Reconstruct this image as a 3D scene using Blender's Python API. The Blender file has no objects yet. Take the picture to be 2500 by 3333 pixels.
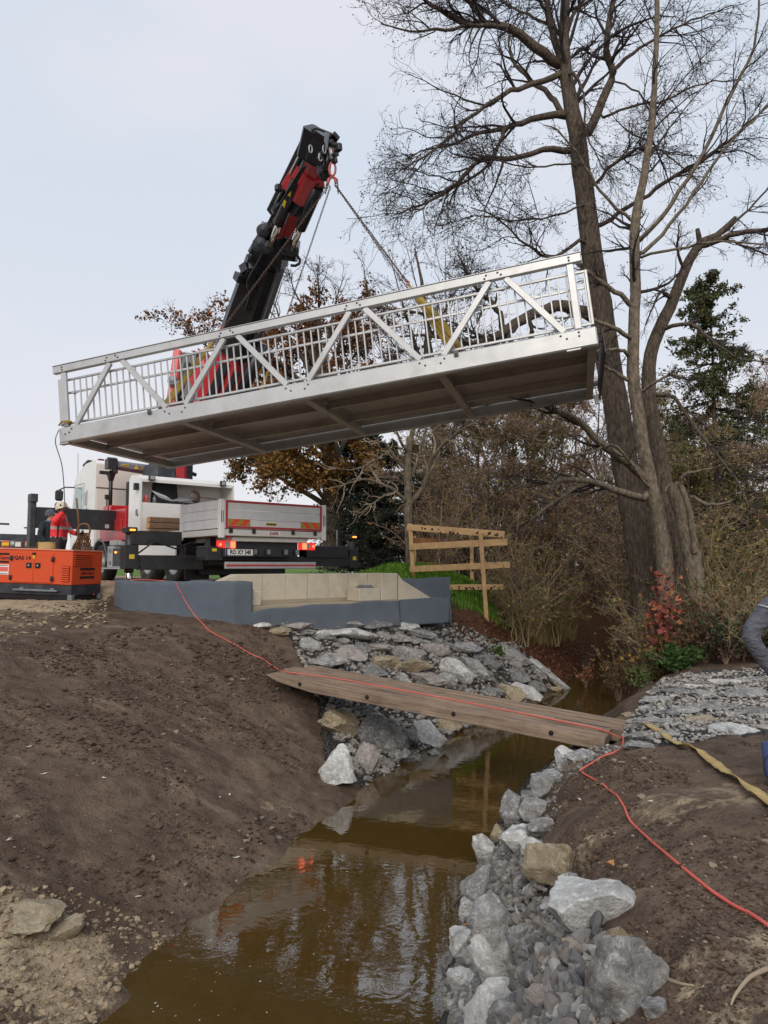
import bpy, bmesh, math, random
import numpy as np
from mathutils import Vector, Matrix

# ------------------------------------------------------------------ camera, sky, sun, exposure
SC = bpy.context.scene
COL = SC.collection
EYE = np.array([0.0, 0.0, 2.2])          # the stream lies at z = WL
WL = -.90
FOC, PITCH = 2300.0, math.radians(4.3)   # focal length in photo pixels (2500 x 3333)

cam = bpy.data.cameras.new('camera'); camo = bpy.data.objects.new('camera', cam); COL.objects.link(camo)
camo.location = EYE; camo.rotation_euler = (math.radians(90) + PITCH, 0, 0)
cam.sensor_fit = 'VERTICAL'; cam.sensor_height = 36; cam.sensor_width = 27
cam.lens = 36 * FOC / 3333; cam.clip_start = .05; cam.clip_end = 3000
SC.camera = camo
SC.render.resolution_x, SC.render.resolution_y = 768, 1024

world = bpy.data.worlds.new('World'); SC.world = world; world.use_nodes = True
wn, wl = world.node_tree.nodes, world.node_tree.links
wn.clear()
SUN_EL, SUN_AZ = math.radians(36), math.radians(186)   # light comes from behind the camera, a little left
sky = wn.new('ShaderNodeTexSky'); sky.sky_type = 'NISHITA'; sky.sun_disc = False
sky.sun_elevation = SUN_EL; sky.sun_rotation = SUN_AZ; sky.air_density = 1.5; sky.dust_density = 3
b1 = wn.new('ShaderNodeBackground'); b1.inputs[1].default_value = .10; wl.new(sky.outputs[0], b1.inputs[0])
geo = wn.new('ShaderNodeTexCoord'); sep = wn.new('ShaderNodeSeparateXYZ'); wl.new(geo.outputs['Generated'], sep.inputs[0])
ramp = wn.new('ShaderNodeValToRGB'); wl.new(sep.outputs[2], ramp.inputs[0])
e = ramp.color_ramp.elements
e[0].position = 0.0; e[0].color = (.90, .90, .94, 1)
e[1].position = 1.0; e[1].color = (.66, .75, .88, 1)
x = ramp.color_ramp.elements.new(.18); x.color = (.83, .84, .91, 1)
x = ramp.color_ramp.elements.new(.42); x.color = (.735, .80, .905, 1)
mp = wn.new('ShaderNodeMapping'); mp.inputs['Scale'].default_value = (1, 1, 2.2); wl.new(geo.outputs['Generated'], mp.inputs[0])
cn = wn.new('ShaderNodeTexNoise'); cn.inputs['Scale'].default_value = 2.1; cn.inputs['Detail'].default_value = 4; wl.new(mp.outputs[0], cn.inputs[0])
cr = wn.new('ShaderNodeMapRange'); cr.inputs[1].default_value = .45; cr.inputs[2].default_value = .66; wl.new(cn.outputs[0], cr.inputs[0])
mx = wn.new('ShaderNodeMixRGB'); mx.inputs[2].default_value = (.87, .86, .92, 1); wl.new(ramp.outputs[0], mx.inputs[1])
mm = wn.new('ShaderNodeMath'); mm.operation = 'MULTIPLY'; mm.inputs[1].default_value = .75; wl.new(cr.outputs[0], mm.inputs[0]); wl.new(mm.outputs[0], mx.inputs[0])
b2 = wn.new('ShaderNodeBackground'); b2.inputs[1].default_value = 1.0; wl.new(mx.outputs[0], b2.inputs[0])
ms = wn.new('ShaderNodeMixShader'); ms.inputs[0].default_value = .9; wl.new(b1.outputs[0], ms.inputs[1]); wl.new(b2.outputs[0], ms.inputs[2])
wo = wn.new('ShaderNodeOutputWorld'); wl.new(ms.outputs[0], wo.inputs[0])

sun = bpy.data.lights.new('sun', 'SUN'); suno = bpy.data.objects.new('sun', sun); COL.objects.link(suno)
sun.energy = 1.75; sun.angle = math.radians(40); sun.color = (1, .93, .84)
suno.rotation_euler = (math.radians(90) - SUN_EL, 0, math.radians(-6)); suno.location = (0, -20, 30)

SC.view_settings.view_transform = 'Standard'; SC.view_settings.look = 'None'
SC.view_settings.exposure = 0.0; SC.view_settings.gamma = 1.0; SC.view_settings.use_curve_mapping = False
SC.cycles.max_bounces = 8; SC.cycles.transparent_max_bounces = 12; SC.cycles.caustics_reflective = False

# ------------------------------------------------------------------ helpers
def ray(px, py):
    fw = np.array([0, math.cos(PITCH), math.sin(PITCH)]); up = np.array([0, -math.sin(PITCH), math.cos(PITCH)])
    return fw + np.array([1., 0, 0]) * ((px - 1250) / FOC) - up * ((py - 1666.5) / FOC)
def at(px, py, y):                      # a photo point at a given distance from the photographer
    v = ray(px, py); return EYE + v * (y / v[1])
def gz(px, py, z):                      # a photo point on a level plane
    v = ray(px, py); return EYE + v * ((z - EYE[2]) / v[2])
def V(*a): return np.array(a, float)
def nrm(v): v = np.asarray(v, float); return v / (np.linalg.norm(v) + 1e-12)

def _hash(ix, iy, iz, s):
    h = (ix.astype(np.int64) * 374761393 + iy.astype(np.int64) * 668265263 + iz.astype(np.int64) * 2147483647 + s * 974634777) & 0xffffffff
    h = ((h ^ (h >> 13)) * 1274126177) & 0xffffffff
    h = ((h ^ (h >> 16)) * 2246822519) & 0xffffffff
    return ((h ^ (h >> 15)) & 0xffffff) / float(0xffffff)
def noise3(x, y, z, s=0):
    x, y, z = np.broadcast_arrays(np.asarray(x, float), np.asarray(y, float), np.asarray(z, float))
    ix, iy, iz = np.floor(x), np.floor(y), np.floor(z)
    fx, fy, fz = x - ix, y - iy, z - iz
    fx, fy, fz = [t * t * (3 - 2 * t) for t in (fx, fy, fz)]
    r = 0
    for dx in (0, 1):
        for dy in (0, 1):
            for dz in (0, 1):
                r = r + _hash(ix + dx, iy + dy, iz + dz, s) * (fx if dx else 1 - fx) * (fy if dy else 1 - fy) * (fz if dz else 1 - fz)
    return r * 2 - 1
def fbm(x, y, s=0, o=4, g=.5):
    r = 0; a = 1.
    for k in range(o):
        r = r + a * noise3(np.asarray(x) * 2 ** k, np.asarray(y) * 2 ** k, 0.5, s + k); a *= g
    return r
def sstep(t): t = np.clip(t, 0, 1); return t * t * (3 - 2 * t)

ICO = {}
def ico(n):
    if n not in ICO:
        bm = bmesh.new(); bmesh.ops.create_icosphere(bm, subdivisions=n, radius=1)
        bm.verts.ensure_lookup_table()
        ICO[n] = (np.array([v.co[:] for v in bm.verts]), [tuple(v.index for v in f.verts) for f in bm.faces]); bm.free()
    return ICO[n]

def frame(p0, p1, up=(0, 0, 1)):
    d = nrm(V(*p1) - V(*p0)); up = V(*up)
    if abs(d @ nrm(up)) > .98: up = V(1, 0, 0) if abs(d[0]) < .9 else V(0, 1, 0)
    s = nrm(np.cross(d, up)); u = np.cross(s, d)
    return d, s, u

class MB:
    """collects shapes for one mesh"""
    def __init__(self): self.v = []; self.f = []; self.n = 0; self.sm = []
    def add(self, v, f, smooth=False):
        v = np.asarray(v, float).reshape(-1, 3); self.v.append(v)
        self.f += [tuple(i + self.n for i in q) for q in f]; self.sm += [smooth] * len(f); self.n += len(v); return self
    def box(self, c, s, R=None, b=None):
        c = V(*c); h = V(*s) / 2
        if b is None: b = min(.012, .18 * min(s))
        b = min(b, .45 * min(s)); vs = []; idx = {}
        for sx in (-1, 1):
            for sy in (-1, 1):
                for sz in (-1, 1):
                    for ax in range(3):
                        p = V(sx, sy, sz) * (h - b); p[ax] = (sx, sy, sz)[ax] * h[ax]
                        idx[(sx, sy, sz, ax)] = len(vs); vs.append(p)
        fs = []
        def q(l): fs.append(tuple(idx[k] for k in l))
        for ax in range(3):
            o1, o2 = [a for a in range(3) if a != ax]
            for s0 in (-1, 1):
                l = []
                for a, bb in ((-1, -1), (1, -1), (1, 1), (-1, 1)):
                    k = [0, 0, 0]; k[ax] = s0; k[o1] = a; k[o2] = bb; l.append((*k, ax))
                if (s0 > 0) != (ax != 1): l = l[::-1]
                q(l)
        for ax in range(3):
            o1, o2 = [a for a in range(3) if a != ax]
            for a in (-1, 1):
                for bb in (-1, 1):
                    k0 = [0, 0, 0]; k0[ax] = -1; k0[o1] = a; k0[o2] = bb
                    k1 = list(k0); k1[ax] = 1
                    q([(*k0, o1), (*k1, o1), (*k1, o2), (*k0, o2)])
        for sx in (-1, 1):
            for sy in (-1, 1):
                for sz in (-1, 1): q([(sx, sy, sz, 0), (sx, sy, sz, 1), (sx, sy, sz, 2)])
        vs = np.array(vs)
        if R is not None: vs = vs @ np.asarray(R, float).T
        return self.add(vs + c, fs)
    def beam(self, p0, p1, w, h, up=(0, 0, 1), b=None):       # w across, h along up
        p0, p1 = V(*p0), V(*p1); d, s, u = frame(p0, p1, up)
        R = np.stack([d, s, u], 1)
        return self.box((p0 + p1) / 2, (np.linalg.norm(p1 - p0), w, h), R, b)
    def taper(self, p0, p1, w0, h0, w1, h1, up=(0, 0, 1), ch=.15):
        p0, p1 = V(*p0), V(*p1); d, s, u = frame(p0, p1, up); vs = []
        for p, w, h in ((p0, w0, h0), (p1, w1, h1)):
            c = ch * min(w, h)
            for a, bb in ((-w / 2 + c, -h / 2), (w / 2 - c, -h / 2), (w / 2, -h / 2 + c), (w / 2, h / 2 - c), (w / 2 - c, h / 2), (-w / 2 + c, h / 2), (-w / 2, h / 2 - c), (-w / 2, -h / 2 + c)):
                vs.append(p + s * a + u * bb)
        fs = [(i, (i + 1) % 8, 8 + (i + 1) % 8, 8 + i) for i in range(8)] + [tuple(range(7, -1, -1)), tuple(range(8, 16))]
        return self.add(vs, fs)
    def tube(self, pts, r, n=8, cap=True, smooth=True):
        pts = np.asarray(pts, float); K = len(pts); r = np.broadcast_to(np.asarray(r, float), (K,))
        t = np.gradient(pts, axis=0); t /= np.linalg.norm(t, axis=1, keepdims=True) + 1e-9
        ref = np.cross(t[0], V(0, 0, 1) if abs(t[0][2]) < .9 else V(1, 0, 0)); vs = []
        a = np.arange(n) * 2 * np.pi / n
        for k in range(K):
            ref = nrm(ref - (ref @ t[k]) * t[k]); o = np.cross(t[k], ref)
            vs.append(pts[k] + r[k] * (np.cos(a)[:, None] * ref + np.sin(a)[:, None] * o))
        fs = [(k * n + i, k * n + (i + 1) % n, (k + 1) * n + (i + 1) % n, (k + 1) * n + i) for k in range(K - 1) for i in range(n)]
        self.add(np.concatenate(vs), fs, smooth)
        if cap:
            m = self.n - K * n
            self.f += [tuple(m + i for i in range(n - 1, -1, -1)), tuple(m + (K - 1) * n + i for i in range(n))]; self.sm += [False, False]
        return self
    def cyl(self, p0, p1, r, n=12): return self.tube([p0, p1], r, n)
    def lathe(self, o, axis, prof, n=24, smooth=True):          # prof: (radius, along)
        o = V(*o); d = nrm(axis); ref = nrm(np.cross(d, V(0, 0, 1) if abs(d[2]) < .9 else V(1, 0, 0))); q = np.cross(d, ref); a = np.arange(n) * 2 * np.pi / n
        vs = [o + d * h + r * (np.cos(a)[:, None] * ref + np.sin(a)[:, None] * q) for r, h in prof]
        fs = [(k * n + i, k * n + (i + 1) % n, (k + 1) * n + (i + 1) % n, (k + 1) * n + i) for k in range(len(prof) - 1) for i in range(n)]
        return self.add(np.concatenate(vs), fs, smooth)
    def prism(self, poly, o, ex, ey, ez, d):                     # polygon in (ex,ey), extruded d along ez
        o, ex, ey, ez = V(*o), V(*ex), V(*ey), V(*ez); n = len(poly)
        a = [o + ex * x + ey * y for x, y in poly]; b = [p + ez * d for p in a]
        return self.add(a + b, [tuple(range(n - 1, -1, -1)), tuple(range(n, 2 * n))] + [(i, (i + 1) % n, n + (i + 1) % n, n + i) for i in range(n)])
    def blob(self, c, s, n=2, R=None, rough=0, seed=0):
        v, f = ico(n); v = v.copy()
        if rough: v *= (1 + rough * noise3(v[:, 0] * 1.7, v[:, 1] * 1.7, v[:, 2] * 1.7 + seed, seed))[:, None]
        v = v * V(*s)
        if R is not None: v = v @ np.asarray(R).T
        return self.add(v + V(*c), f, True)
    def mesh(self, name, off=None, fix=True):
        me = bpy.data.meshes.new(name); v = np.concatenate(self.v)
        if off is not None: v = v - off
        me.from_pydata(v.tolist(), [], self.f); me.polygons.foreach_set('use_smooth', self.sm)
        if fix:
            bm = bmesh.new(); bm.from_mesh(me); bmesh.ops.recalc_face_normals(bm, faces=bm.faces); bm.to_mesh(me); bm.free()
        me.update(); return me

def quadmesh(name, v, f, smooth=False, col=None):               # fast mesh from numpy arrays of equal-sided faces
    me = bpy.data.meshes.new(name); n, k = f.shape
    me.vertices.add(len(v)); me.vertices.foreach_set('co', np.ascontiguousarray(v, np.float32).ravel())
    me.loops.add(n * k); me.loops.foreach_set('vertex_index', np.ascontiguousarray(f, np.int32).ravel())
    me.polygons.add(n); me.polygons.foreach_set('loop_start', np.arange(0, n * k, k, dtype=np.int32))
    me.polygons.foreach_set('use_smooth', np.full(n, smooth))
    me.update(calc_edges=True)
    if col is not None:
        a = me.color_attributes.new('tint', 'FLOAT_COLOR', 'POINT'); c = np.ones((len(v), 4), np.float32); c[:, :3] = col; a.data.foreach_set('color', c.ravel())
    return me

INV = {}
def thing(name, label, cat, loc=(0, 0, 0), rotz=0, group=None):
    o = bpy.data.objects.new(name, None); COL.objects.link(o); o.location = [float(c) for c in loc]; o.rotation_euler = (0, 0, rotz); o.empty_display_size = .2
    o['label'] = label; o['category'] = cat
    if group: o['group'] = group
    INV[o.name] = np.asarray(loc, float); return o
def tag(o, label, cat, group=None):
    o['label'] = label; o['category'] = cat
    if group: o['group'] = group
    return o
def link(name, me, m=None, parent=None, loc=None):
    o = bpy.data.objects.new(name, me); COL.objects.link(o)
    if m is not None and not me.materials:
        for q in (m if isinstance(m, (list, tuple)) else [m]): me.materials.append(q)
    if parent is not None: o.parent = parent
    if loc is not None: o.location = [float(c) for c in loc]
    return o
def part(name, mb, m, parent, label=None, w=True):               # w: shapes were given in world coordinates
    off = INV.get(parent.name) if w else None
    o = link(name, mb.mesh(name, off), m, parent)
    if w: INV[o.name] = INV[parent.name]
    if label: o['label'] = label
    return o
def single(name, mb, m, label, cat, group=None):
    v = np.concatenate(mb.v); c = V((v[:, 0].min() + v[:, 0].max()) / 2, (v[:, 1].min() + v[:, 1].max()) / 2, v[:, 2].min())
    o = link(name, mb.mesh(name, c), m, None, c); return tag(o, label, cat, group)
def struct(name, me, m, kind='structure'):
    o = link(name, me, m); o['kind'] = kind; return o

# ------------------------------------------------------------------ materials
def mat(name, col, rough=.6, metal=0., var=.12, vs=4., bump=0., bs=60., col2=None, dirt=None, ds=2., da=.4, emit=None, es=0., spec=.5, coat=0., attr=False, stretch=None, bd=.02):
    m = bpy.data.materials.new(name); m.use_nodes = True; nt = m.node_tree; N, Lk = nt.nodes, nt.links
    p = N['Principled BSDF']; p.inputs['Roughness'].default_value = rough; p.inputs['Metallic'].default_value = metal
    p.inputs['Specular IOR Level'].default_value = spec; p.inputs['Coat Weight'].default_value = coat; p.inputs['Coat Roughness'].default_value = .15
    tc = N.new('ShaderNodeTexCoord'); vec = tc.outputs['Object']
    if stretch:
        mpn = N.new('ShaderNodeMapping'); mpn.inputs['Scale'].default_value = stretch; Lk.new(vec, mpn.inputs[0]); vec = mpn.outputs[0]
    n1 = N.new('ShaderNodeTexNoise'); n1.inputs['Scale'].default_value = vs; n1.inputs['Detail'].default_value = 5; n1.inputs['Roughness'].default_value = .6; Lk.new(vec, n1.inputs[0])
    mr = N.new('ShaderNodeMapRange'); mr.inputs[1].default_value = .3; mr.inputs[2].default_value = .7; Lk.new(n1.outputs[0], mr.inputs[0])
    mxr = N.new('ShaderNodeMixRGB'); Lk.new(mr.outputs[0], mxr.inputs[0])
    if attr:
        at_ = N.new('ShaderNodeAttribute'); at_.attribute_name = 'tint'
        hs = N.new('ShaderNodeMixRGB'); hs.blend_type = 'MULTIPLY'; hs.inputs[0].default_value = 1; hs.inputs[2].default_value = (1 - var, 1 - var, 1 - var, 1)
        Lk.new(at_.outputs[0], hs.inputs[1]); Lk.new(hs.outputs[0], mxr.inputs[1]); Lk.new(at_.outputs[0], mxr.inputs[2])
    else:
        c = V(*col); c2 = V(*col2) if col2 else c * (1 + var)
        c1 = c if col2 else c * (1 - var)
        mxr.inputs[1].default_value = (*c1, 1); mxr.inputs[2].default_value = (*np.minimum(c2, 1), 1)
    out = mxr.outputs[0]
    if dirt:
        n2 = N.new('ShaderNodeTexNoise'); n2.inputs['Scale'].default_value = ds; n2.inputs['Detail'].default_value = 8; n2.inputs['Roughness'].default_value = .7; Lk.new(tc.outputs['Object'], n2.inputs[0])
        m2 = N.new('ShaderNodeMapRange'); m2.inputs[1].default_value = .5; m2.inputs[2].default_value = .75; m2.inputs[4].default_value = da; Lk.new(n2.outputs[0], m2.inputs[0])
        x2 = N.new('ShaderNodeMixRGB'); x2.inputs[2].default_value = (*dirt, 1); Lk.new(m2.outputs[0], x2.inputs[0]); Lk.new(out, x2.inputs[1]); out = x2.outputs[0]
    Lk.new(out, p.inputs['Base Color'])
    if bump:
        n3 = N.new('ShaderNodeTexNoise'); n3.inputs['Scale'].default_value = bs; n3.inputs['Detail'].default_value = 6; Lk.new(vec, n3.inputs[0])
        bp = N.new('ShaderNodeBump'); bp.inputs['Strength'].default_value = bump; bp.inputs['Distance'].default_value = bd; Lk.new(n3.outputs[0], bp.inputs['Height']); Lk.new(bp.outputs[0], p.inputs['Normal'])
    if emit:
        p.inputs['Emission Color'].default_value = (*emit, 1); p.inputs['Emission Strength'].default_value = es
    return m

M = {}
M['alu'] = mat('aluminium', (.55, .55, .54), .40, .5, .08, 2.5, .04, 30, dirt=(.33, .315, .29), ds=1.6, da=.55)
M['alu_under'] = mat('underside aluminium', (.52, .485, .44), .5, .3, .14, 2, .03, 30, dirt=(.22, .18, .14), ds=1.1, da=.6)  # brown cast of reflected ground and underside shade put into the colour, plus dirt
M['bolt'] = mat('steel bolt', (.12, .12, .13), .45, .6)
M['endplate'] = mat('rusty end plate', (.075, .055, .05), .6, .2, .3)
M['white'] = mat('white paint', (.82, .81, .78), .38, 0, .04, 2, 0, dirt=(.45, .40, .34), ds=2.2, da=.28, coat=.3)
M['white_dirty'] = mat('worn white paint', (.70, .68, .63), .5, 0, .06, 3, 0, dirt=(.36, .31, .25), ds=3, da=.45)
M['cream'] = mat('cream shaded white', (.80, .76, .69), .45, 0, .05, 2, 0, dirt=(.45, .38, .30), ds=2, da=.3)  # white with the cab rear wall's shade mixed in; also shelf and sticker
M['board'] = mat('anodised dropside', (.74, .74, .73), .5, .05, .06, 3, .02, 40, dirt=(.36, .33, .30), ds=2.5, da=.3)
M['red'] = mat('crane red paint', (.50, .025, .03), .35, 0, .12, 3, 0, dirt=(.16, .02, .02), ds=3, da=.5, coat=.3)
M['redband'] = mat('red reflective strip', (.45, .035, .035), .4, 0, .1)
M['lightred'] = mat('light red plate', (.70, .13, .12), .45, 0, .1)
M['black'] = mat('black paint', (.018, .019, .022), .42, 0, .3, 4, .02, 30, dirt=(.06, .052, .045), ds=3, da=.5)
M['boom'] = mat('boom coating', (.014, .015, .020), .30, .1, .3, 4, 0, dirt=(.03, .03, .03), ds=4, da=.4)
M['grey'] = mat('grey steel', (.20, .215, .24), .45, .3, .15)
M['lgrey'] = mat('light grey steel', (.42, .43, .44), .45, .3, .12)
M['chrome'] = mat('cylinder rod', (.62, .60, .55), .18, 1., .1, 8)
M['rubber'] = mat('tyre rubber', (.028, .027, .026), .85, 0, .2, 10, .1, 60, dirt=(.16, .13, .10), ds=6, da=.55)
M['rim'] = mat('wheel rim', (.45, .45, .44), .45, .5, .1, 8, 0, dirt=(.18, .15, .12), ds=9, da=.6)
M['glass'] = mat('cab glass', (.30, .42, .42), .05, 0, .1, 1, spec=.9)
M['yellow'] = mat('yellow sticker', (.70, .50, .03), .5, 0, .06)
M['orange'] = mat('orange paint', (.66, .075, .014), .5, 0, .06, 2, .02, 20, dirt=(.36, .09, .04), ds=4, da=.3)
M['orange_top'] = mat('pale orange lid', (.70, .25, .16), .5, 0, .08, 2, dirt=(.45, .25, .18), ds=4, da=.4)  # paler and pinker than the side panels
M['darkred'] = mat('dark red print', (.13, .012, .012), .5)
M['navy'] = mat('black frame paint', (.028, .032, .042), .5, 0, .3, 4, 0, dirt=(.13, .11, .09), ds=4, da=.5)
M['lamp_red'] = mat('lit tail lamp', (.55, .02, .02), .3, 0, .1, emit=(1, .03, .02), es=.7)
M['lamp_redhot'] = mat('lit brake lamp', (.7, .1, .05), .3, 0, .1, emit=(1, .13, .05), es=3)
M['lamp_amber'] = mat('lit amber lamp', (.8, .25, .03), .3, 0, .1, emit=(1, .30, .03), es=3)
M['concrete'] = mat('fresh concrete', (.55, .49, .38), .85, 0, .09, 3, .12, 40, dirt=(.32, .27, .20), ds=1.6, da=.5)
M['steelplate'] = mat('bearing plate', (.30, .33, .35), .4, .6, .15)
M['wood'] = mat('new timber', (.60, .385, .18), .7, 0, .16, 5, .05, 60, dirt=(.30, .17, .06), ds=3, da=.5, stretch=(1, 1, 1))
M['wood_red'] = mat('brown timber', (.30, .13, .05), .75, 0, .2, 5, .05, 60)
M['bark_bit'] = mat('bark remains', (.045, .028, .016), .9, 0, .3)
M['oldwood'] = mat('weathered timber', (.155, .110, .080), .8, 0, .25, 7, .6, 26, col2=(.36, .265, .19), dirt=(.085, .06, .045), ds=2.6, da=.6, stretch=(.16, 1.6, 1.6), spec=.25)
M['ochre'] = mat('dull yellow hazard foil', (.42, .26, .03), .5)
M['hazred'] = mat('red hazard stripe', (.80, .055, .025), .5)
M['hole'] = mat('bolt hole', (.012, .010, .010), .9)
M['truckwood'] = mat('load timber', (.21, .13, .08), .8, 0, .2, 5, .1, 40)
M['woodend'] = mat('cut timber end', (.55, .27, .09), .8, 0, .15)
M['cord'] = mat('coral cable', (.72, .135, .10), .5, 0, .1, 6)
M['strap'] = mat('lashing strap', (.46, .33, .13), .85, 0, .15, 6, .1, 150, dirt=(.25, .17, .08), ds=5, da=.4)
M['sling'] = mat('yellow sling', (.33, .22, .04), .8, 0, .2, 8, .1, 120, dirt=(.22, .14, .03), ds=9, da=.6)
M['chain'] = mat('rusty chain', (.115, .072, .055), .6, .5, .4, 40)
M['chain_red'] = mat('red chain fitting', (.42, .07, .05), .5, .1, .3)
M['rope'] = mat('grey green rope', (.16, .20, .18), .8)
M['rust'] = mat('rusty lifting chain', (.22, .11, .055), .8, .1, .35, 20)
M['bark'] = mat('alder bark', (.050, .038, .031), .95, 0, .3, 16, 1.0, 30, col2=(.185, .145, .112), dirt=(.085, .088, .040), ds=1.4, da=.55, stretch=(1, 1, .28), spec=.15, bd=.07)
M['bark2'] = mat('pale bark', (.085, .068, .050), .95, 0, .3, 15, .8, 28, col2=(.27, .22, .165), dirt=(.085, .085, .040), ds=1.7, da=.6, stretch=(1, 1, .45), spec=.15, bd=.05)
M['twig'] = mat('dark twigs', (.040, .030, .030), .9, 0, .25)
M['twig_brown'] = mat('brown twigs', (.29, .195, .14), .9, 0, .35, 3)
M['twig_pale'] = mat('pale twigs', (.36, .28, .19), .9, 0, .3, 3)
M['leaf'] = mat('leaf', (1, 1, 1), .75, 0, .25, 8, attr=True, spec=.25)
M['skin'] = mat('skin', (.45, .25, .18), .55, 0, .06)
M['fleece'] = mat('dark navy fleece', (.022, .030, .040), .95, 0, .2, 20, .1, 200)
M['jacket'] = mat('grey work jacket', (.10, .10, .12), .85, 0, .35, 9, 1.0, 9, stretch=(1, 1, 2.2), bd=.06)
M['trousers'] = mat('dark work trousers', (.04, .032, .036), .9, 0, .2, 9, .2, 30)
M['beanie'] = mat('grey beanie', (.085, .10, .125), .95, 0, .15, 30, .2, 150)
M['helmet'] = mat('cream helmet', (.66, .58, .42), .35, 0, .05, coat=.3)
M['glove'] = mat('dark glove', (.05, .03, .035), .85)
M['glove_orange'] = mat('orange work glove', (.5, .16, .04), .8)
M['shoe'] = mat('blue rubber boot', (.035, .055, .14), .5)
M['hair'] = mat('dark hair', (.05, .04, .035), .8)
# ------------------------------------------------------------------ the ground and the stream
LS = [(313, 3333), (392, 3250), (439, 3164), (517, 3086), (580, 3039), (650, 2984), (752, 2921), (784, 2890), (862, 2835), (940, 2765), (995, 2717), (1092, 2653), (1170, 2580), (1236, 2526), (1333, 2472), (1447, 2406), (1514, 2369), (1759, 2285), (1837, 2231), (1874, 2189), (1922, 2140)]
RS = [(1445, 3333), (1430, 3251), (1445, 3128), (1510, 3005), (1524, 2889), (1553, 2802), (1582, 2759), (1625, 2687), (1675, 2592), (1741, 2556), (1801, 2514), (1862, 2436), (2018, 2321), (2042, 2261), (2052, 2205), (2070, 2158)]
LSH = np.array([(-7.2, -8), (-3.6, 1)] + [tuple(gz(a, b, WL)[:2]) for a, b in LS] + [(10.2, 27.5), (16, 32), (27, 39), (90, 80)])
RSH = np.array([(-4.8, -8), (-1.2, 1)] + [tuple(gz(a, b, WL)[:2]) for a, b in RS] + [(11.2, 25.8), (17, 30), (28, 37), (91, 78)])
def sdist(x, y, P):                       # signed distance to a polyline, positive on its left
    best = np.full(x.shape, 1e9); sg = np.ones(x.shape)
    for (ax, ay), (bx, by) in zip(P[:-1], P[1:]):
        dx, dy = bx - ax, by - ay; t = np.clip(((x - ax) * dx + (y - ay) * dy) / (dx * dx + dy * dy), 0, 1)
        qx, qy = x - ax - t * dx, y - ay - t * dy; d = np.hypot(qx, qy); c = dx * (y - ay) - dy * (x - ax)
        m = d < best; best = np.where(m, d, best); sg = np.where(m, np.sign(c), sg)
    return best * sg
PL0, PL1 = at(862, 2192, 11.7), at(1968, 2403, 9.0)           # near top edge of the plank bridge
pd = nrm(PL1 - PL0); ps_ = nrm(np.cross(pd, V(0, 0, 1))); ps_ = ps_ if ps_[1] > 0 else -ps_; pu = np.cross(ps_, pd); pu = pu if pu[2] > 0 else -pu
PLN = np.linalg.norm(PL1 - PL0); TH, wd = .165, .30
AF0, AF1 = V(-2.74, 13.30), V(.36, 15.9)                       # abutment front corners
AD = nrm(AF1 - AF0); AN = V(-AD[1], AD[0])                     # along the front, and back from it
def Hs(x, y):                             # smooth ground height and zone weights
    x = np.asarray(x, float); y = np.asarray(y, float)
    sw = .09 * noise3(x * 2.1, y * 2.1, .1, 15) + .05 * noise3(x * 6, y * 6, .1, 16); dl = sdist(x, y, LSH) + sw; dr = -sdist(x, y, RSH) + sw
    wob = .10 * noise3(x * 1.3, y * 1.3, .3, 5)
    dl_ = np.maximum(dl + np.minimum(np.maximum(dl, 0), 1) * wob, np.minimum(dl, 0)); dr_ = np.maximum(dr, -9)
    far = 1 + .12 * np.clip(y - 11, 0, 14)
    zl = WL + np.interp(dl_ * far, [0, .3, 1, 2, 3, 4, 4.8, 6, 8, 12, 40], [0, .12, .47, .95, 1.36, 1.80, 2.04, 2.14, 2.25, 2.4, 2.65])
    zr = WL + np.interp(dr_, [0, .25, .5, 1.0, 1.6, 2.5, 6, 12, 40], [0, .34, .62, 1.15, 1.43, 1.52, 1.6, 1.8, 2.4]) * np.interp(y, [2, 5, 9, 14, 20], [1.25, 1.03, .80, .80, 1.0])
    bed = -np.minimum(.42 * np.clip(-dl / 1.1, 0, 1) ** .8, .45 * np.clip(-dr / .4, 0, 1))
    z = np.where(dl > 0, zl, np.where(dr > 0, zr, WL + bed))
    pk = ((x - PL0[0]) * pd[0] + (y - PL0[1]) * pd[1]) / (pd[0] ** 2 + pd[1] ** 2); pw = (x - PL0[0]) * ps_[0] + (y - PL0[1]) * ps_[1]
    pz = PL0[2] + pd[2] * pk - TH - .11; under = sstep((pk - .5) / .4) * sstep((PLN + .35 - pk) / .2) * sstep((pw + .12 + .9 * sstep((pk - PLN + 2) / 1.2)) / .25) * sstep((4 * wd + .12 - pw) / .1)
    z = np.where(z > pz, z + (pz - z) * under, z)
    # sandy upper ground, higher behind the abutment
    q = (x + 5.4) * .35 + (y - 10.2) * .94
    up = sstep(q / 3.0) * sstep((-5.05 - x) / .9)
    z = np.where(dl > 0, z + (1.53 - z) * up, z)
    bx, by = x - AF0[0], y - AF0[1]; t = bx * AD[0] + by * AD[1]; s = bx * AN[0] + by * AN[1]
    fill = sstep((s - .75) / .2) * sstep((5.2 - t) / 1.2) * sstep((y - 13.62 - .22 * np.maximum(0, -2.74 - x)) / .3)
    z = np.where(dl > 0, z + (1.75 - z) * fill, z)
    mx_, my_ = 1.0, 20.5                  # grassy mound right of the lorry
    md = np.exp(-(((x - mx_) / 2.0) ** 2 + ((y - my_) / 1.5) ** 2)); z = z + .75 * md * (dl > 0)
    return z, dl, dr, up, fill, md
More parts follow.
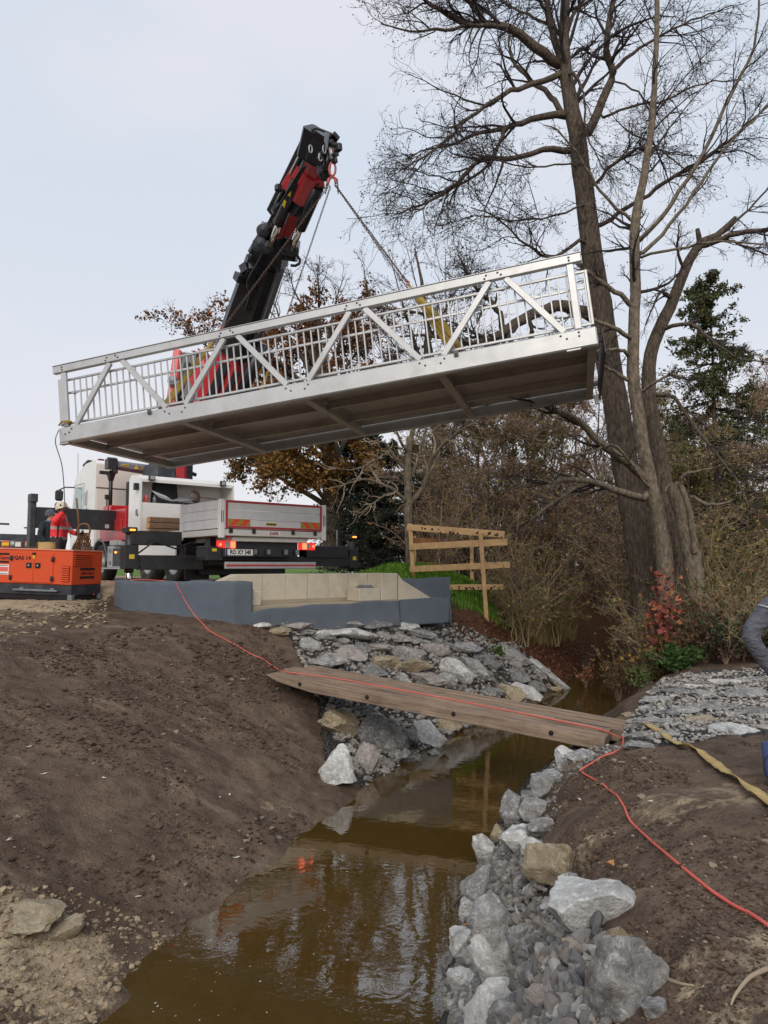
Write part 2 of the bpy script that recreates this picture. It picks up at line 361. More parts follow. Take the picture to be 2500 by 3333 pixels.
def Hgt(x, y):
    z, dl, dr, up, fill, md = Hs(x, y)
    near = np.clip(1.2 - np.hypot(x, y) / 60, .2, 1)
    out = sstep(np.maximum(dl, dr) / .25)
    rough = .030 * fbm(x * 1.6, y * 1.6, 11, 4) + .026 * fbm(x * 6, y * 6, 21, 3) + .014 * np.abs(fbm(x * 13, y * 13, 31, 2))
    ca, sa_ = .93, .36; u_, w_ = x * ca + y * sa_, -x * sa_ + y * ca
    rut = .022 * noise3(u_ * .7, w_ * 4.2, .2, 91) + .016 * np.abs(noise3(u_ * 1.1, w_ * 9, .4, 92)) + .028 * sstep((noise3(x * .9, y * .9, .7, 77) - .15) * 3) * fbm(x * 7, y * 7, 41, 2)
    return z + out * near * (rough + rut) + (1 - out) * .012 * fbm(x * 3, y * 3, 51, 2)
def hz(x, y): return float(Hgt(np.array([x]), np.array([y]))[0])
def hit(px, py):                          # where a line of sight meets the ground
    v = ray(px, py); t = np.concatenate([np.linspace(1, 25, 900), np.linspace(25, 90, 300)])
    P = EYE + v * t[:, None]; d = P[:, 2] - np.maximum(Hgt(P[:, 0], P[:, 1]), WL); i = np.argmax(d < 0)
    return P[i] if d[i] < 0 else P[-1]
def hitn(px, py): return [hit(a, b) for a, b in zip(px, py)]

def inpoly(x, y, poly):
    c = np.zeros(x.shape, bool); j = len(poly) - 1
    for i in range(len(poly)):
        xi, yi = poly[i]; xj, yj = poly[j]; c ^= ((yi > y) != (yj > y)) & (x < (xj - xi) * (y - yi) / (yj - yi + 1e-9) + xi); j = i
    return c
def axis(lo, hi, step, far):
    a = list(np.arange(lo, hi, step)); g = step
    x_ = a[-1]
    while x_ < far: g *= 1.16; x_ += g; a.append(x_)
    g = step; x_ = a[0]
    while x_ > -far: g *= 1.16; x_ -= g; a.insert(0, x_)
    return np.array(a)
XS = axis(-8.6, 6.2, .042, 900)
ys = [1.5]
while ys[-1] < 900: ys.append(ys[-1] + np.clip(.0095 * ys[-1], .022, .14) * max(1, (ys[-1] / 17) ** 1.6))
yy = 1.5; g = .05
while yy > -60: g *= 1.2; yy -= g; ys.insert(0, yy)
YS = np.array(ys)
GX, GY = np.meshgrid(XS, YS); fx, fy = GX.ravel(), GY.ravel()
Z, DL, DR, UP, FILL, MD = Hs(fx, fy); ZZ = Hgt(fx, fy)
nx, ny = len(XS), len(YS)
ii = (np.arange(ny - 1)[:, None] * nx + np.arange(nx - 1)[None]).ravel()
gf = np.stack([ii, ii + 1, ii + nx + 1, ii + nx], 1)
# what each patch of ground is made of: sand, gravel, fallen leaves (grass in a second layer)
ns = fbm(fx * .8, fy * .8, 61, 4); SB = hit(90, 3120)
sand = sstep((UP + .35 * ns - .25) * 2.2) + sstep(1.2 - np.hypot((fx - SB[0]) / 1.1, (fy - SB[1]) / 1.0) + .5 * ns) * (DL > .05)
sand = np.maximum(sand, .8 * FILL); sand = np.maximum(sand, sstep((ns - .55) * 3) * .45 * (fy < 12))
sand = np.clip(sand, 0, 1)
grav = sstep((.95 - DR) * 2 + .4 * ns) * (DR > 0) * (fy < 12)
RIPP = np.array([hit(a, b)[:2] for a, b in [(860, 2010), (1300, 1995), (1480, 2030), (1700, 2110), (1820, 2235), (1690, 2310), (1500, 2385), (1330, 2475), (1190, 2570), (1060, 2480), (1040, 2300), (960, 2100)]])
RIPR = np.array([hit(a, b)[:2] for a, b in [(1890, 2440), (2060, 2330), (2140, 2220), (2240, 2185), (2600, 2175), (2700, 2370), (2330, 2400), (2150, 2430)]])
grav = np.maximum(grav, np.maximum(inpoly(fx, fy, RIPP), inpoly(fx, fy, RIPR)) * 1.0)
litter = sstep((fy - 13.6 + ns) / 2) * (np.maximum(DR, 0) > 0) + sstep((fy - 17.0 + ns) / 1.5) * (DL > 0) * sstep((fx - .8) / 1.2) * (1 - sstep(MD * 3))
grass = sstep((MD + .15 * ns - .12) * 5) + sstep((fy - 30) / 4) * (DL > 0) * (fx < 3)
sand = np.maximum(sand, .6 * sstep((fy - 15) / 2) * sstep((31 - fy) / 3) * (fx < -1) * (DL > 0))
me = quadmesh('ground', np.stack([fx, fy, ZZ], 1), gf, True, np.clip(np.stack([sand, grav, litter], 1), 0, 1))
ga = me.color_attributes.new('grass', 'FLOAT_COLOR', 'POINT'); gc = np.ones((len(fx), 4), np.float32); gc[:, :3] = np.clip(grass, 0, 1)[:, None]; ga.data.foreach_set('color', gc.ravel())

def ground_mat():
    m = bpy.data.materials.new('soil'); m.use_nodes = True; nt = m.node_tree; N, Lk = nt.nodes, nt.links; p = N['Principled BSDF']
    p.inputs['Roughness'].default_value = .92; p.inputs['Specular IOR Level'].default_value = .25
    tc = N.new('ShaderNodeTexCoord'); P = tc.outputs['Object']
    def nz(s, d=6, r=.62):
        n = N.new('ShaderNodeTexNoise'); n.inputs['Scale'].default_value = s; n.inputs['Detail'].default_value = d; n.inputs['Roughness'].default_value = r; Lk.new(P, n.inputs[0]); return n.outputs[0]
    def mrg(v, a, b, lo=0., hi=1.):
        n = N.new('ShaderNodeMapRange'); n.inputs[1].default_value = a; n.inputs[2].default_value = b; n.inputs[3].default_value = lo; n.inputs[4].default_value = hi; Lk.new(v, n.inputs[0]); return n.outputs[0]
    def mix(f, a, b):
        n = N.new('ShaderNodeMixRGB')
        for k, s in ((0, f), (1, a), (2, b)):
            if isinstance(s, tuple): n.inputs[k].default_value = (*s, 1)
            elif isinstance(s, float): n.inputs[k].default_value = s
            else: Lk.new(s, n.inputs[k])
        return n.outputs[0]
    def mth(op, a, b):
        n = N.new('ShaderNodeMath'); n.operation = op
        for k, s in ((0, a), (1, b)):
            if isinstance(s, float): n.inputs[k].default_value = s
            else: Lk.new(s, n.inputs[k])
        return n.outputs[0]
    big, mid, fine = nz(.9, 5), nz(5, 6), nz(38, 5)
    soil = mix(mrg(big, .35, .65), (.100, .067, .047), (.170, .119, .084))
    soil = mix(mrg(mid, .50, .68, 0, .75), soil, (.062, .041, .029))
    soil = mix(mrg(mid, .46, .28, 0, .6), soil, (.235, .172, .12))
    soil = mix(mrg(fine, .55, .72, 0, .7), soil, (.062, .043, .031))
    soil = mix(mrg(nz(16, 4), .64, .74, 0, .6), soil, (.30, .235, .165))
    smp = N.new('ShaderNodeMapping'); smp.inputs['Rotation'].default_value = (0, 0, -.37); smp.inputs['Scale'].default_value = (.5, 3.2, 1); Lk.new(P, smp.inputs[0]); sn = N.new('ShaderNodeTexNoise'); sn.inputs['Scale'].default_value = 1.5; sn.inputs['Detail'].default_value = 7; sn.inputs['Roughness'].default_value = .68; Lk.new(smp.outputs[0], sn.inputs[0])
    soil = mix(mrg(sn.outputs[0], .55, .70, 0, .6), soil, (.27, .205, .145)); soil = mix(mrg(sn.outputs[0], .44, .30, 0, .6), soil, (.060, .040, .030))
    sandc = mix(mrg(mid, .35, .65), (.34, .255, .165), (.47, .37, .25))
    sandc = mix(mrg(nz(9, 7, .7), .54, .70, 0, .8), sandc, (.15, .105, .07))
    a1 = N.new('ShaderNodeAttribute'); a1.attribute_name = 'tint'; s1 = N.new('ShaderNodeSeparateColor'); Lk.new(a1.outputs[0], s1.inputs[0])
    a2 = N.new('ShaderNodeAttribute'); a2.attribute_name = 'grass'
    v = N.new('ShaderNodeTexVoronoi'); v.inputs['Scale'].default_value = 26; Lk.new(P, v.inputs[0])
    gr = mix(mrg(v.outputs['Color'], 0., 1.), (.075, .07, .066), (.19, .185, .18)); gr = mix(mrg(v.outputs['Distance'], .35, .6), gr, (.05, .042, .036))
    lit = mix(mrg(nz(30, 4), .4, .62), (.045, .030, .020), (.20, .085, .040))
    gs = mix(mrg(nz(14, 5), .35, .65), (.055, .115, .012), (.13, .21, .03))
    brk = mrg(nz(7, 6, .7), .3, .7, -.35, .35)
    def soft(o): return mrg(mth('ADD', o, brk), .35, .65)
    c = mix(soft(s1.outputs[0]), soil, sandc); c = mix(soft(s1.outputs[1]), c, gr); c = mix(soft(s1.outputs[2]), c, lit); c = mix(soft(a2.outputs[0]), c, gs)
    sp = N.new('ShaderNodeSeparateXYZ'); Lk.new(P, sp.inputs[0])
    c = mix(mrg(sp.outputs[2], WL + .01, WL - .14), c, mix(mrg(mid, .35, .65), (.42, .31, .13), (.58, .46, .22)))
    Lk.new(c, p.inputs['Base Color'])
    h = mth('ADD', mth('MULTIPLY', mid, .9), mth('MULTIPLY', fine, .35)); h = mth('ADD', h, mth('MULTIPLY', mth('MULTIPLY', v.outputs['Distance'], s1.outputs[1]), -1.2))
    bp = N.new('ShaderNodeBump'); bp.inputs['Strength'].default_value = 1.0; bp.inputs['Distance'].default_value = .08; Lk.new(h, bp.inputs['Height']); Lk.new(bp.outputs[0], p.inputs['Normal'])
    return m
struct('ground', me, ground_mat())

def water_mat():
    m = bpy.data.materials.new('murky water'); m.use_nodes = True; N, Lk = m.node_tree.nodes, m.node_tree.links; N.clear()
    out = N.new('ShaderNodeOutputMaterial'); tc = N.new('ShaderNodeTexCoord')
    mp_ = N.new('ShaderNodeMapping'); mp_.inputs['Scale'].default_value = (1, 1.6, 1); mp_.inputs['Rotation'].default_value = (0, 0, .5); Lk.new(tc.outputs['Object'], mp_.inputs[0])
    n = N.new('ShaderNodeTexNoise'); n.inputs['Scale'].default_value = 5; n.inputs['Detail'].default_value = 3; n.inputs['Distortion'].default_value = .6; Lk.new(mp_.outputs[0], n.inputs[0])
    bp = N.new('ShaderNodeBump'); bp.inputs['Strength'].default_value = .028; bp.inputs['Distance'].default_value = .05; Lk.new(n.outputs[0], bp.inputs['Height'])
    fr = N.new('ShaderNodeFresnel'); fr.inputs[0].default_value = 3.3; Lk.new(bp.outputs[0], fr.inputs[1])
    t0_ = N.new('ShaderNodeBsdfTransparent'); t0_.inputs[0].default_value = (.95, .88, .68, 1); df = N.new('ShaderNodeBsdfDiffuse'); df.inputs[0].default_value = (.145, .086, .020, 1)   # silt in the water
    tr = N.new('ShaderNodeMixShader'); tr.inputs[0].default_value = .5; Lk.new(t0_.outputs[0], tr.inputs[1]); Lk.new(df.outputs[0], tr.inputs[2])
    gl = N.new('ShaderNodeBsdfGlossy'); gl.inputs['Roughness'].default_value = .015; Lk.new(bp.outputs[0], gl.inputs['Normal'])
    mx_ = N.new('ShaderNodeMixShader'); Lk.new(fr.outputs[0], mx_.inputs[0]); Lk.new(tr.outputs[0], mx_.inputs[1]); Lk.new(gl.outputs[0], mx_.inputs[2]); Lk.new(mx_.outputs[0], out.inputs[0])
    va = N.new('ShaderNodeVolumeAbsorption'); va.inputs[0].default_value = (.80, .52, .08, 1); va.inputs[1].default_value = 1.6; Lk.new(va.outputs[0], out.inputs['Volume'])
    return m
wb = MB(); wb.box((20, 55, WL - .75), (70, 130, 1.5), b=.001); wme = wb.mesh('stream_water')
struct('stream_water', wme, water_mat())

# ------------------------------------------------------------------ stones
def rockverts(seed, n):
    r = np.random.RandomState(seed); v, f = ico(n); v = v.copy()
    for k in range(17):
        d = nrm(r.randn(3)); o = r.uniform(.50, .88); ex = np.maximum(v @ d - o, 0); v = v - ex[:, None] * d
    v *= (1 + .09 * noise3(v[:, 0] * 2.2, v[:, 1] * 2.2, v[:, 2] * 2.2, seed) + .06 * noise3(v[:, 0] * 6, v[:, 1] * 6, v[:, 2] * 6, seed + 9) + .035 * noise3(v[:, 0] * 13, v[:, 1] * 13, v[:, 2] * 13, seed + 19))[:, None]
    return v / np.abs(v).max(0), f
def rock_mat(name, c1, c2, c3):
    m = bpy.data.materials.new(name); m.use_nodes = True; N, Lk = m.node_tree.nodes, m.node_tree.links; p = N['Principled BSDF']; p.inputs['Roughness'].default_value = .85; p.inputs['Specular IOR Level'].default_value = .3
    tc = N.new('ShaderNodeTexCoord'); oi = N.new('ShaderNodeObjectInfo'); ad = N.new('ShaderNodeVectorMath'); ad.operation = 'ADD'; Lk.new(tc.outputs['Object'], ad.inputs[0]); Lk.new(oi.outputs['Location'], ad.inputs[1])
    def nz(s, d, r=.65):
        n = N.new('ShaderNodeTexNoise'); n.inputs['Scale'].default_value = s; n.inputs['Detail'].default_value = d; n.inputs['Roughness'].default_value = r; n.inputs['Distortion'].default_value = .5; Lk.new(ad.outputs[0], n.inputs[0]); return n.outputs[0]
    def step(v_, a, b, hi=1.):
        n = N.new('ShaderNodeMapRange'); n.inputs[1].default_value = a; n.inputs[2].default_value = b; n.inputs[4].default_value = hi; Lk.new(v_, n.inputs[0]); return n.outputs[0]
    def mix(f_, a, b):
        n = N.new('ShaderNodeMixRGB'); Lk.new(f_, n.inputs[0])
        for k, s in ((1, a), (2, b)):
            if isinstance(s, tuple): n.inputs[k].default_value = (*s, 1)
            else: Lk.new(s, n.inputs[k])
        return n.outputs[0]
    c = mix(step(nz(5, 7), .38, .62), c1, c2); c = mix(step(nz(17, 8, .8), .50, .62, .9), c, c3); c = mix(step(nz(3.5, 6), .56, .68, .7), c, (.075, .058, .045))
    c = mix(step(nz(36, 5, .7), .58, .72, .6), c, (.05, .045, .042))
    Lk.new(c, p.inputs['Base Color'])
    bp = N.new('ShaderNodeBump'); bp.inputs['Strength'].default_value = 1.0; bp.inputs['Distance'].default_value = .05; Lk.new(nz(12, 9, .7), bp.inputs['Height']); Lk.new(bp.outputs[0], p.inputs['Normal'])
    return m
ROCK = {'g': rock_mat('grey limestone', (.21, .205, .20), (.36, .35, .335), (.62, .60, .57)), 'w': rock_mat('pale limestone', (.42, .41, .39), (.64, .63, .60), (.88, .86, .82)),
        'd': rock_mat('blue grey limestone', (.13, .13, .13), (.24, .236, .23), (.46, .45, .43)), 't': rock_mat('ochre limestone', (.30, .23, .14), (.42, .34, .23), (.52, .46, .36)), 'p': rock_mat('pinkish limestone', (.27, .23, .21), (.40, .36, .33), (.52, .49, .46))}
RKC = {}
def rock_at(name, px, py, w, h, typ, parent=None, seed=0, tilt=0, n=3, lift=.12, zs=1.):
    p = hit(px, py + .22 * h); s = FOC / (p[1] * math.cos(PITCH)); rx = .55 * w / s; rz = max(.42 * h / s, .22 * rx) * zs; ry = max(rx * .72, .06)
    v, f = rockverts(seed, n); v = v * V(rx, ry, rz)
    r = random.Random(seed); a = r.uniform(-.5, .5); t = math.radians(tilt)
    R = Matrix.Rotation(a, 3, 'Z') @ Matrix.Rotation(t, 3, 'Y') @ Matrix.Rotation(r.uniform(-.2, .2), 3, 'X')
    v = v @ np.array(R).T; mb = MB(); mb.add(v, f, True); me_ = mb.mesh(name, None, False)
    me_.set_sharp_from_angle(angle=math.radians(24))
    loc = p + V(0, 0, rz * lift)
    o = link(name, me_, ROCK[typ], parent, loc - INV[parent.name] if parent is not None else loc); return o
def Zc(ox, oy, k, lst): return [(ox + a * k, oy + b * k, c * k, d * k, *r) for a, b, c, d, *r in lst]
far_l = Zc(700, 2050, .6028, [(585, 25, 150, 60, 'w'), (745, 18, 200, 48, 'w'), (500, 75, 130, 80, 'g'), (610, 160, 180, 90, 'g'), (720, 125, 150, 80, 'p'), (865, 85, 130, 62, 'p'), (790, 92, 80, 60, 'd'), (995, 45, 125, 52, 'p'), (1025, 115, 190, 92, 'g'), (1180, 95, 140, 84, 'p'), (900, 165, 160, 82, 't'), (1060, 190, 180, 72, 't'), (840, 220, 140, 72, 'd'), (1000, 255, 110, 64, 'g'), (1140, 260, 180, 92, 'p'), (1300, 215, 160, 120, 'w', 28), (1240, 265, 100, 80, 'g'), (1350, 85, 150, 62, 'g', 12), (1390, 205, 180, 110, 'g', 25), (1440, 140, 110, 60, 'd', 20), (1500, 330, 120, 56, 'd'), (1590, 330, 140, 96, 't', 20), (940, 100, 60, 50, 'd'), (690, 60, 70, 50, 'g'), (1110, 165, 70, 50, 'd'), (560, 210, 90, 50, 'g'), (1080, 60, 70, 40, 'g'), (1250, 150, 90, 60, 'd', 15)])
far_l += Zc(1500, 2050, .6028, [(30, 90, 120, 66, 'g', 15), (90, 215, 150, 120, 'g', 25), (170, 180, 100, 80, 'd', 25), (290, 130, 150, 80, 'g', 32), (262, 330, 110, 96, 't', 30), (350, 325, 150, 92, 'w', 32), (425, 225, 110, 84, 'g', 35), (470, 235, 200, 60, 'w', 35), (140, 330, 120, 64, 'd'), (400, 300, 100, 60, 'd', 20), (300, 240, 120, 60, 'd', 25), (510, 320, 70, 36, 't'), (220, 95, 90, 50, 'g', 20)])
far_l += Zc(300, 1800, .7233, [(760, 325, 70, 30, 'w'), (920, 325, 120, 38, 'p'), (1040, 313, 90, 30, 'g'), (1150, 315, 120, 44, 'g'), (1270, 320, 120, 54, 'd'), (1400, 312, 130, 50, 'w', 8), (1455, 352, 150, 56, 'g', 15), (835, 345, 90, 36, 't'), (960, 352, 80, 30, 'g'), (1310, 365, 70, 36, 'g'), (1540, 390, 70, 40, 'g', 25), (1600, 420, 90, 50, 'd', 25)])
far_l += Zc(700, 2050, .6028, [(680, 490, 180, 120, 't', 20), (900, 560, 230, 170, 'd', 25), (1150, 560, 150, 150, 'w', 10), (1262, 508, 165, 72, 't'), (975, 650, 130, 90, 'g', 20), (770, 430, 120, 60, 'd'), (1030, 560, 100, 90, 'g', 20), (860, 470, 120, 70, 'g', 10), (1060, 690, 90, 50, 'd'), (1180, 660, 60, 36, 'g'), (920, 720, 80, 60, 'd')])
RIP = thing('riprap_bank', 'bank of rough grey boulders between concrete abutment and stream', 'riprap', tuple(hit(1300, 2150)))
for k, (px, py, w, h, ty, *tl) in enumerate(far_l): rock_at('stone', px, py, w * 1.25, h * 1.18, ty, RIP, 100 + k, tl[0] if tl else 0, 4, .22, 1.15)
near_r = Zc(1300, 2600, .7233, [(553, 178, 165, 140, 'w'), (625, 45, 140, 100, 'g'), (525, 65, 105, 120, 'g', -20), (402, 260, 80, 160, 'w', -25), (695, 300, 190, 160, 't'), (385, 385, 170, 135, 'g', -15), (885, 490, 330, 270, 'w', 8), (430, 555, 160, 190, 'g', -25), (435, 760, 170, 320, 'w', -30), (1035, 850, 270, 320, 'g', 15), (420, 940, 210, 180, 'w', -15), (1165, 955, 90, 60, 'g'), (530, 985, 200, 90, 'd'), (590, 420, 60, 50, 'g'), (330, 500, 90, 90, 'w', -20), (470, 335, 105, 90, 'g'), (352, 445, 110, 110, 'w', -15), (290, 640, 110, 110, 'w', -10), (335, 715, 120, 110, 'g', -20), (285, 850, 120, 130, 'w', -10), (645, 135, 110, 90, 'g'), (610, 235, 110, 80, 'w'), (765, 395, 120, 80, 'g'), (965, 650, 120, 90, 't'), (560, 620, 110, 80, 'g'), (640, 880, 110, 80, 'p'), (780, 960, 120, 80, 'g')])
near_r += Zc(1500, 2050, .6028, [(445, 845, 190, 140, 'g', -15), (300, 965, 150, 170, 'g', -20), (563, 700, 95, 110, 'w', -20), (205, 1110, 100, 80, 't'), (390, 930, 110, 90, 'd'), (500, 780, 90, 60, 'd'), (640, 680, 130, 60, 'g')])
RIPN = thing('riprap_edge', 'row of pale boulders in gravel along the near right waterline', 'riprap', tuple(hit(1750, 2900)))
for k, (px, py, w, h, ty, *tl) in enumerate(near_r): rock_at('stone', px, py, w * 1.25, h * 1.12, ty, RIPN, 300 + k, tl[0] if tl else 0, 4, .30, 1.5)
far_r = Zc(1500, 2050, .6028, [(1330, 472, 175, 66, 't'), (1470, 525, 235, 84, 'w'), (1030, 485, 260, 84, 'g'), (1065, 365, 150, 60, 'g'), (1180, 315, 160, 56, 'd'), (1305, 250, 120, 40, 'p'), (1430, 268, 150, 50, 'w'), (1380, 400, 230, 76, 'g'), (1560, 330, 200, 80, 'g'), (1610, 430, 150, 66, 'd'), (1250, 300, 100, 40, 'w'), (950, 615, 190, 60, 'g'), (1210, 420, 130, 60, 'g'), (980, 560, 120, 50, 'd'), (1130, 440, 110, 50, 'd'), (1480, 330, 120, 50, 'd'), (1300, 340, 120, 44, 'g'), (1580, 260, 110, 40, 'g'), (900, 450, 80, 44, 't'), (1640, 520, 100, 60, 'p'), (1000, 420, 90, 44, 'g'), (1120, 560, 100, 50, 'g'), (1500, 440, 100, 50, 'g')])
RIPF = thing('riprap_patch', 'flat patch of grey rubble on the right bank beyond the plank', 'riprap', tuple(hit(2300, 2270)))
for k, (px, py, w, h, ty, *tl) in enumerate(far_r): rock_at('stone', px, py, w * 1.15, h * 1.1, ty, RIPF, 400 + k, 0, 4, .0, .9)
tag(rock_at('boulder', 1109, 2517, 132, 145, 'w', None, 501, 0, 4, .55, 1.25), 'big pale grey boulder at the left waterline, nearest to the water', 'boulder')
tag(rock_at('boulder', 1200, 2481, 80, 112, 'p', None, 502, 8, 4, .5, 1.2), 'narrow brownish boulder standing between the pale boulder and the rubble slope', 'boulder')
tag(rock_at('boulder', 88, 2935, 290, 100, 't', None, 503, 4, 4, -.1, .8), 'broad sandy clay lump at the left edge of the muddy bank', 'clay lump')
tag(rock_at('boulder', 190, 3010, 150, 110, 't', None, 504, -30, 4, -.05), 'tilted sandy clay slab below the broad clay lump', 'clay lump')

# loose gravel and clods
BASE1, BASE2 = ico(1), ico(2)
def scatter(name, pos, size, base, m, seed, flat=.7, col=None, parent=None, jit=.18):
    r = np.random.RandomState(seed); v, f = base; n = len(pos); f = np.array(f)
    vv = v[None] * (1 + jit * r.randn(n, len(v), 1)) * size[:, None, None] * np.stack([np.ones(n), r.uniform(.6, 1, n), r.uniform(flat * .7, flat, n)], 1)[:, None]
    a = r.uniform(0, 6.28, n); ca, sa = np.cos(a), np.sin(a); b = r.uniform(-.5, .5, n); cb, sb = np.cos(b), np.sin(b)
    x_, y_, z_ = vv[..., 0], vv[..., 1], vv[..., 2]; x2 = x_ * cb[:, None] + z_ * sb[:, None]; z2 = -x_ * sb[:, None] + z_ * cb[:, None]
    vv = np.stack([x2 * ca[:, None] - y_ * sa[:, None], x2 * sa[:, None] + y_ * ca[:, None], z2], -1) + np.asarray(pos)[:, None]
    ff = (f[None] + (np.arange(n) * len(v))[:, None, None]).reshape(-1, 3)
    c = None if col is None else np.repeat(col, len(v), 0)
    vv = vv.reshape(-1, 3)
    if parent is not None: vv = vv - INV[parent.name]
    me_ = quadmesh(name, vv, ff, False, c); o = link(name, me_, m, parent); o['kind'] = 'stuff'; return o
GRAV = mat('gravel', (1, 1, 1), .8, 0, .3, 30, attr=True)
CLOD = mat('soil clods', (1, 1, 1), .95, 0, .3, 20, attr=True, spec=.2)
def spots(poly_px, n, seed):              # random ground points inside an area given by its corners
    P = np.array([hit(a, b)[:2] for a, b in poly_px]); r = np.random.RandomState(seed); lo, hi = P.min(0), P.max(0)
    out = np.zeros((0, 2))
    while len(out) < n:
        q = lo + r.rand(n * 3, 2) * (hi - lo); out = np.concatenate([out, q[inpoly(q[:, 0], q[:, 1], P)]])
    out = out[:n]; return np.column_stack([out, Hgt(out[:, 0], out[:, 1])])
def greys(n, seed, lo=.09, hi=.28):
    r = np.random.RandomState(seed); g_ = r.uniform(lo, hi, n)[:, None]; t = r.rand(n, 1)
    c = g_ * (V(1.02, 1, .97) * (1 - t) + V(1.16, 1., .82) * t); c[r.rand(n) < .04] = V(.40, .39, .37); return c
GP = [(1500, 3700), (1470, 3333), (1440, 3150), (1520, 3000), (1560, 2830), (1680, 2740), (1760, 2840), (1900, 2960), (1960, 3060), (1990, 3333), (2020, 3700)]
PEB = []
for k in range(6):
    v, f = rockverts(900 + k, 2); mb = MB(); mb.add(v * V(1, .8, .62), f, False); PEB.append(mb.mesh('pebble', None, False))
    PEB[-1].materials.append(mat('pebble stone', tuple([(.14, .137, .133), (.20, .19, .178), (.30, .29, .275), (.165, .146, .132), (.105, .102, .10), (.24, .20, .162)][k]), .8, 0, .25, 20, .2, 60))
sp = spots(GP, 3400, 71); r_ = np.random.RandomState(72); sz = r_.uniform(.018, .048, len(sp)); keep = (sp[:, 1] < 9)
big_i = np.argsort(-(sz / np.linalg.norm(sp - EYE, axis=1)) * keep)[:300]
for i in big_i:
    o = link('pebble', PEB[int(r_.randint(6))], None, RIPN, sp[i] + V(0, 0, sz[i] * .5 + .02 * r_.rand()) - INV[RIPN.name]); s_ = sz[i] * 1.1; o.scale = (s_, s_, s_); o.rotation_euler = tuple(r_.uniform(-3, 3, 3))
rest = np.setdiff1d(np.arange(len(sp)), big_i); ps = sp[rest].copy(); ps[:, 2] += sz[rest] * .4
scatter('gravel', ps, sz[rest], BASE2, GRAV, 73, .75, greys(len(rest), 74), RIPN)
sp = spots([(1470, 3300), (1560, 2820), (1750, 2540), (1880, 2440), (2060, 2420), (1830, 2560), (1760, 2760)], 1500, 75); sz = np.random.RandomState(76).uniform(.012, .03, len(sp)); sp[:, 2] += sz * .3
scatter('gravel', sp, sz, BASE1, GRAV, 77, .75, greys(len(sp), 78), RIPN)
sp = spots([(860, 2010), (1300, 2000), (1480, 2030), (1700, 2110), (1800, 2230), (1690, 2300), (1500, 2375), (1330, 2470), (1200, 2560), (1130, 2480), (1040, 2300), (960, 2100)], 5200, 79); rr = np.random.RandomState(80); sz = rr.uniform(.02, .08, len(sp)) * rr.uniform(.5, 1, len(sp)); sp[:, 2] += sz * .3
scatter('gravel', sp, sz, BASE1, GRAV, 81, .7, greys(len(sp), 82, .13, .38), RIP)
sp = spots([(1890, 2420), (2060, 2330), (2140, 2220), (2240, 2190), (2500, 2180), (2500, 2370), (2330, 2400), (2150, 2420)], 4200, 83); rr = np.random.RandomState(84); sz = rr.uniform(.012, .05, len(sp)) * rr.uniform(.5, 1, len(sp)); sp[:, 2] += sz * .25
scatter('gravel', sp, sz, BASE1, GRAV, 85, .6, greys(len(sp), 86, .16, .46), RIPF)
def soils(n, seed):
    r = np.random.RandomState(seed); c = V(.125, .085, .060) * r.uniform(.5, 1.4, (n, 1)); c[r.rand(n) < .05] = V(.30, .24, .17); return c
sp = spots([(0, 2090), (560, 2030), (860, 2010), (1030, 2300), (1040, 2480), (1000, 2690), (640, 2970), (330, 3290), (0, 3333)], 9000, 87); sp = sp[noise3(sp[:, 0] * 1.1, sp[:, 1] * 1.1, .2, 93) + .5 * noise3(sp[:, 0] * 4, sp[:, 1] * 4, .2, 94) > .05]; rr = np.random.RandomState(88); sz = rr.uniform(.006, .021, len(sp)) * (1 + 1.2 * (rr.rand(len(sp)) < .06)) * (.6 + sp[:, 1] * .07); sp[:, 2] += sz * .2
c_ = scatter('soil_clods', sp, sz, BASE1, CLOD, 89, .45, soils(len(sp), 90))
sp = spots([(1720, 2760), (1900, 2500), (2100, 2450), (2500, 2420), (2500, 3700), (2150, 3700), (2050, 3000), (1800, 2850)], 6000, 91); sp = sp[noise3(sp[:, 0] * 1.4, sp[:, 1] * 1.4, .2, 95) + .5 * noise3(sp[:, 0] * 4, sp[:, 1] * 4, .2, 96) > .05]; rr = np.random.RandomState(92); sz = rr.uniform(.004, .016, len(sp)) * (1 + 1.5 * (rr.rand(len(sp)) < .06)) * (.6 + sp[:, 1] * .07); sp[:, 2] += sz * .2
scatter('soil_clods', sp, sz, BASE1, CLOD, 93, .6, soils(len(sp), 94))
sp = spots([(1960, 3050), (2200, 2920), (2500, 2900), (2500, 3700), (2020, 3700)], 2600, 191); rr = np.random.RandomState(192); sz = rr.uniform(.003, .011, len(sp)) * (1 + 1.2 * (rr.rand(len(sp)) < .05)); sp[:, 2] += sz * .2
scatter('soil_clods', sp, sz, BASE1, CLOD, 193, .5, soils(len(sp), 194))
sp = spots([(0, 2090), (560, 2030), (860, 2010), (1030, 2300), (1040, 2480), (1000, 2690), (640, 2970), (330, 3290), (0, 3333)], 9000, 291); rr = np.random.RandomState(292); sz = rr.uniform(.003, .009, len(sp)) * (.6 + sp[:, 1] * .07); sp[:, 2] += sz * .2
scatter('soil_clods', sp, sz, BASE1, CLOD, 293, .5, soils(len(sp), 294))
sp = spots([(0, 2090), (560, 2030), (860, 2010), (1030, 2300), (1040, 2480), (1000, 2690), (640, 2970), (330, 3290), (0, 3333)], 3000, 391); sp = sp[noise3(sp[:, 0] * .9, sp[:, 1] * .9, .6, 97) > .1]; rr = np.random.RandomState(392); sz = rr.uniform(.014, .042, len(sp)); sp[:, 2] += sz * .1
scatter('soil_clods', sp, sz, BASE2, CLOD, 393, .5, soils(len(sp), 394) * .8, None, .10)
def sands(n, seed):
    r = np.random.RandomState(seed); return V(.38, .29, .19) * r.uniform(.55, 1.15, (n, 1))
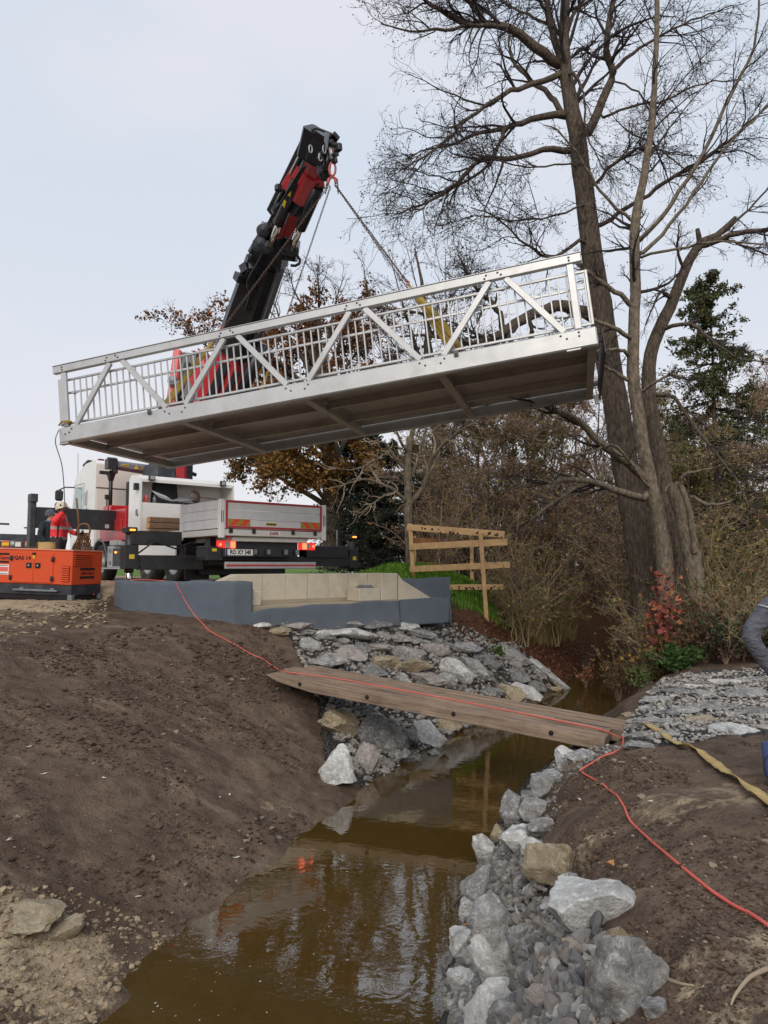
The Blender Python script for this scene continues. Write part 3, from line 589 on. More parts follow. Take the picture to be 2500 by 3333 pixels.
sp = spots([(0, 2900), (260, 2900), (460, 2990), (560, 3060), (420, 3190), (320, 3333), (0, 3333)], 700, 95); rr = np.random.RandomState(96); sz = rr.uniform(.006, .03, len(sp)) * rr.uniform(.4, 1.2, len(sp)); sp[:, 2] += sz * .15
scatter('clay_crumbs', sp, sz, BASE2, CLOD, 97, .6, sands(len(sp), 98))
sp = spots([(0, 1990), (340, 1960), (360, 2030), (200, 2050), (0, 2090)], 260, 99); rr = np.random.RandomState(100); sz = rr.uniform(.015, .06, len(sp)); sp[:, 2] += sz * .05
scatter('clay_crumbs', sp, sz, BASE1, CLOD, 101, .4, sands(len(sp), 102))
# ------------------------------------------------------------------ the footbridge in the air
BO = V(-6.2365, 13.4273, 4.5294); yaw, tlt = -.2717, .1096
BU = V(math.cos(yaw) * math.cos(tlt), math.sin(yaw) * math.cos(tlt), math.sin(tlt)); BV = V(-math.sin(yaw), math.cos(yaw), 0); BW = np.cross(BU, BV)
BL, BWID, HG, HT, HB = 10., 3.78, .304, 1.5315, .147
def bp(u, v, w): return BO + BU * u + BV * v + BW * w
bridge = bpy.data.objects.new('footbridge', None); COL.objects.link(bridge)
bridge.matrix_world = Matrix(((BU[0], BV[0], BW[0], BO[0]), (BU[1], BV[1], BW[1], BO[1]), (BU[2], BV[2], BW[2], BO[2]), (0, 0, 0, 1)))
tag(bridge, 'silver aluminium footbridge with truss railing hanging tilted in mid-air', 'bridge')
def bpart(name, mb, m='alu', parent=None): return part(name, mb, M[m], parent or bridge, None, False)
# girders: web with small flanges
g = MB().box((BL / 2, .045, HG / 2), (BL, .09, HG), b=.022).box((BL / 2, .12, HG - .012), (BL - .02, .07, .024)).box((BL / 2, .12, .012), (BL - .02, .07, .024)); bpart('girder', g)
g = MB().box((BL / 2, BWID - .045, HG / 2), (BL, .09, HG), b=.022).box((BL / 2, BWID - .12, .012), (BL - .02, .07, .024)); bpart('girder', g)
bpart('bottom_bracket', MB().box((9.62, .06, -.012), (.22, .12, .03))); bpart('bottom_bracket', MB().box((.10, .06, -.012), (.2, .12, .03)))
# cross beams, stringers, deck planks
XB = [.10, 2.58, 5.02, 7.46, 9.90]
for k, u in enumerate(XB):
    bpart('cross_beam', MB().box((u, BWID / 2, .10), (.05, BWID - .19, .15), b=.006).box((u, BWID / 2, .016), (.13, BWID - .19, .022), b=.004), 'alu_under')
for k in range(4):
    u0, u1 = XB[k] + .03, XB[k + 1] - .03
    for v in (1.27, 2.52):
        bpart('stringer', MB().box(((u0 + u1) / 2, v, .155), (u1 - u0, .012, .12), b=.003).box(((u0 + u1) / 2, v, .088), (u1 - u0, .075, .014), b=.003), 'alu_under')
NP = 25
dk = MB().box((0, 0, 0), (BL / NP - .0006, BWID - .26, .045), b=.007).mesh('deck_plank')
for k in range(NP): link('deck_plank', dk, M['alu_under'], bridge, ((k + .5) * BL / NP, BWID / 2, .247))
bpart('end_plate', MB().box((BL + .10, BWID / 2 + .05, .115), (.018, BWID - .35, .40)).box((BL + .05, .45, .2), (.1, .05, .08)).box((BL + .05, BWID - .45, .2), (.1, .05, .08)), 'endplate')
bpart('end_angle', MB().box((BL + .035, BWID - .25, -.07), (.10, .07, .20)), 'alu')
# truss: top chord, posts, diagonals
bpart('top_chord', MB().box((4.931, .05, HT - HB / 2), (9.981, .10, HB), b=.012).box((4.931, .05, HT + .004), (9.97, .125, .012)))
bpart('end_post', MB().box((.165, .05, (HG + HT - HB) / 2 + .002), (.115, .075, HT - HB - HG - .006)).box((.065, .05, .80), (.075, .06, .92)))
bpart('end_post', MB().box((9.735, .05, (HG + HT - HB) / 2), (.115, .075, HT - HB - HG - .006)))
TN = [1.345 + 2.413 * k for k in range(4)]; BN = [TN[0] - 1.17] + [2.55 + 2.413 * k for k in range(3)] + [TN[3] + 1.14]
for k, t in enumerate(TN):
    for sgn in (-1, 1):
        b_ = BN[k] + .19 if sgn < 0 else BN[k + 1] - .21
        p0, p1 = V(b_, .05, HG + .004), V(t + sgn * .135, .05, HT - HB - .004)
        bpart('diagonal', MB().taper(p0, p1, .10, .062, .10, .062, up=(0, 1, 0), ch=.1))
bolt = MB().lathe((0, 0, 0), (0, -1, 0), [(0, .016), (.011, .014), (.017, .006), (.019, 0)], 8).mesh('bolt')
BP = []
for t in TN: BP += [(t - .17, HT - .055), (t - .20, HT - .105), (t + .02, HT - .045), (t + .07, HT - .09)]
for b_ in BN[1:4]: BP += [(b_ - .22, .235), (b_ - .13, .18), (b_ + .20, .235), (b_ + .13, .17)]
BP += [(.16, HT - .05), (.16, HT - .10), (9.73, HT - .05), (9.73, HT - .10), (9.73, .25), (9.73, .19), (9.45, .24), (9.54, .18), (.30, .24), (.24, .18), (.15, .16)]
for (u, w) in BP: link('bolt', bolt, M['bolt'], bridge, (u, -.001, w))
for (u, w) in ((2.02, .275), (7.78, .275)): bpart('clip', MB().box((u, -.02, w), (.075, .03, .09)).lathe((u, -.036, w), (0, -1, 0), [(.0, .012), (.02, .01), (.025, 0)], 10), 'bolt')
# railing panel inside the truss
RW0, RW1, RW2, RV = .395, 1.015, 1.265, .155
bpart('handrail', MB().box((5.03, RV, RW2), (9.86, .042, .042))); bpart('middle_rail', MB().box((5.03, RV + .035, RW1), (9.86, .03, .042))); bpart('bottom_rail', MB().box((5.03, RV, RW0), (9.9, .042, .042)))
bpart('toe_board', MB().box((5.0, RV + .04, .335), (9.9, .02, .05)))
bal = MB().box((0, 0, 0), (.026, .026, RW2 - RW0 - .042)).mesh('baluster'); nb = 71
for k in range(nb): link('baluster', bal, M['alu'], bridge, (.30 + (9.93 - .30) * k / (nb - 1), RV, (RW0 + RW2) / 2))
bpart('railing_end_post', MB().box((9.965, RV, (RW0 + RW2) / 2), (.045, .05, RW2 - RW0 + .04)))
bpart('railing_bracket', MB().box((.30, RV - .02, RW1 - .03), (.05, .1, .05)))

# ------------------------------------------------------------------ hook, chains and slings
HOOK = at(1082, 535, 13.93)
def chain_mesh(p0, p1, r=.0065, ln=.052, wd=.033, sag=0.):
    p0, p1 = V(*p0), V(*p1); D = np.linalg.norm(p1 - p0); n = int(D / (ln * .80)); d, s, u = frame(p0, p1)
    a = np.arange(10) * 2 * np.pi / 10; st = (ln - wd) / 2
    path = np.stack([np.where(np.cos(a) > 0, st, -st) + np.cos(a) * wd / 2, np.sin(a) * wd / 2], 1); vs = []; fs = []
    c = np.arange(4) * np.pi / 2
    for k in range(n):
        t = (k + .5) / n; o = p0 + (p1 - p0) * t + V(0, 0, -sag * 4 * t * (1 - t)); A, B = (s, u) if k % 2 else (u, s)
        P = o + path[:, :1] * d + path[:, 1:] * A; nr = np.cos(a)[:, None] * d + np.sin(a)[:, None] * A
        ring = P[:, None] + r * (np.cos(c)[None, :, None] * nr[:, None] + np.sin(c)[None, :, None] * B)
        vs.append(ring.reshape(-1, 3)); base = k * 40
        i, j = np.meshgrid(np.arange(10), np.arange(4), indexing='ij'); i, j = i.ravel(), j.ravel()
        fs.append(base + np.stack([i * 4 + j, ((i + 1) % 10) * 4 + j, ((i + 1) % 10) * 4 + (j + 1) % 4, i * 4 + (j + 1) % 4], 1))
    return np.concatenate(vs), np.concatenate(fs)
def chain(name, p0, p1, label, m='chain', **k):
    v, f = chain_mesh(p0, p1, **k); o = link(name, quadmesh(name, v - V(*p0), f, True), M[m], None, p0); return tag(o, label, 'chain')
ANC = {'nl': bp(2.1, .22, .30), 'nr': bp(7.83, .22, .30), 'fl': bp(2.1, BWID - .15, .28), 'fr': bp(7.83, BWID - .15, .28)}
J = {'nl': .66, 'nr': .63, 'fl': .66, 'fr': .63}
lab = {'nl': 'rusty chain from the crane hook down to the left sling, in front of the boom', 'nr': 'dark chain from the crane hook slanting down right to the wide sling', 'fl': 'thin chain hanging from the hook behind the boom', 'fr': 'rear chain of the pair slanting right from the hook'}
labs = {'nl': 'yellow lifting sling at the left end of the bridge, below the boom', 'nr': 'wide folded yellow sling behind the right half of the railing', 'fl': 'short yellow sling on the far side of the bridge', 'fr': 'yellow sling behind the wide one on the far bridge edge'}
for k in ('nl', 'nr', 'fl', 'fr'):
    e_ = ANC[k]; h0 = HOOK + V(0, 0, -.35) + nrm(e_ - HOOK) * .12; jn = h0 + (e_ - h0) * J[k]
    chain('lifting_chain', h0, jn, lab[k])
    mb = MB(); d, s, u = frame(jn, e_); S = nrm(np.cross(d, V(0, 1, 0) - d * d[1])); w1 = .15 if k == 'nr' else .09
    for q in range(3):                    # folded webbing: three leaves fanning out downward
        o1 = S * (q - 1) * w1 * .42 + np.cross(d, S) * .02 * q
        L_ = np.linalg.norm(e_ - jn); P = [jn + (e_ - jn) * t + o1 * sstep(np.array(t * 1.5)) * 1.0 for t in np.linspace(0, 1.03, 9)]
        n_ = np.cross(d, S); vs = []
        for j_, p_ in enumerate(P):
            wq = (.02 + .055 * min(1, j_ / 2)) * (1.15 if k == 'nr' else .8)
            for a, b in ((-1, -1), (1, -1), (1, 1), (-1, 1)): vs.append(p_ + S * a * wq * .6 + n_ * (b * .006 + .012 * math.sin(j_ * 1.3 + q) * a))
        mb.add(vs, [(j_ * 4 + i, j_ * 4 + (i + 1) % 4, j_ * 4 + 4 + (i + 1) % 4, j_ * 4 + 4 + i) for j_ in range(8) for i in range(4)], True)
    sl = single('lifting_sling', mb, M['sling'], labs[k], 'sling')
    o = link('sling_hook', MB().tube([jn - d * .10, jn - d * .02 + u * .035, jn + d * .04, jn - d * .02 - u * .03], .018, 6).mesh('sling_hook', np.array(sl.location)), M['chain_red'], sl)
# master link assembly under the hook
ml = thing('master_link', 'red oval master link and hooks at the crane tip holding the chains', 'lifting gear', tuple(HOOK))
def ring(c, rx, rz, r, ax=V(1, 0, 0)):
    a = np.linspace(0, 2 * np.pi, 17); P = [V(*c) + ax * math.cos(t) * rx + V(0, 0, 1) * math.sin(t) * rz for t in a]; return MB().tube(P, r, 8, False)
part('oval_link', ring(HOOK + V(0, 0, -.10), .065, .145, .022), M['chain_red'], ml)
part('swivel', MB().tube([HOOK + V(0, 0, .65), HOOK + V(0, 0, .5), HOOK + V(.02, 0, .3), HOOK + V(.0, 0, .12)], [.03, .055, .045, .03], 8), M['chain'], ml)
for sx in (-1, 1):
    d = nrm(ANC['nl' if sx < 0 else 'nr'] - HOOK); c = HOOK + V(0, 0, -.26)
    part('grab_hook', MB().tube([c, c + d * .08 + V(.03 * sx, 0, 0), c + d * .17, c + d * .24 + V(-.02 * sx, 0, 0)], [.022, .034, .03, .02], 8), M['chain_red'], ml)
    v, f = chain_mesh(c + V(.10 * sx, 0, -.05), c + V(.13 * sx, -.1, -.42)); mb = MB(); mb.add(v, [tuple(q) for q in f], True); part('loose_chain_end', mb, M['chain'], ml)
# tag line from the left corner of the bridge to the helmeted man's hand
TL0 = bp(.02, -.02, .2)
# ------------------------------------------------------------------ abutment of concrete with its membrane
ab = thing('bridge_abutment', 'new concrete bridge abutment wrapped below in blue grey dimpled membrane', 'abutment', (AF0[0], AF0[1], 1.1))
def ap(t, s, z): return V(*(AF0 + AD * t + AN * s), z)
AX, AY = V(*AD, 0), V(*AN, 0); ARot = np.stack([AX, AY, V(0, 0, 1)], 1)
def abox(t0, t1, s0, s1, z0, z1, b=.012): return MB().box(ap((t0 + t1) / 2, (s0 + s1) / 2, (z0 + z1) / 2), (t1 - t0, s1 - s0, z1 - z0), ARot, b)
M['concrete_dark'] = mat('dirty shaded concrete', (.36, .30, .22), .9, 0, .14, 4, .12, 40, dirt=(.20, .16, .12), ds=2, da=.6)  # dirty concrete, with the shadow on the seat put into its colour
part('seat', abox(.04, 4.02, .05, .75, .7, 1.42), M['concrete_dark'], ab)
for k in range(1, 6): part('formwork_line', abox(.30 + k * .54, .308 + k * .54, .5465, .5495, 1.43, 2.01, .0005), M['concrete_dark'], ab)
part('wall_foot_stain', abox(.31, 3.54, .5468, .5494, 1.421, 1.50, .0005), M['concrete_dark'], ab)
part('back_wall', abox(.30, 1.93, .55, .85, 1.2, 2.02), M['concrete'], ab); part('back_wall', abox(1.936, 3.55, .55, .85, 1.2, 2.018), M['concrete'], ab)
part('end_pier', abox(3.555, 4.02, .06, .84, 1.423, 2.02), M['concrete'], ab)
part('end_pier', MB().prism([(-.42, 1.5), (.03, 1.5), (.03, 2.0), (.0, 2.02), (-.42, 1.86)], ap(.30, .55, 0), AX, (0, 0, 1), AY, .3), M['concrete'], ab)
part('bearing_block', abox(.10, .55, .08, .50, 1.423, 1.70), M['concrete'], ab); part('bearing_block', abox(2.95, 3.54, .08, .52, 1.423, 1.70), M['concrete'], ab)
for t0 in (.14, 3.12):
    part('bearing_plate', abox(t0, t0 + .28, .12, .42, 1.703, 1.735), M['steelplate'], ab); part('bearing_plate', abox(t0 + .03, t0 + .25, .15, .39, 1.738, 1.768), M['steelplate'], ab)
RW_ = V(1.30, 16.55)                       # tip of the right wing wall
d_ = V(*nrm(RW_ - AF1), 0)
part('wing_wall', MB().prism([(0, 1.0), (.98, 1.0), (.98, 1.42), (.12, 1.86), (0, 1.99)], V(*AF1, 0) + V(*AN, 0) * .06, d_, (0, 0, 1), V(-d_[1], d_[0], 0), .25), M['concrete'], ab)
def membrane_mat():
    m = mat('dimpled membrane', (.19, .225, .275), .42, 0, .10, 3, 0, dirt=(.23, .21, .185), ds=2.6, da=.45); N, Lk = m.node_tree.nodes, m.node_tree.links; p = N['Principled BSDF']
    uv = N.new('ShaderNodeUVMap'); uv.uv_map = 'UVMap'; s_ = N.new('ShaderNodeSeparateXYZ'); Lk.new(uv.outputs[0], s_.inputs[0]); hs = []
    for k in (0, 1):
        a = N.new('ShaderNodeMath'); a.operation = 'MULTIPLY'; a.inputs[1].default_value = 2 * math.pi / .034; Lk.new(s_.outputs[k], a.inputs[0]); b = N.new('ShaderNodeMath'); b.operation = 'SINE'; Lk.new(a.outputs[0], b.inputs[0]); hs.append(b.outputs[0])
    c = N.new('ShaderNodeMath'); c.operation = 'MULTIPLY'; Lk.new(hs[0], c.inputs[0]); Lk.new(hs[1], c.inputs[1])
    bu = N.new('ShaderNodeBump'); bu.inputs['Strength'].default_value = .8; bu.inputs['Distance'].default_value = .02; Lk.new(c.outputs[0], bu.inputs['Height']); Lk.new(bu.outputs[0], p.inputs['Normal'])
    return m
M['membrane'] = membrane_mat()
def membrane(path, zt, seed, nz=14, label=None):    # path of (x, y); zt(s)->top height
    P = np.array(path, float); seg = np.r_[0, np.cumsum(np.hypot(*np.diff(P, axis=0).T))]; S = np.arange(0, seg[-1], .05); X = np.interp(S, seg, P[:, 0]); Y = np.interp(S, seg, P[:, 1])
    for _ in range(4): X[1:-1] = (X[:-2] + X[1:-1] * 2 + X[2:]) / 4; Y[1:-1] = (Y[:-2] + Y[1:-1] * 2 + Y[2:]) / 4
    tx, ty = np.gradient(X), np.gradient(Y); L_ = np.hypot(tx, ty); nx_, ny_ = ty / L_, -tx / L_; vs = []; uv = []
    for j in range(nz):
        f = j / (nz - 1); z = .86 + (np.array([zt(s) for s in S]) - .86) * f + .012 * noise3(S * 3, 0, 0, seed) * f
        bul = .036 * noise3(S * 1.1, f * 1.2, 0, seed + 1) + .020 * noise3(S * 4, f * .6, 0, seed + 2)
        vs.append(np.stack([X + nx_ * bul, Y + ny_ * bul, z], 1)); uv.append(np.stack([S, z], 1))
    n = len(S); v = np.concatenate(vs); u = np.concatenate(uv); i = (np.arange(nz - 1)[:, None] * n + np.arange(n - 1)[None]).ravel(); f = np.stack([i, i + 1, i + n + 1, i + n], 1)
    me_ = quadmesh('dimpled_membrane', v - INV[ab.name], f, True); ul = me_.uv_layers.new(name='UVMap'); ul.data.foreach_set('uv', u[f.ravel()].astype(np.float32).ravel())
    o = link('dimpled_membrane', me_, M['membrane'], ab); md = o.modifiers.new('thick', 'SOLIDIFY'); md.thickness = .018; md.offset = -1
    if label: o['label'] = label
LW = [(-5.25, 15.0), (-5.42, 14.5), (-5.38, 14.05), (-5.12, 13.82), (-4.2, 13.58), (-3.3, 13.38), (-2.98, 13.30), (-2.90, 13.17), (-2.74, 13.16), (-2.66, 13.30), tuple(AF0 + AD * .34 - AN * .02)]
membrane(LW, lambda s: 1.90 + .012 * math.sin(s * 2.3), 5, label='tall blue grey membrane wrapping the left wing')
membrane([tuple(AF0 + AD * .28 - AN * .02), tuple(AF0 + AD * 2 - AN * .03), tuple(AF1 - AN * .02)], lambda s: 1.415 - .10 * math.exp(-s * 1.4) + .012 * math.sin(s * 5), 8)
membrane([tuple(AF1 + AN * .02 + AD * .0), tuple(AF1 * .5 + RW_ * .5 + V(.03, -.06)), tuple(RW_ + V(.25, .12))], lambda s: 1.43 + .02 * s, 11)
membrane([tuple(AF1 + AN * .42 + AD * .2), tuple(RW_ + V(.10, .25)), tuple(RW_ + V(.27, .10))], lambda s: 1.88 + .03 * s, 12)

# ------------------------------------------------------------------ the lorry with its loader crane
TA = math.radians(40); TZ = 1.75
T0 = V(-3.43, 14.78, TZ)
truck = thing('crane_truck', 'white four axle flatbed lorry with red and black loader crane raised', 'truck', tuple(T0), TA)
TR = np.array([[math.cos(TA), -math.sin(TA), 0], [math.sin(TA), math.cos(TA), 0], [0, 0, 1]])
def tw(x_, y_, z_): return T0 + TR @ V(x_, y_, z_)           # lorry to world
def tl(p): return TR.T @ (V(*p) - T0)                        # world to lorry
def tp(name, mb, m, parent=None, label=None): return part(name, mb, M[m], parent or truck, label, False)
def bx(x0, x1, y0, y1, z0, z1, b=None): return MB().box(((x0 + x1) / 2, (y0 + y1) / 2, (z0 + z1) / 2), (x1 - x0, y1 - y0, z1 - z0), None, b)
W_ = 2.7
tp('chassis', bx(.75, .95, .3, 10.3, .72, 1.02).box((1.75, 5.3, .87), (.2, 10, .3)).box((1.3, .32, .8), (1.6, .12, .34)).box((1.3, 2.9, .85), (.8, 1.2, .4)).box((1.3, 5.6, .8), (1.9, 1.2, .5)), 'black')
tp('underbody', bx(.35, 2.25, .55, 1.5, .55, 1.0).box((1.3, 1.0, .75), (2.2, .25, .6)).box((.5, 1.9, .72), (.35, .7, .35)).box((2.1, 1.9, .72), (.35, .7, .35)), 'black')
# flatbed
bed = tp('bed_frame', bx(0, W_, 0, 4.45, 1.07, 1.21).box((1.3, 2.2, 1.01), (1.9, 4.2, .10)), 'white_dirty')
tp('bed_floor', bx(.06, W_ - .06, .06, 4.45, 1.213, 1.235), 'truckwood', bed)
def boards(x0, x1, y0, y1, z0, z1, n, thing_name, along):
    root = None
    for k in range(n):
        a, b = z0 + (z1 - z0) * k / n, z0 + (z1 - z0) * (k + 1) / n - .006
        if root is None: root = tp(thing_name, bx(x0, x1, y0, y1, a, b), 'board')
        else: tp('board', bx(x0, x1, y0, y1, a, b), 'board', root)
    return root
tg = boards(.11, W_ - .11, 0, .032, 1.225, 1.83, 3, 'tailgate', 'x')
for z0, z1 in ((1.232, 1.282), (1.777, 1.827)): tp('red_strip', bx(.12, W_ - .12, -.006, -.003, z0, z1, .0005), 'redband', tg)
for x0, x1 in ((.12, .172), (W_ - .172, W_ - .12)): tp('red_strip', bx(x0, x1, -.006, -.003, 1.283, 1.776, .0005), 'redband', tg)
for x0, x1, s in ((.18, .70, 1), (W_ - .70, W_ - .18, -1)):
    tp('hazard_panel', bx(x0, x1, -.009, -.0062, 1.29, 1.43, .0005), 'ochre', tg)
    for k in (0, 1):
        xa = x0 + .04 + k * .24; mb = MB(); sh = .12 if s > 0 else -.12; mb.add([(xa + (.0 if s > 0 else .12), -.0115, 1.292), (xa + .12 + (.0 if s > 0 else .12), -.0115, 1.292), (xa + .12 + sh + (.0 if s > 0 else .12), -.0115, 1.428), (xa + sh + (.0 if s > 0 else .12), -.0115, 1.428)], [(0, 1, 2, 3)]); tp('hazard_stripe', mb, 'hazred', tg)
tp('sticker', bx(1.10, 1.36, -.009, -.0035, 1.315, 1.375, .0005), 'yellow', tg)
tp('sticker', bx(1.105, 1.355, -.0115, -.0095, 1.330, 1.360, .0005), 'black', tg); tp('sticker', bx(1.40, 1.58, -.006, -.0035, 1.30, 1.36, .0005), 'cream', tg)
for x_ in (.20, .75, 1.75, 2.35): tp('hinge', bx(x_, x_ + .08, -.03, .0, 1.13, 1.24), 'black')
for x0, x1 in ((-.01, .105), (W_ - .105, W_ + .01)):
    q = tp('corner_post', bx(x0, x1, -.01, .10, 1.02, 1.845), 'white'); tp('post_slot', bx(x0 + .02, x0 + .035, -.014, -.009, 1.35, 1.6, .001).box((x0 + .07, -.012, 1.475), (.015, .005, .25), None, .001), 'black', q)
sg = boards(-.005, .03, .11, 1.88, 1.225, 1.83, 3, 'side_gate', 'y'); tp('side_post', bx(-.015, .05, 1.885, 2.0, 1.02, 1.85), 'white')
rg = boards(W_ - .03, W_ + .005, .11, 1.88, 1.225, 1.83, 3, 'side_gate', 'y'); tp('side_post', bx(W_ - .05, W_ + .015, 1.885, 2.0, 1.02, 1.85), 'white'); boards(W_ - .03, W_ + .005, 2.0, 4.4, 1.225, 1.83, 3, 'side_gate', 'y')
dg = tp('dropped_side_gate', bx(-.075, -.04, 2.05, 4.4, .62, 1.17), 'white'); rail_ = tp('perforated_edge', bx(-.03, .0, 2.02, 4.44, 1.10, 1.245), 'white_dirty')
for k in range(14): tp('edge_hole', MB().lathe((-.031, 2.15 + k * .165, 1.18), (-1, 0, 0), [(0, .003), (.022, .003), (.024, 0)], 8), 'hole', rail_)
tp('side_hinge', bx(-.06, -.01, 2.3, 2.38, 1.06, 1.16).box((-.035, 3.1, 1.11), (.05, .08, .1)).box((-.035, 3.9, 1.11), (.05, .08, .1)), 'black')
# tool locker at the front of the bed, open towards the rear
lk = tp('tool_locker', MB().prism([(4.50, 1.04), (5.28, 1.04), (5.28, 2.72), (5.12, 2.85), (4.62, 2.80), (4.50, 2.70)], (.0, 0, 0), (0, 1, 0), (0, 0, 1), (1, 0, 0), .05), 'white')
tp('locker_side', MB().prism([(4.50, 1.04), (5.28, 1.04), (5.28, 2.72), (5.12, 2.85), (4.62, 2.80), (4.50, 2.70)], (W_ - .05, 0, 0), (0, 1, 0), (0, 0, 1), (1, 0, 0), .05), 'white', lk)
tp('locker_back', bx(.051, W_ - .051, 5.2, 5.26, 1.04, 2.78), 'white', lk); tp('locker_roof', MB().prism([(4.50, 2.62), (5.2, 2.72), (5.12, 2.848), (4.62, 2.798), (4.50, 2.698)], (.052, 0, 0), (0, 1, 0), (0, 0, 1), (1, 0, 0), W_ - .104), 'white', lk)
tp('locker_front', bx(.051, W_ - .051, 4.52, 4.56, 1.04, 2.08), 'white', lk); tp('locker_shelf', bx(.052, W_ - .052, 4.565, 5.19, 2.02, 2.06), 'cream', lk)
tp('locker_door', bx(-.006, -.002, 4.56, 5.2, 1.3, 2.25, .002), 'white', lk); tp('door_latch', bx(-.02, -.006, 4.62, 4.74, 1.75, 1.9), 'grey', lk); tp('door_latch', bx(-.02, -.006, 4.58, 4.62, 1.72, 1.78), 'black', lk)
for x_, y_ in ((.28, 4.47), (2.32, 4.47)): tp('work_lamp', bx(x_ - .08, x_ + .08, y_ - .07, y_ + .02, 2.66, 2.80), 'black', lk); tp('lamp_glass', bx(x_ - .055, x_ + .055, y_ - .076, y_ - .071, 2.68, 2.78, .002), 'lgrey', lk)
tp('work_lamp', bx(-.12, -.01, 4.56, 4.68, 2.40, 2.58), 'black', lk)
# tools in the locker (loose things of their own)
def ttop(name, mb, m, label, cat): 
    mb.v = [(TR @ v.T).T + T0 for v in mb.v]; return single(name, mb, M[m], label, cat)
M['shovel'] = mat('dull steel', (.16, .12, .09), .5, .4, .3)
ttop('shovel', MB().lathe((1.62, 4.70, 2.33), (.25, -1, .1), [(0, .05), (.16, .03), (.185, 0), (.16, -.015), (0, .02)], 14).cyl((1.75, 4.72, 2.33), (2.38, 4.70, 2.29), .018, 8).box((2.42, 4.70, 2.29), (.09, .03, .12)), 'shovel', 'round brown shovel hanging in the white tool locker', 'shovel')
mb = MB()
for k in range(7):
    a = .35 + .06 * k; mb.tube([(a, 4.62, 2.42 - .02 * k), (a + .22, 4.60, 2.24 - .012 * k), (a + .55, 4.60, 2.16 + .006 * k), (a + .85, 4.62, 2.30 - .01 * k)], .013, 5)
ttop('folded_tarpaulin', mb, 'lgrey', 'pale folded tarpaulin strips draped in the tool locker', 'tarpaulin')
ttop('tool_case', bx(.75, 2.35, 4.62, 5.0, 2.063, 2.15), 'black', 'flat black case lying on the shelf of the tool locker', 'case')
ttop('paint_can', MB().lathe((.22, 4.66, 2.063), (0, 0, 1), [(.0, 0), (.06, 0), (.06, .2), (.05, .22), (0, .22)], 12), 'lightred', 'small red spray can in the left corner of the tool locker', 'can')
ttop('bottle', MB().lathe((.46, 4.68, 2.063), (0, 0, 1), [(.0, 0), (.05, 0), (.05, .16), (.02, .2), (.02, .25), (0, .25)], 10), 'grey', 'dark bottle beside the red can in the tool locker', 'bottle')
for k, zz in enumerate((1.24, 1.395, 1.55)):
    ln = 2.1 - .1 * (k == 1)
    mb = bx(.16, .16 + ln, 4.2, 4.42, zz, zz + .14); o = ttop('load_beam', mb, 'truckwood', ['lowest brown beam of the stack on the lorry bed', 'middle brown beam of the stack on the lorry bed', 'topmost brown beam of the stack on the lorry bed'][k], 'beam')
    e_ = MB().box((.157, 4.31, zz + .07), (.006, .20, .12)); e_.v = [(TR @ v.T).T + T0 - V(*o.location) for v in e_.v]; link('beam_end', e_.mesh('beam_end'), M['woodend'], o)
# rear: lamps, plate, bumper
for xc, s in ((.27, 1), (2.33, -1)):
    l = tp('tail_lamp', bx(xc - .22, xc + .22, .20, .28, .80, .97), 'lamp_red'); tp('brake_lens', bx(xc - .22 + (.30 if s > 0 else .07), xc - .22 + (.41 if s > 0 else .19), .188, .199, .815, .955), 'lamp_redhot', l)
    tp('white_lens', bx(xc - .05, xc + .06, .19, .199, .82, .95), 'lgrey', l); tp('side_lens', MB().blob((xc - s * .16, .195, .885), (.035, .015, .035)), 'lamp_redhot', l)
pl = tp('number_plate', bx(.20, .86, .13, .14, .66, .79, .002), 'white', label='number plate reading RO XY 540'); tp('plate_band', bx(.20, .245, .126, .1295, .66, .79, .001), 'shoe', pl)
tp('plate_holder', bx(.16, .90, .141, .2, .62, .81), 'black'); tp('side_box', bx(-.2, .18, .2, .7, .55, .85), 'black'); tp('sticker', bx(-.08, .03, .193, .199, .74, .80, .001), 'yellow')
bm_ = tp('bumper', bx(.15, 2.45, .02, .10, .37, .52), 'lgrey'); tp('red_strip', bx(.16, 2.44, .014, .019, .425, .465, .001), 'redband', bm_)
for x_ in (.9, 1.25, 1.7, 2.0): tp('rear_fitting', bx(x_, x_ + .08, .16, .24, .68, .80), 'grey')
tp('spare_tank', MB().lathe((1.35, .55, .80), (0, -1, 0), [(0, .2), (.12, .2), (.2, .16), (.2, 0)], 16), 'black')
for x_ in (.02, 2.08): tp('mud_flap', bx(x_, x_ + .6, 1.72, 1.75, .12, .95), 'black')
tp('rear_crossmember', bx(.3, 2.4, 1.5, 1.7, .22, .7), 'black')
# wheels
def wheel(x_, y_, r=.535, s=-1):
    o = V(x_, y_, r - .01); tyre = MB().lathe(o, (s, 0, 0), [(.30, -.02), (.36, .02), (.46, .035), (r - .03, .015), (r, -.03), (r, -.27), (r - .03, -.31), (.36, -.31)], 32)
    t = tp('wheel', tyre, 'rubber', label='front steering wheel' if y_ > 7 else None); tp('rim', MB().lathe(o, (s, 0, 0), [(.30, -.03), (.305, -.005), (.28, -.03), (.235, -.09), (.15, -.07), (.13, -.01), (.07, .02), (0, .025)], 24), 'rim', t)
    nut = MB()
    for k in range(10):
        a = k * math.pi / 5; nut.cyl(o + V(s * -.085, .19 * math.cos(a), .19 * math.sin(a)), o + V(s * -.045, .19 * math.cos(a), .19 * math.sin(a)), .018, 6)
    tp('wheel_nuts', nut, 'lgrey', t)
for y_ in (2.48, 4.05, 7.5, 9.6): wheel(.06, y_, s=-1); wheel(2.54, y_, s=1)
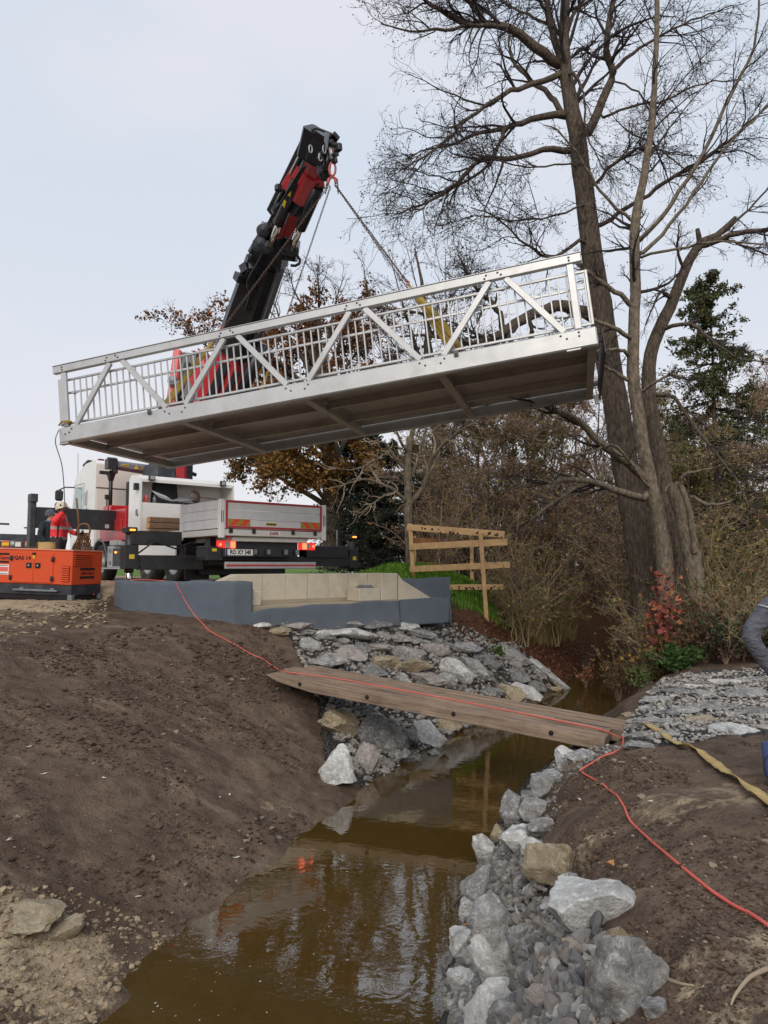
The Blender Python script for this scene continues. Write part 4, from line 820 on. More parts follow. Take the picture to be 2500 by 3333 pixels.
for y_ in (7.5, 9.6):
    a = np.linspace(0, math.pi, 13); poly = [(y_ + math.cos(t) * .66, .56 + math.sin(t) * .66) for t in a] + [(y_ - math.cos(t) * .60, .56 + math.sin(t) * .60) for t in a]
    tp('mudguard', MB().prism(poly, (-.02, 0, 0), (0, 1, 0), (0, 0, 1), (1, 0, 0), .42), 'grey')
for y0, y1 in ((1.9, 4.7),): tp('rear_mudguard', bx(.02, .40, y0, y1, 1.0, 1.04), 'black')
bxo = tp('side_locker', bx(-.03, .5, 5.55, 6.75, .38, .98), 'lgrey'); tp('locker_recess', bx(-.036, -.031, 5.6, 6.3, .42, .9, .002), 'navy', bxo); tp('door_latch', bx(-.045, -.031, 6.45, 6.6, .46, .56), 'grey', bxo); tp('door_latch', bx(-.045, -.031, 6.45, 6.6, .8, .9), 'grey', bxo)
tp('side_step', bx(-.16, -.02, 5.3, 7.0, .34, .38), 'lgrey'); tp('side_lamp', MB().blob((-.06, 6.0, .80), (.03, .05, .03)), 'lamp_amber')
# cab
cabp = [(8.22, .95), (8.22, 3.52), (8.32, 3.62), (9.2, 3.60), (10.1, 3.35), (10.32, 3.05), (10.52, 2.1), (10.58, 1.2), (10.55, .55), (10.15, .55), (10.1, 1.0), (9.75, 1.30), (9.35, 1.30), (9.05, 1.05), (8.9, .95)]
cab = tp('cab', MB().prism(cabp, (.06, 0, 0), (0, 1, 0), (0, 0, 1), (1, 0, 0), W_ - .12), 'white')
tp('cab_rear_panel', bx(.10, W_ - .10, 8.205, 8.218, 1.0, 2.75, .003).box((1.3, 8.2115, 3.14), (W_ - .22, .012, .70), None, .003), 'cream', cab)
tp('roof_edge', bx(.08, W_ - .08, 8.19, 8.23, 2.77, 2.79, .004), 'navy', cab)
tp('side_window', MB().prism([(9.45, 2.02), (9.45, 2.92), (10.12, 2.92), (10.38, 2.10), (9.9, 1.92)], (.045, 0, 0), (0, 1, 0), (0, 0, 1), (1, 0, 0), .02), 'glass', cab)
tp('door_seam', bx(.05, .058, 9.30, 9.312, .95, 2.98, .001).box((.054, 9.75, 3.0), (.008, .9, .012), None, .001), 'grey', cab)
tp('sleeper_vent', MB().prism([(8.95, 2.25), (8.95, 2.75), (9.2, 2.68), (9.2, 2.32)], (.048, 0, 0), (0, 1, 0), (0, 0, 1), (1, 0, 0), .012), 'lgrey', cab)
M['bluelogo'] = mat('blue cab lettering', (.06, .16, .42), .5); tp('blue_emblem', MB().prism([(8.85, 1.60), (9.35, 1.60), (9.15, 1.95), (9.02, 2.22), (8.93, 2.18), (8.95, 1.9)], (.052, 0, 0), (0, 1, 0), (0, 0, 1), (1, 0, 0), .008), 'bluelogo', cab)
tp('emblem_dot', MB().lathe((.049, 8.98, 2.08), (-1, 0, 0), [(0, .004), (.05, .004), (.052, 0)], 12), 'white', cab)
tp('mirror_arm', MB().tube([(.06, 10.25, 2.95), (-.2, 10.45, 2.95), (-.36, 10.45, 2.85)], .022, 6), 'black', cab)
for z0, z1 in ((2.05, 2.45), (2.5, 2.85)): tp('mirror', bx(-.48, -.24, 10.36, 10.50, z0, z1, .05), 'black', cab)
tp('sun_visor', bx(.15, W_ - .15, 10.25, 10.6, 2.98, 3.06), 'black', cab)
tp('beacon', bx(.35, .52, 8.9, 9.05, 3.64, 3.76), 'darkred', cab); tp('air_horn', MB().tube([(.2, 9.0, 3.66), (.2, 9.4, 3.72), (.2, 9.8, 3.62)], [.03, .05, .06], 8), 'black', cab); tp('antenna', MB().cyl((.1, 10.1, 3.25), (.1, 10.16, 4.05), .008, 5), 'black', cab)
tp('cab_fuel_tank', bx(.0, .62, 7.95, 8.8, .5, 1.0), 'black'); tp('intake_stack', bx(.95, 1.75, 7.55, 8.15, 1.25, 3.0), 'navy')
# stabilisers
def amber(c, nm='marker_lamp', par=None): return tp(nm, MB().box(c, (.11, .04, .035)), 'lamp_amber', par)
rs = tp('rear_stabiliser_beam', bx(-1.45, 4.36, 1.08, 1.32, .42, .66).box((-.9, 1.2, 1.02), (1.1, .22, .30)).box((3.5, 1.2, .78), (1.3, .34, .30)).box((-.55, 1.2, .5), (1.4, .30, .30)), 'black')
for xx in (-1.45, 4.36):
    l = tp('stabiliser_leg', MB().cyl((xx, 1.2, .30), (xx, 1.2, 1.22), .095, 14).box((xx, 1.2, .62), (.28, .3, .5)).box((xx, 1.2, 1.18), (.24, .24, .12)), 'black'); tp('leg_rod', MB().cyl((xx, 1.2, -.06), (xx, 1.2, .4), .075, 14), 'chrome', l); tp('foot_plate', MB().lathe((xx, 1.2, -.06), (0, 0, 1), [(0, .07), (.10, .07), (.22, .02), (.22, 0), (0, 0)], 16), 'black', l)
    amber((xx + (.0), 1.05, 1.18), 'marker_lamp', l); tp('hazard_sticker', bx(xx - .06, xx + .05, 1.04, 1.049, .58, .67, .002), 'yellow', l)
tp('stabiliser_hose', MB().tube([(-1.3, 1.1, .7), (-1.0, 1.0, .95), (-.5, 1.05, .8), (-.1, 1.1, .95)], .02, 6), 'black'); tp('marker_pole', MB().cyl((3.9, 1.2, .6), (3.9, 1.2, 1.35), .012, 6), 'lgrey')
fs_ = tp('front_stabiliser_beam', bx(-2.05, 4.4, 6.15, 6.55, 1.42, 1.95), 'black'); tp('beam_plate', bx(-.32, -.22, 6.10, 6.149, 1.45, 1.56, .003), 'lgrey', fs_)
tp('front_stabiliser_leg', bx(-2.19, -2.05, 6.2, 6.5, .5, 2.12).box((-2.12, 6.3, 2.18), (.18, .3, .22)), 'navy'); tp('leg_rod', MB().cyl((-2.12, 6.37, -.05), (-2.12, 6.37, .6), .08, 12), 'chrome'); tp('front_stabiliser_leg', bx(4.4, 4.7, 6.2, 6.55, .5, 2.15), 'navy')
tp('crane_base', bx(-.02, 2.62, 5.45, 7.45, 1.12, 1.98).box((.35, 7.1, 2.05), (.55, .5, .22)).box((1.3, 6.4, 2.2), (1.3, 1.3, .5)), 'red')
tp('stabiliser_guide', bx(-.06, -.021, 6.75, 7.1, 1.5, 2.12).box((-.04, 5.9, 1.55), (.05, .5, .3)), 'red'); tp('crane_valves', bx(-.2, -.03, 5.6, 6.1, .98, 1.12).box((.0, 5.8, 1.03), (.3, .7, .1)), 'lgrey'); tp('control_lever', MB().cyl((.1, 7.3, 2.1), (.1, 7.3, 2.42), .02, 6).box((.1, 7.3, 2.42), (.12, .1, .14)), 'black')
tp('oil_tank', MB().taper((.95, 5.55, 1.98), (.95, 5.6, 3.25), .95, .85, .95, .6), 'navy')
# stowed fly jib across the lorry
tp('support_post', MB().cyl((.18, 7.25, 1.95), (.18, 7.25, 3.2), .055, 10).taper((.18, 7.25, 2.9), (.18, 7.25, 3.1), .12, .12, .26, .2).box((.0, 7.25, 3.12), (.3, .08, .10)), 'black')
sj = tp('stowed_jib', MB().taper((.32, 7.2, 3.36), (1.42, 7.2, 3.30), .24, .26, .26, .30, ch=.3), 'grey'); tp('jib_head', MB().box((.16, 7.2, 3.38), (.28, .30, .30)).cyl((.05, 7.2, 3.5), (.3, 7.2, 3.5), .08, 8).box((.25, 7.15, 3.2), (.12, .2, .2)), 'black', sj)
tp('jib_root', MB().taper((1.42, 7.2, 3.28), (1.85, 7.2, 3.22), .34, .36, .4, .5, ch=.2), 'red', sj)
tp('jib_valves', MB().box((2.1, 7.2, 3.2), (.45, .4, .34)).cyl((1.95, 6.95, 3.05), (2.4, 6.95, 3.05), .1, 10).box((2.45, 7.2, 3.35), (.25, .5, .5)).cyl((2.2, 7.0, 3.4), (2.7, 7.0, 3.25), .06, 8), 'navy', sj)
def spline(P, n=6):
    P = np.array(P, float); out = []
    Q = np.vstack([2 * P[0] - P[1], P, 2 * P[-1] - P[-2]])
    for i in range(1, len(Q) - 2):
        for t in np.linspace(0, 1, n, endpoint=False):
            a, b, c, d = Q[i - 1], Q[i], Q[i + 1], Q[i + 2]; out.append(.5 * (2 * b + (c - a) * t + (2 * a - 5 * b + 4 * c - d) * t * t + (3 * b - a - 3 * c + d) * t ** 3))
    return np.array(out + [P[-1]])
# loader crane: column, main boom, jib
def K(px, py, y): return tl(at(px, py, y))
cwp = [tl(p) for p in (V(0, 0, 0), V(0, -1, 0), V(0, 0, 1))]; CAMF = nrm(cwp[1] - cwp[0])   # towards the viewer, in lorry axes
def bl(a, b, w, h, m, name, par=None, w1=None, h1=None, ch=.12): return tp(name, MB().taper(K(*a), K(*b), w, h, w1 or w, h1 or h, up=CAMF, ch=ch), m, par)
def cy(a, b, r, m, name, par=None, n=12): return tp(name, MB().cyl(K(*a), K(*b), r, n), m, par)
col = tp('crane_column', MB().taper(V(1.55, 6.45, 2.4), V(1.55, 6.45, 4.9), 1.0, .9, .85, .8), 'red')
q = K(600, 1180, 20.6)
for px, m in ((572, 'lightred'), (655, 'red')): tp('column_cheek', MB().taper(K(px - 4, 1325, 20.4), K(px + 12, 1150, 20.6), .30, .8, .22, .55, up=CAMF, ch=.2), m, col)
bl((612, 1310, 20.3), (628, 1165, 20.5), .52, .7, 'boom', 'column_core', col)
for px, py in ((562, 1240), (585, 1255)): tp('pivot_cap', MB().lathe(K(px, py, 20.0), CAMF, [(0, .10), (.06, .10), (.09, .07), (.11, .08), (.14, .05), (.15, 0)], 16), 'grey', col)
cy((578, 1300, 20.0), (612, 1180, 20.0), .09, 'black', 'slewing_hose', col)
mbm = bl((690, 1310, 20.0), (800, 1060, 19.3), .85, .8, 'red', 'main_boom', None, .95, .85)
bl((640, 1250, 20.2), (745, 1195, 19.9), .6, .7, 'red', 'boom_root', mbm, .8, .8); bl((680, 1310, 19.5), (735, 1180, 19.2), .26, .1, 'boom', 'dark_stripe', mbm); bl((735, 1290, 19.4), (772, 1210, 19.2), .16, .1, 'boom', 'dark_stripe', mbm)
bl((765, 1140, 19.35), (866, 852, 17.5), 1.02, .85, 'boom', 'boom_section', mbm, .90, .78, .18); bl((800, 1040, 18.6), (880, 815, 17.3), .86, .70, 'boom', 'boom_section', mbm, .80, .66, .18)
bl((788, 1085, 18.55), (845, 918, 17.55), .10, .05, 'grey', 'slide_edge', mbm); bl((842, 1085, 18.5), (897, 918, 17.5), .03, .03, 'grey', 'slide_edge', mbm); bl((866, 1085, 18.5), (918, 918, 17.5), .02, .03, 'lgrey', 'slide_edge', mbm)
for dx, m, r in ((0, 'black', .10), (24, 'chrome', .055), (40, 'black', .08)): cy((732 + dx, 1085, 19.0), (806 + dx * .85, 905, 17.7), r, m, 'extension_cylinder', mbm)
for k, (px, py) in enumerate(((782, 905), (800, 880), (822, 868), (838, 842), (850, 822), (836, 862), (812, 898), (862, 808))):
    tp('hose_guide', MB().box(K(px, py, 17.4), (.26, .30, .2), np.array(Matrix.Rotation(.7 + .3 * k, 3, 'X') @ Matrix.Rotation(.5 * k, 3, 'Y'))), ('boom', 'black', 'boom')[k % 3], mbm)
cy((772, 1330, 19.6), (850, 1115, 19.0), .17, 'boom', 'lift_cylinder'); cy((765, 1350, 19.7), (800, 1250, 19.4), .10, 'chrome', 'lift_rod')
for k in range(5):                        # hydraulic hoses along the boom
    o_ = k * 7; tp('hydraulic_hose', MB().tube(spline([K(800 + o_, 1010, 18.0), K(812 + o_ * .9, 960 - k * 6, 17.6), K(806 + o_ * .8, 915 - k * 8, 17.2), K(836 + o_ * .6, 860 - k * 4, 16.9), K(868 + o_ * .5, 800, 16.6)], 5), .028, 6), 'black', mbm)
for k in range(3): tp('hydraulic_hose', MB().tube(spline([K(900 + 8 * k, 770, 16.3), K(872 + 6 * k, 735 - 6 * k, 16.0), K(892 + 5 * k, 690, 15.6), K(925 + 6 * k, 640, 15.1), K(985 + 6 * k, 540, 14.4)], 5), .018, 6), 'black', mbm)
# knuckle
kn = tp('knuckle', MB().taper(K(872, 842, 17.2), K(905, 742, 16.7), .95, .6, .62, .55, up=CAMF).taper(K(945, 850, 17.1), K(952, 780, 16.9), .3, .5, .34, .5, up=CAMF).cyl(K(850, 800, 16.9), K(968, 830, 16.9), .16, 12), 'boom')
for px, py, r in ((858, 752, .17), (846, 797, .18), (870, 806, .15), (952, 815, .15)): tp('pivot_cap', MB().lathe(K(px, py, 16.5), CAMF, [(0, .12), (.3 * r, .12), (.35 * r, .08), (.7 * r, .09), (.75 * r, .05), (r, .05), (r, -.05)], 16), 'navy', kn)
for px, py in ((857, 733), (857, 783)): tp('hose_clip', ring(K(px, py, 16.6), .045, .085, .012, V(1, 0, 0)), 'black', kn)
tp('hose_loop', MB().tube([K(a, b, 16.8) for a, b in ((955, 826), (968, 832), (977, 846), (974, 858), (962, 865), (946, 864))], .035, 7), 'black', kn)
tp('link_plate', MB().prism([(0, 0), (.28, .05), (.42, .75), (.25, .8)], K(870, 745, 16.4), K(885, 745, 16.4) * 0 + nrm(K(900, 745, 16.4) - K(870, 745, 16.4)), nrm(K(870, 700, 16.2) - K(870, 745, 16.4)), CAMF, .05), 'grey', kn)
# jib
jb = bl((905, 770, 16.9), (948, 660, 15.9), .55, .5, 'red', 'jib_arm', None, .42, .5); bl((940, 685, 16.0), (985, 605, 15.4), .42, .45, 'red', 'jib_web', jb, .6, .45)
bl((962, 628, 15.3), (1005, 552, 14.8), .80, .5, 'red', 'jib_yoke', jb, .74, .5, .3); bl((1000, 562, 14.9), (1030, 505, 14.5), .66, .46, 'red', 'jib_yoke', jb, .52, .4, .3)
bl((938, 598, 15.2), (950, 566, 15.0), .20, .12, 'lightred', 'yoke_plate', jb); bl((1042, 612, 15.0), (1036, 560, 14.9), .22, .3, 'red', 'yoke_cheek', jb)
for a, b, c, d in (((882, 798), (908, 724), (906, 730), (967, 588)), ((950, 812), (980, 738), (977, 744), (1034, 612))):
    y0 = 16.2; cyl_ = cy((*c, 15.7), (*d, 14.9), .135, 'boom', 'jib_cylinder', jb); cy((*a, 16.3), (*b, 15.8), .075, 'chrome', 'jib_rod', jb)
    cy((d[0] - 2, d[1] + 4, 15.0), (d[0] + 3, d[1] - 14, 14.95), .14, 'boom', 'cylinder_eye', jb)
bl((912, 705, 15.45), (929, 652, 15.15), .07, .02, 'yellow', 'yellow_sticker', jb); bl((939, 637, 15.05), (945, 618, 14.95), .085, .02, 'yellow', 'yellow_sticker', jb)
cy((975, 640, 15.2), (962, 622, 15.1), .14, 'boom', 'jib_pin', jb); cy((900, 672, 15.6), (916, 690, 15.6), .17, 'boom', 'jib_pin', jb); bl((950, 690, 15.5), (1000, 612, 15.1), .30, .25, 'boom', 'valve_block', jb)
# bundle of extension cylinders along the left of the jib, and the head
hd = bl((893, 690, 15.9), (1022, 440, 14.25), .24, .34, 'boom', 'jib_extension', jb, .30, .36)
for o_, r, m in ((-9, .035, 'lgrey'), (-4, .05, 'boom'), (10, .045, 'grey'), (16, .03, 'lgrey')): cy((896 + o_, 688 + o_ * .5, 15.7), (1016 + o_, 446 + o_ * .5, 14.1), r, m, 'extension_tube', jb, 8)
tp('jib_wire', MB().tube([K(885, 682, 15.6), K(878, 668, 15.6), K(884, 655, 15.5), K(895, 645, 15.4)], .014, 5), 'black', jb); tp('lamp_bracket', MB().box(K(906, 612, 15.2), (.14, .12, .14)), 'black', jb)
head = bl((1012, 520, 14.5), (1042, 432, 14.1), .50, .5, 'boom', 'jib_head', jb, .62, .5, .1)
bl((1032, 530, 14.4), (1062, 440, 14.05), .44, .4, 'boom', 'jib_head_block', jb); tp('head_frame', MB().tube([K(1012, 432, 14), K(1018, 420, 14), K(1030, 417, 14), K(1078, 436, 13.9), K(1086, 446, 13.9)], .028, 7), 'boom', jb)
tp('head_plate', MB().prism([(0, 0), (.12, .02), (.06, -.35), (-.02, -.2)], K(1058, 432, 13.8), V(1, 0, 0), V(0, 0, 1), CAMF, .03), 'grey', jb)
for k, (px, py, s) in enumerate(((1087, 448, .16), (1100, 482, .15), (1090, 506, .12), (1076, 470, .14), (1090, 524, .10), (1048, 500, .13), (1042, 515, .11))): tp('hose_coupling', MB().box(K(px, py, 13.9), (s, s * 1.2, s * .7), np.array(Matrix.Rotation(.5 + k, 3, 'Y'))).cyl(K(px - 12, py - 3, 13.9), K(px + 8, py + 3, 13.9), .022, 6), ('boom', 'black')[k % 2], jb)
for px, py in ((1056, 486), (1043, 512), (1011, 485)): tp('shackle', ring(K(px, py, 13.85), .04, .08, .013, V(1, 0, 0)), 'lgrey', jb)
tp('hook_block', MB().blob(K(1055, 562, 14.2), (.16, .14, .18)).cyl(K(1068, 500, 14.0), K(1062, 560, 14.1), .09, 10), 'boom', jb)
cy((1075, 470, 13.95), (1082, 520, 13.93), .05, 'lgrey', 'swivel_bolt', jb)

# ------------------------------------------------------------------ lettering
def text(s, size, m, parent, loc, rot, w=True, ext=.002, shear=0., bold=0., sx=1., name='lettering', label=None):
    cu = bpy.data.curves.new(name, 'FONT'); cu.body = s; cu.size = size; cu.extrude = ext; cu.shear = shear; cu.offset = bold; cu.align_x = 'CENTER'; cu.align_y = 'CENTER'; cu.resolution_u = 2
    t = bpy.data.objects.new(name, cu); COL.objects.link(t); dg = bpy.context.evaluated_depsgraph_get(); me_ = bpy.data.meshes.new_from_object(t.evaluated_get(dg)); bpy.data.objects.remove(t)
    me_.name = name; me_.materials.clear(); o = link(name, me_, m, parent, loc); o.rotation_euler = rot; o.scale = (sx, 1, 1)
    if label: o['label'] = label
    return o
R90 = (math.pi / 2, 0, 0)
text('RO XY 540', .135, M['hole'], truck, (.555, .126, .724), R90, sx=.78, bold=.003, label='black plate lettering RO XY 540')
tp('name_sticker', bx(1.15, 1.45, -.004, -.0005, 1.10, 1.18, .0005), 'white'); text('KAFFL', .085, M['redband'], truck, (1.30, -.008, 1.14), R90, shear=.2, bold=.003, label='red lettering KAFFL')
sjr = (math.pi / 2, math.radians(3), 0)
tp('yellow_sticker', bx(.40, .62, 7.060, 7.066, 3.33, 3.39, .001), 'yellow'); tp('yellow_sticker', bx(1.02, 1.36, 7.040, 7.046, 3.29, 3.37, .001), 'yellow'); tp('yellow_sticker', MB().prism([(0, 0), (.13, 0), (.065, .12)], (.78, 7.05, 3.28), (1, 0, 0), (0, 0, 1), (0, 1, 0), .004), 'yellow')
text('PALFINGER', .062, M['hole'], truck, (1.19, 7.036, 3.33), R90, bold=.002); text('max. 1000kg', .036, M['hole'], truck, (.51, 7.056, 3.36), R90)

# ------------------------------------------------------------------ generator
GN = V(-5.88, 13.30, 1.56); ga_ = nrm(V(-.985, .17, .03)); gb_ = nrm(V(.13, .99, 0)); gb_ = nrm(gb_ - ga_ * (gb_ @ ga_)); gc_ = np.cross(gb_, ga_); gc_ = gc_ if gc_[2] > 0 else -gc_
gen = bpy.data.objects.new('generator', None); COL.objects.link(gen)
# local axes: x to the right along the door side, y to the back, z up; origin is the near right foot
GXa = -ga_; gen.matrix_world = Matrix(((GXa[0], gb_[0], gc_[0], GN[0]), (GXa[1], gb_[1], gc_[1], GN[1]), (GXa[2], gb_[2], gc_[2], GN[2]), (0, 0, 0, 1)))
tag(gen, 'orange diesel generator in a louvred box on a black skid', 'generator')
def gp(name, mb, m, parent=None, label=None): return part(name, mb, M[m], parent or gen, label, False)
GLn, GD, GH = 1.95, 1.02, .90
gp('skid', bx(-GLn, 0, 0.03, GD, .06, .26), 'navy'); gp('skid_foot', bx(-.06, .04, .0, .1, -.03, .08), 'grey'); gp('skid_foot', bx(-.06, .04, GD - .1, GD, -.03, .08), 'grey'); gp('skid_foot', bx(-GLn, -GLn + .1, .0, .1, -.03, .08), 'grey')
gp('skid_rail', bx(-1.17, -.25, -.05, .025, .13, .165).box((-1.0, -.01, .16), (.08, .06, .07)).box((-.36, -.01, .16), (.08, .06, .07)), 'grey')
gp('lower_edge', bx(-GLn + .02, -.02, .04, GD - .01, -.04, .058), 'hole')
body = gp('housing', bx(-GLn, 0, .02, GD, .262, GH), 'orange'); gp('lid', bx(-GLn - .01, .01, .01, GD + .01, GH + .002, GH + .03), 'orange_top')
for x0, x1 in ((-1.26, -.80), (-.80 + .006, -.39)):
    d = gp('door', bx(x0, x1, .004, .0185, .29, GH - .04, .004), 'orange'); xc = x1 - .09 if x1 < -.7 else x0 + .09
    gp('handle', bx(xc - .055, xc + .055, -.006, .0035, .56, .66), 'hole', d); gp('handle_key', bx(xc - .02, xc + .01, -.010, -.0065, .595, .63, .002), 'lgrey', d)
    xh = x0 if x0 < -1 else x1
    for zh in (.37, .74): gp('hinge', bx(xh - .035, xh + .025, -.014, .0035, zh - .045, zh + .045).cyl((xh - .005, -.015, zh - .045), (xh - .005, -.015, zh + .045), .011, 6), 'black', d)
gp('lifting_tab', bx(-.83, -.76, -.012, .004, .81, .855), 'hole'); gp('yellow_tag', MB().prism([(0, 0), (.05, 0), (.04, -.07), (.015, -.07)], (-.82, -.008, .805), (1, 0, 0), (0, 0, 1), (0, 1, 0), .004), 'yellow')
for k in range(7): gp('louvre', MB().taper((-.20, .006, .34 + k * .042), (-.045, .006, .34 + k * .042), .03, .030, .03, .030, ch=.2), 'orange')
lou = bx(-.205, -.04, .012, .0195, .32, .62, .001); gp('louvre_recess', lou, 'darkred')
gp('louvre_recess', bx(.0005, .006, .06, .64, .62, .85, .001), 'darkred')
for k in range(6): gp('louvre', MB().taper((.014, .065, .640 + k * .040), (.014, .635, .640 + k * .040), .026, .024, .026, .024, ch=.2), 'orange')
for z0 in (.38, .54): gp('dark_bar', bx(.0005, .006, .28, .76, z0, z0 + .045, .001), 'hole')
text('Atlas Copco', .088, M['darkred'], gen, (.003, .52, .485), (math.pi / 2, 0, math.pi / 2), shear=.25, bold=.003, sx=1.0, label='dark lettering Atlas Copco')
text('QAS 14', .095, M['hole'], gen, (-1.04, .002, .745), R90, bold=.003, sx=1.15, label='black lettering QAS 14')
for z0 in (.645, .795): gp('dark_bar', bx(-1.60, -1.335, .012, .0195, z0, z0 + .035, .001), 'hole')
text('Copco', .085, M['darkred'], gen, (-1.44, .016, .74), R90, shear=.25, bold=.002)
gp('warning_sign', bx(-1.55, -1.325, .013, .0195, .42, .61, .001), 'white'); gp('sign_field', bx(-1.54, -1.335, .0115, .0128, .475, .565, .0004), 'lightred'); gp('sign_text', bx(-1.53, -1.345, .0115, .0128, .435, .447, .0004), 'navy'); gp('sign_text', bx(-1.527, -1.347, .0115, .0128, .586, .598, .0004), 'navy')
# strap roll lying on the lid
gm = np.array(gen.matrix_world)
def gw(x_, y_, z_): return (gm @ V(x_, y_, z_, 1))[:3]
mb = MB(); a = np.linspace(0, 2 * math.pi * 2.6, 60); c = gw(-.80, .35, GH + .032)
P = np.stack([c[0] + (.105 + .0045 * a) * np.cos(a), c[1] + (.08 + .004 * a) * np.sin(a), np.full(60, c[2])], 1); vs = []
nn = np.stack([np.cos(a), np.sin(a), 0 * a], 1) * .006
for k in range(60): vs += [P[k] - nn[k], P[k] + nn[k], P[k] + nn[k] + V(0, 0, .125 + .01 * math.sin(k * .4)), P[k] - nn[k] + V(0, 0, .125 + .01 * math.sin(k * .4))]
mb.add(vs, [(k * 4 + i, k * 4 + (i + 1) % 4, k * 4 + 4 + (i + 1) % 4, k * 4 + 4 + i) for k in range(59) for i in range(4)]); single('strap_roll', mb, M['strap'], 'coil of tan lashing strap lying on the generator lid', 'strap')
mb = MB().tube([gw(-1.35, .5, GH + .045), gw(-1.15, .42, GH + .05), gw(-1.02, .38, GH + .05)], .012, 6).box(gw(-.98, .37, GH + .06), (.09, .05, .05)); single('ratchet', mb, M['black'], 'small dark ratchet lying left of the strap coil on the generator', 'ratchet')

# ------------------------------------------------------------------ low trailer behind the two men
LT = at(60, 1765, 21.5)
lt = thing('low_trailer', 'black low loader trailer with orange marker boards at the left edge', 'trailer', (LT[0], LT[1], 1.7))
d = V(-.97, .25, 0)
part('deck', MB().beam(at(125, 1752, 21.2) , at(-150, 1744, 22.0), .5, .20).beam(at(125, 1775, 21.0), at(-150, 1770, 21.8), .3, .22), M['navy'], lt)
for px, m in ((18, 'orange'), (95, 'orange')): part('marker_board', MB().box(at(px, 1770, 20.7), (.24, .02, .17)), M[m], lt); part('marker_field', MB().box(at(px, 1771, 20.68), (.20, .02, .09)), M['yellow'], lt)
part('marker_plate', MB().box(at(59, 1772, 20.7), (.17, .02, .13)), M['white_dirty'], lt); part('marker_ring', MB().lathe(at(40, 1770, 20.7), (0, -1, 0), [(0, .02), (.05, .02), (.07, 0)], 12), M['lgrey'], lt)
part('stake', MB().beam(at(92, 1750, 21.3), at(92, 1719, 21.3), .07, .07), M['grey'], lt); part('stake_head', MB().box(at(91, 1718, 21.3), (.21, .09, .04)), M['navy'], lt)
part('drawbar', MB().beam(at(-60, 1702, 21.4), at(29, 1706, 21.3), .07, .06), M['navy'], lt); part('drawbar_post', MB().beam(at(-40, 1750, 21.4), at(-40, 1704, 21.4), .07, .07), M['navy'], lt)
for px in (-60, -130): part('wheel', MB().lathe(at(px, 1820, 21.5), (-.25, -.97, 0), [(0, 0), (.2, .02), (.36, .04), (.38, 0), (.38, -.25), (0, -.25)], 20), M['rubber'], lt)
part('support_leg', MB().beam(V(*at(118, 1775, 21.0)[:2], 1.65), at(118, 1775, 21.0), .12, .12), M['navy'], lt)
# ------------------------------------------------------------------ plank bridge (timber mat) over the stream
mt = bpy.data.objects.new('plank_bridge', None); COL.objects.link(mt); tag(mt, 'heavy weathered timber plank mat laid across the stream', 'plank')
mt.matrix_world = Matrix(((pd[0], ps_[0], pu[0], PL0[0]), (pd[1], ps_[1], pu[1], PL0[1]), (pd[2], ps_[2], pu[2], PL0[2]), (0, 0, 0, 1)))
for k in range(4):                        # local axes: along, across (away), up
    e1 = PLN + (.0, -.03, .12, .10)[k]; e0 = (.0, .04, -.12, .06)[k]; zo = (.0, .014, -.006, .010)[k]
    poly = [(e0, -.02), (e0 + .06, 0), (e1, 0), (e1, -TH), (e0 + .9, -TH), (e0 + .25, -.10)]; ns_ = 40
    bm_ = bmesh.new(); bm_.from_mesh(MB().prism(poly, (0, k * wd + .014, zo), (1, 0, 0), (0, 0, 1), (0, 1, 0), wd - .034).mesh('beam'))
    me_ = bpy.data.meshes.new('beam'); bm_.to_mesh(me_); bm_.free(); o = link('beam', me_, M['oldwood'], mt); bvm = o.modifiers.new('edge', 'BEVEL'); bvm.width = .012; bvm.segments = 2
for t in (.13, .36, .62, .875): part('bolt_hole', MB().lathe((PLN * t, .006, -.065), (0, -1, 0), [(0, .004), (.030, .004), (.034, -.005)], 12), M['hole'], mt, None, False)
part('split', MB().prism([(0, 0), (.75, -.02), (.7, -.05), (.02, -.02)], (PLN - .8, .55, .0005), (1, 0, 0), (0, 1, 0), (0, 0, 1), .016), M['hole'], mt, None, False)
def on_plank(px, py):
    v = ray(px, py); n = pu; t = ((PL0 + pu * .024 - EYE) @ n) / (v @ n); return EYE + v * t
# ------------------------------------------------------------------ coral extension cord
DK = 2500 / 1659
cd = [gw(.05, .7, .06), gz(345, 1896, 1.72), V(-5.35, 14.4, 1.80), V(-4.9, 13.95, 1.92)]
cd += [at(556, 1893, 13.62), at(572, 1897, 13.48)]
for px, py in ((582, 1915), (600, 1950), (632, 2000)): cd.append(at(px, py, 13.30 if py < 1990 else 13.2))
for px, py in ((668, 2045), (712, 2073), (770, 2104), (830, 2140), (875, 2165), (898, 2178)): cd.append(hit(px, py) + V(0, 0, .012))
for px, py in ((935, 2187), (985, 2193), (1060, 2203), (1145, 2216), (1360, 2256), (1580, 2298), (1800, 2342), (1900, 2362), (1958, 2376)): cd.append(on_plank(px, py))
cd.append(at(1995, 2389, 9.05)); cd.append(at(2022, 2408, 8.9))
for px, py in ((2028, 2428), (2006, 2450), (1945, 2478), (1893, 2509), (1892, 2516), (1930, 2542), (1990, 2590), (2040, 2660), (2075, 2705), (2150, 2770), (2260, 2865), (2380, 2955), (2500, 3030), (2620, 3120)): cd.append(hit(px, py) + V(0, 0, .012))
cs = spline(cd, 6); cs[:, 2] = np.maximum(cs[:, 2], Hgt(cs[:, 0], cs[:, 1]) + .010); 
for _ in range(3): cs[1:-1, 2] = np.maximum((cs[:-2, 2] + 2 * cs[1:-1, 2] + cs[2:, 2]) / 4, Hgt(cs[1:-1, 0], cs[1:-1, 1]) + .004)
mb = MB(); mb.tube(cs, .0082, 7); single('extension_cord', mb, M['cord'], 'coral red extension cord running from the generator over the plank bridge', 'cord')
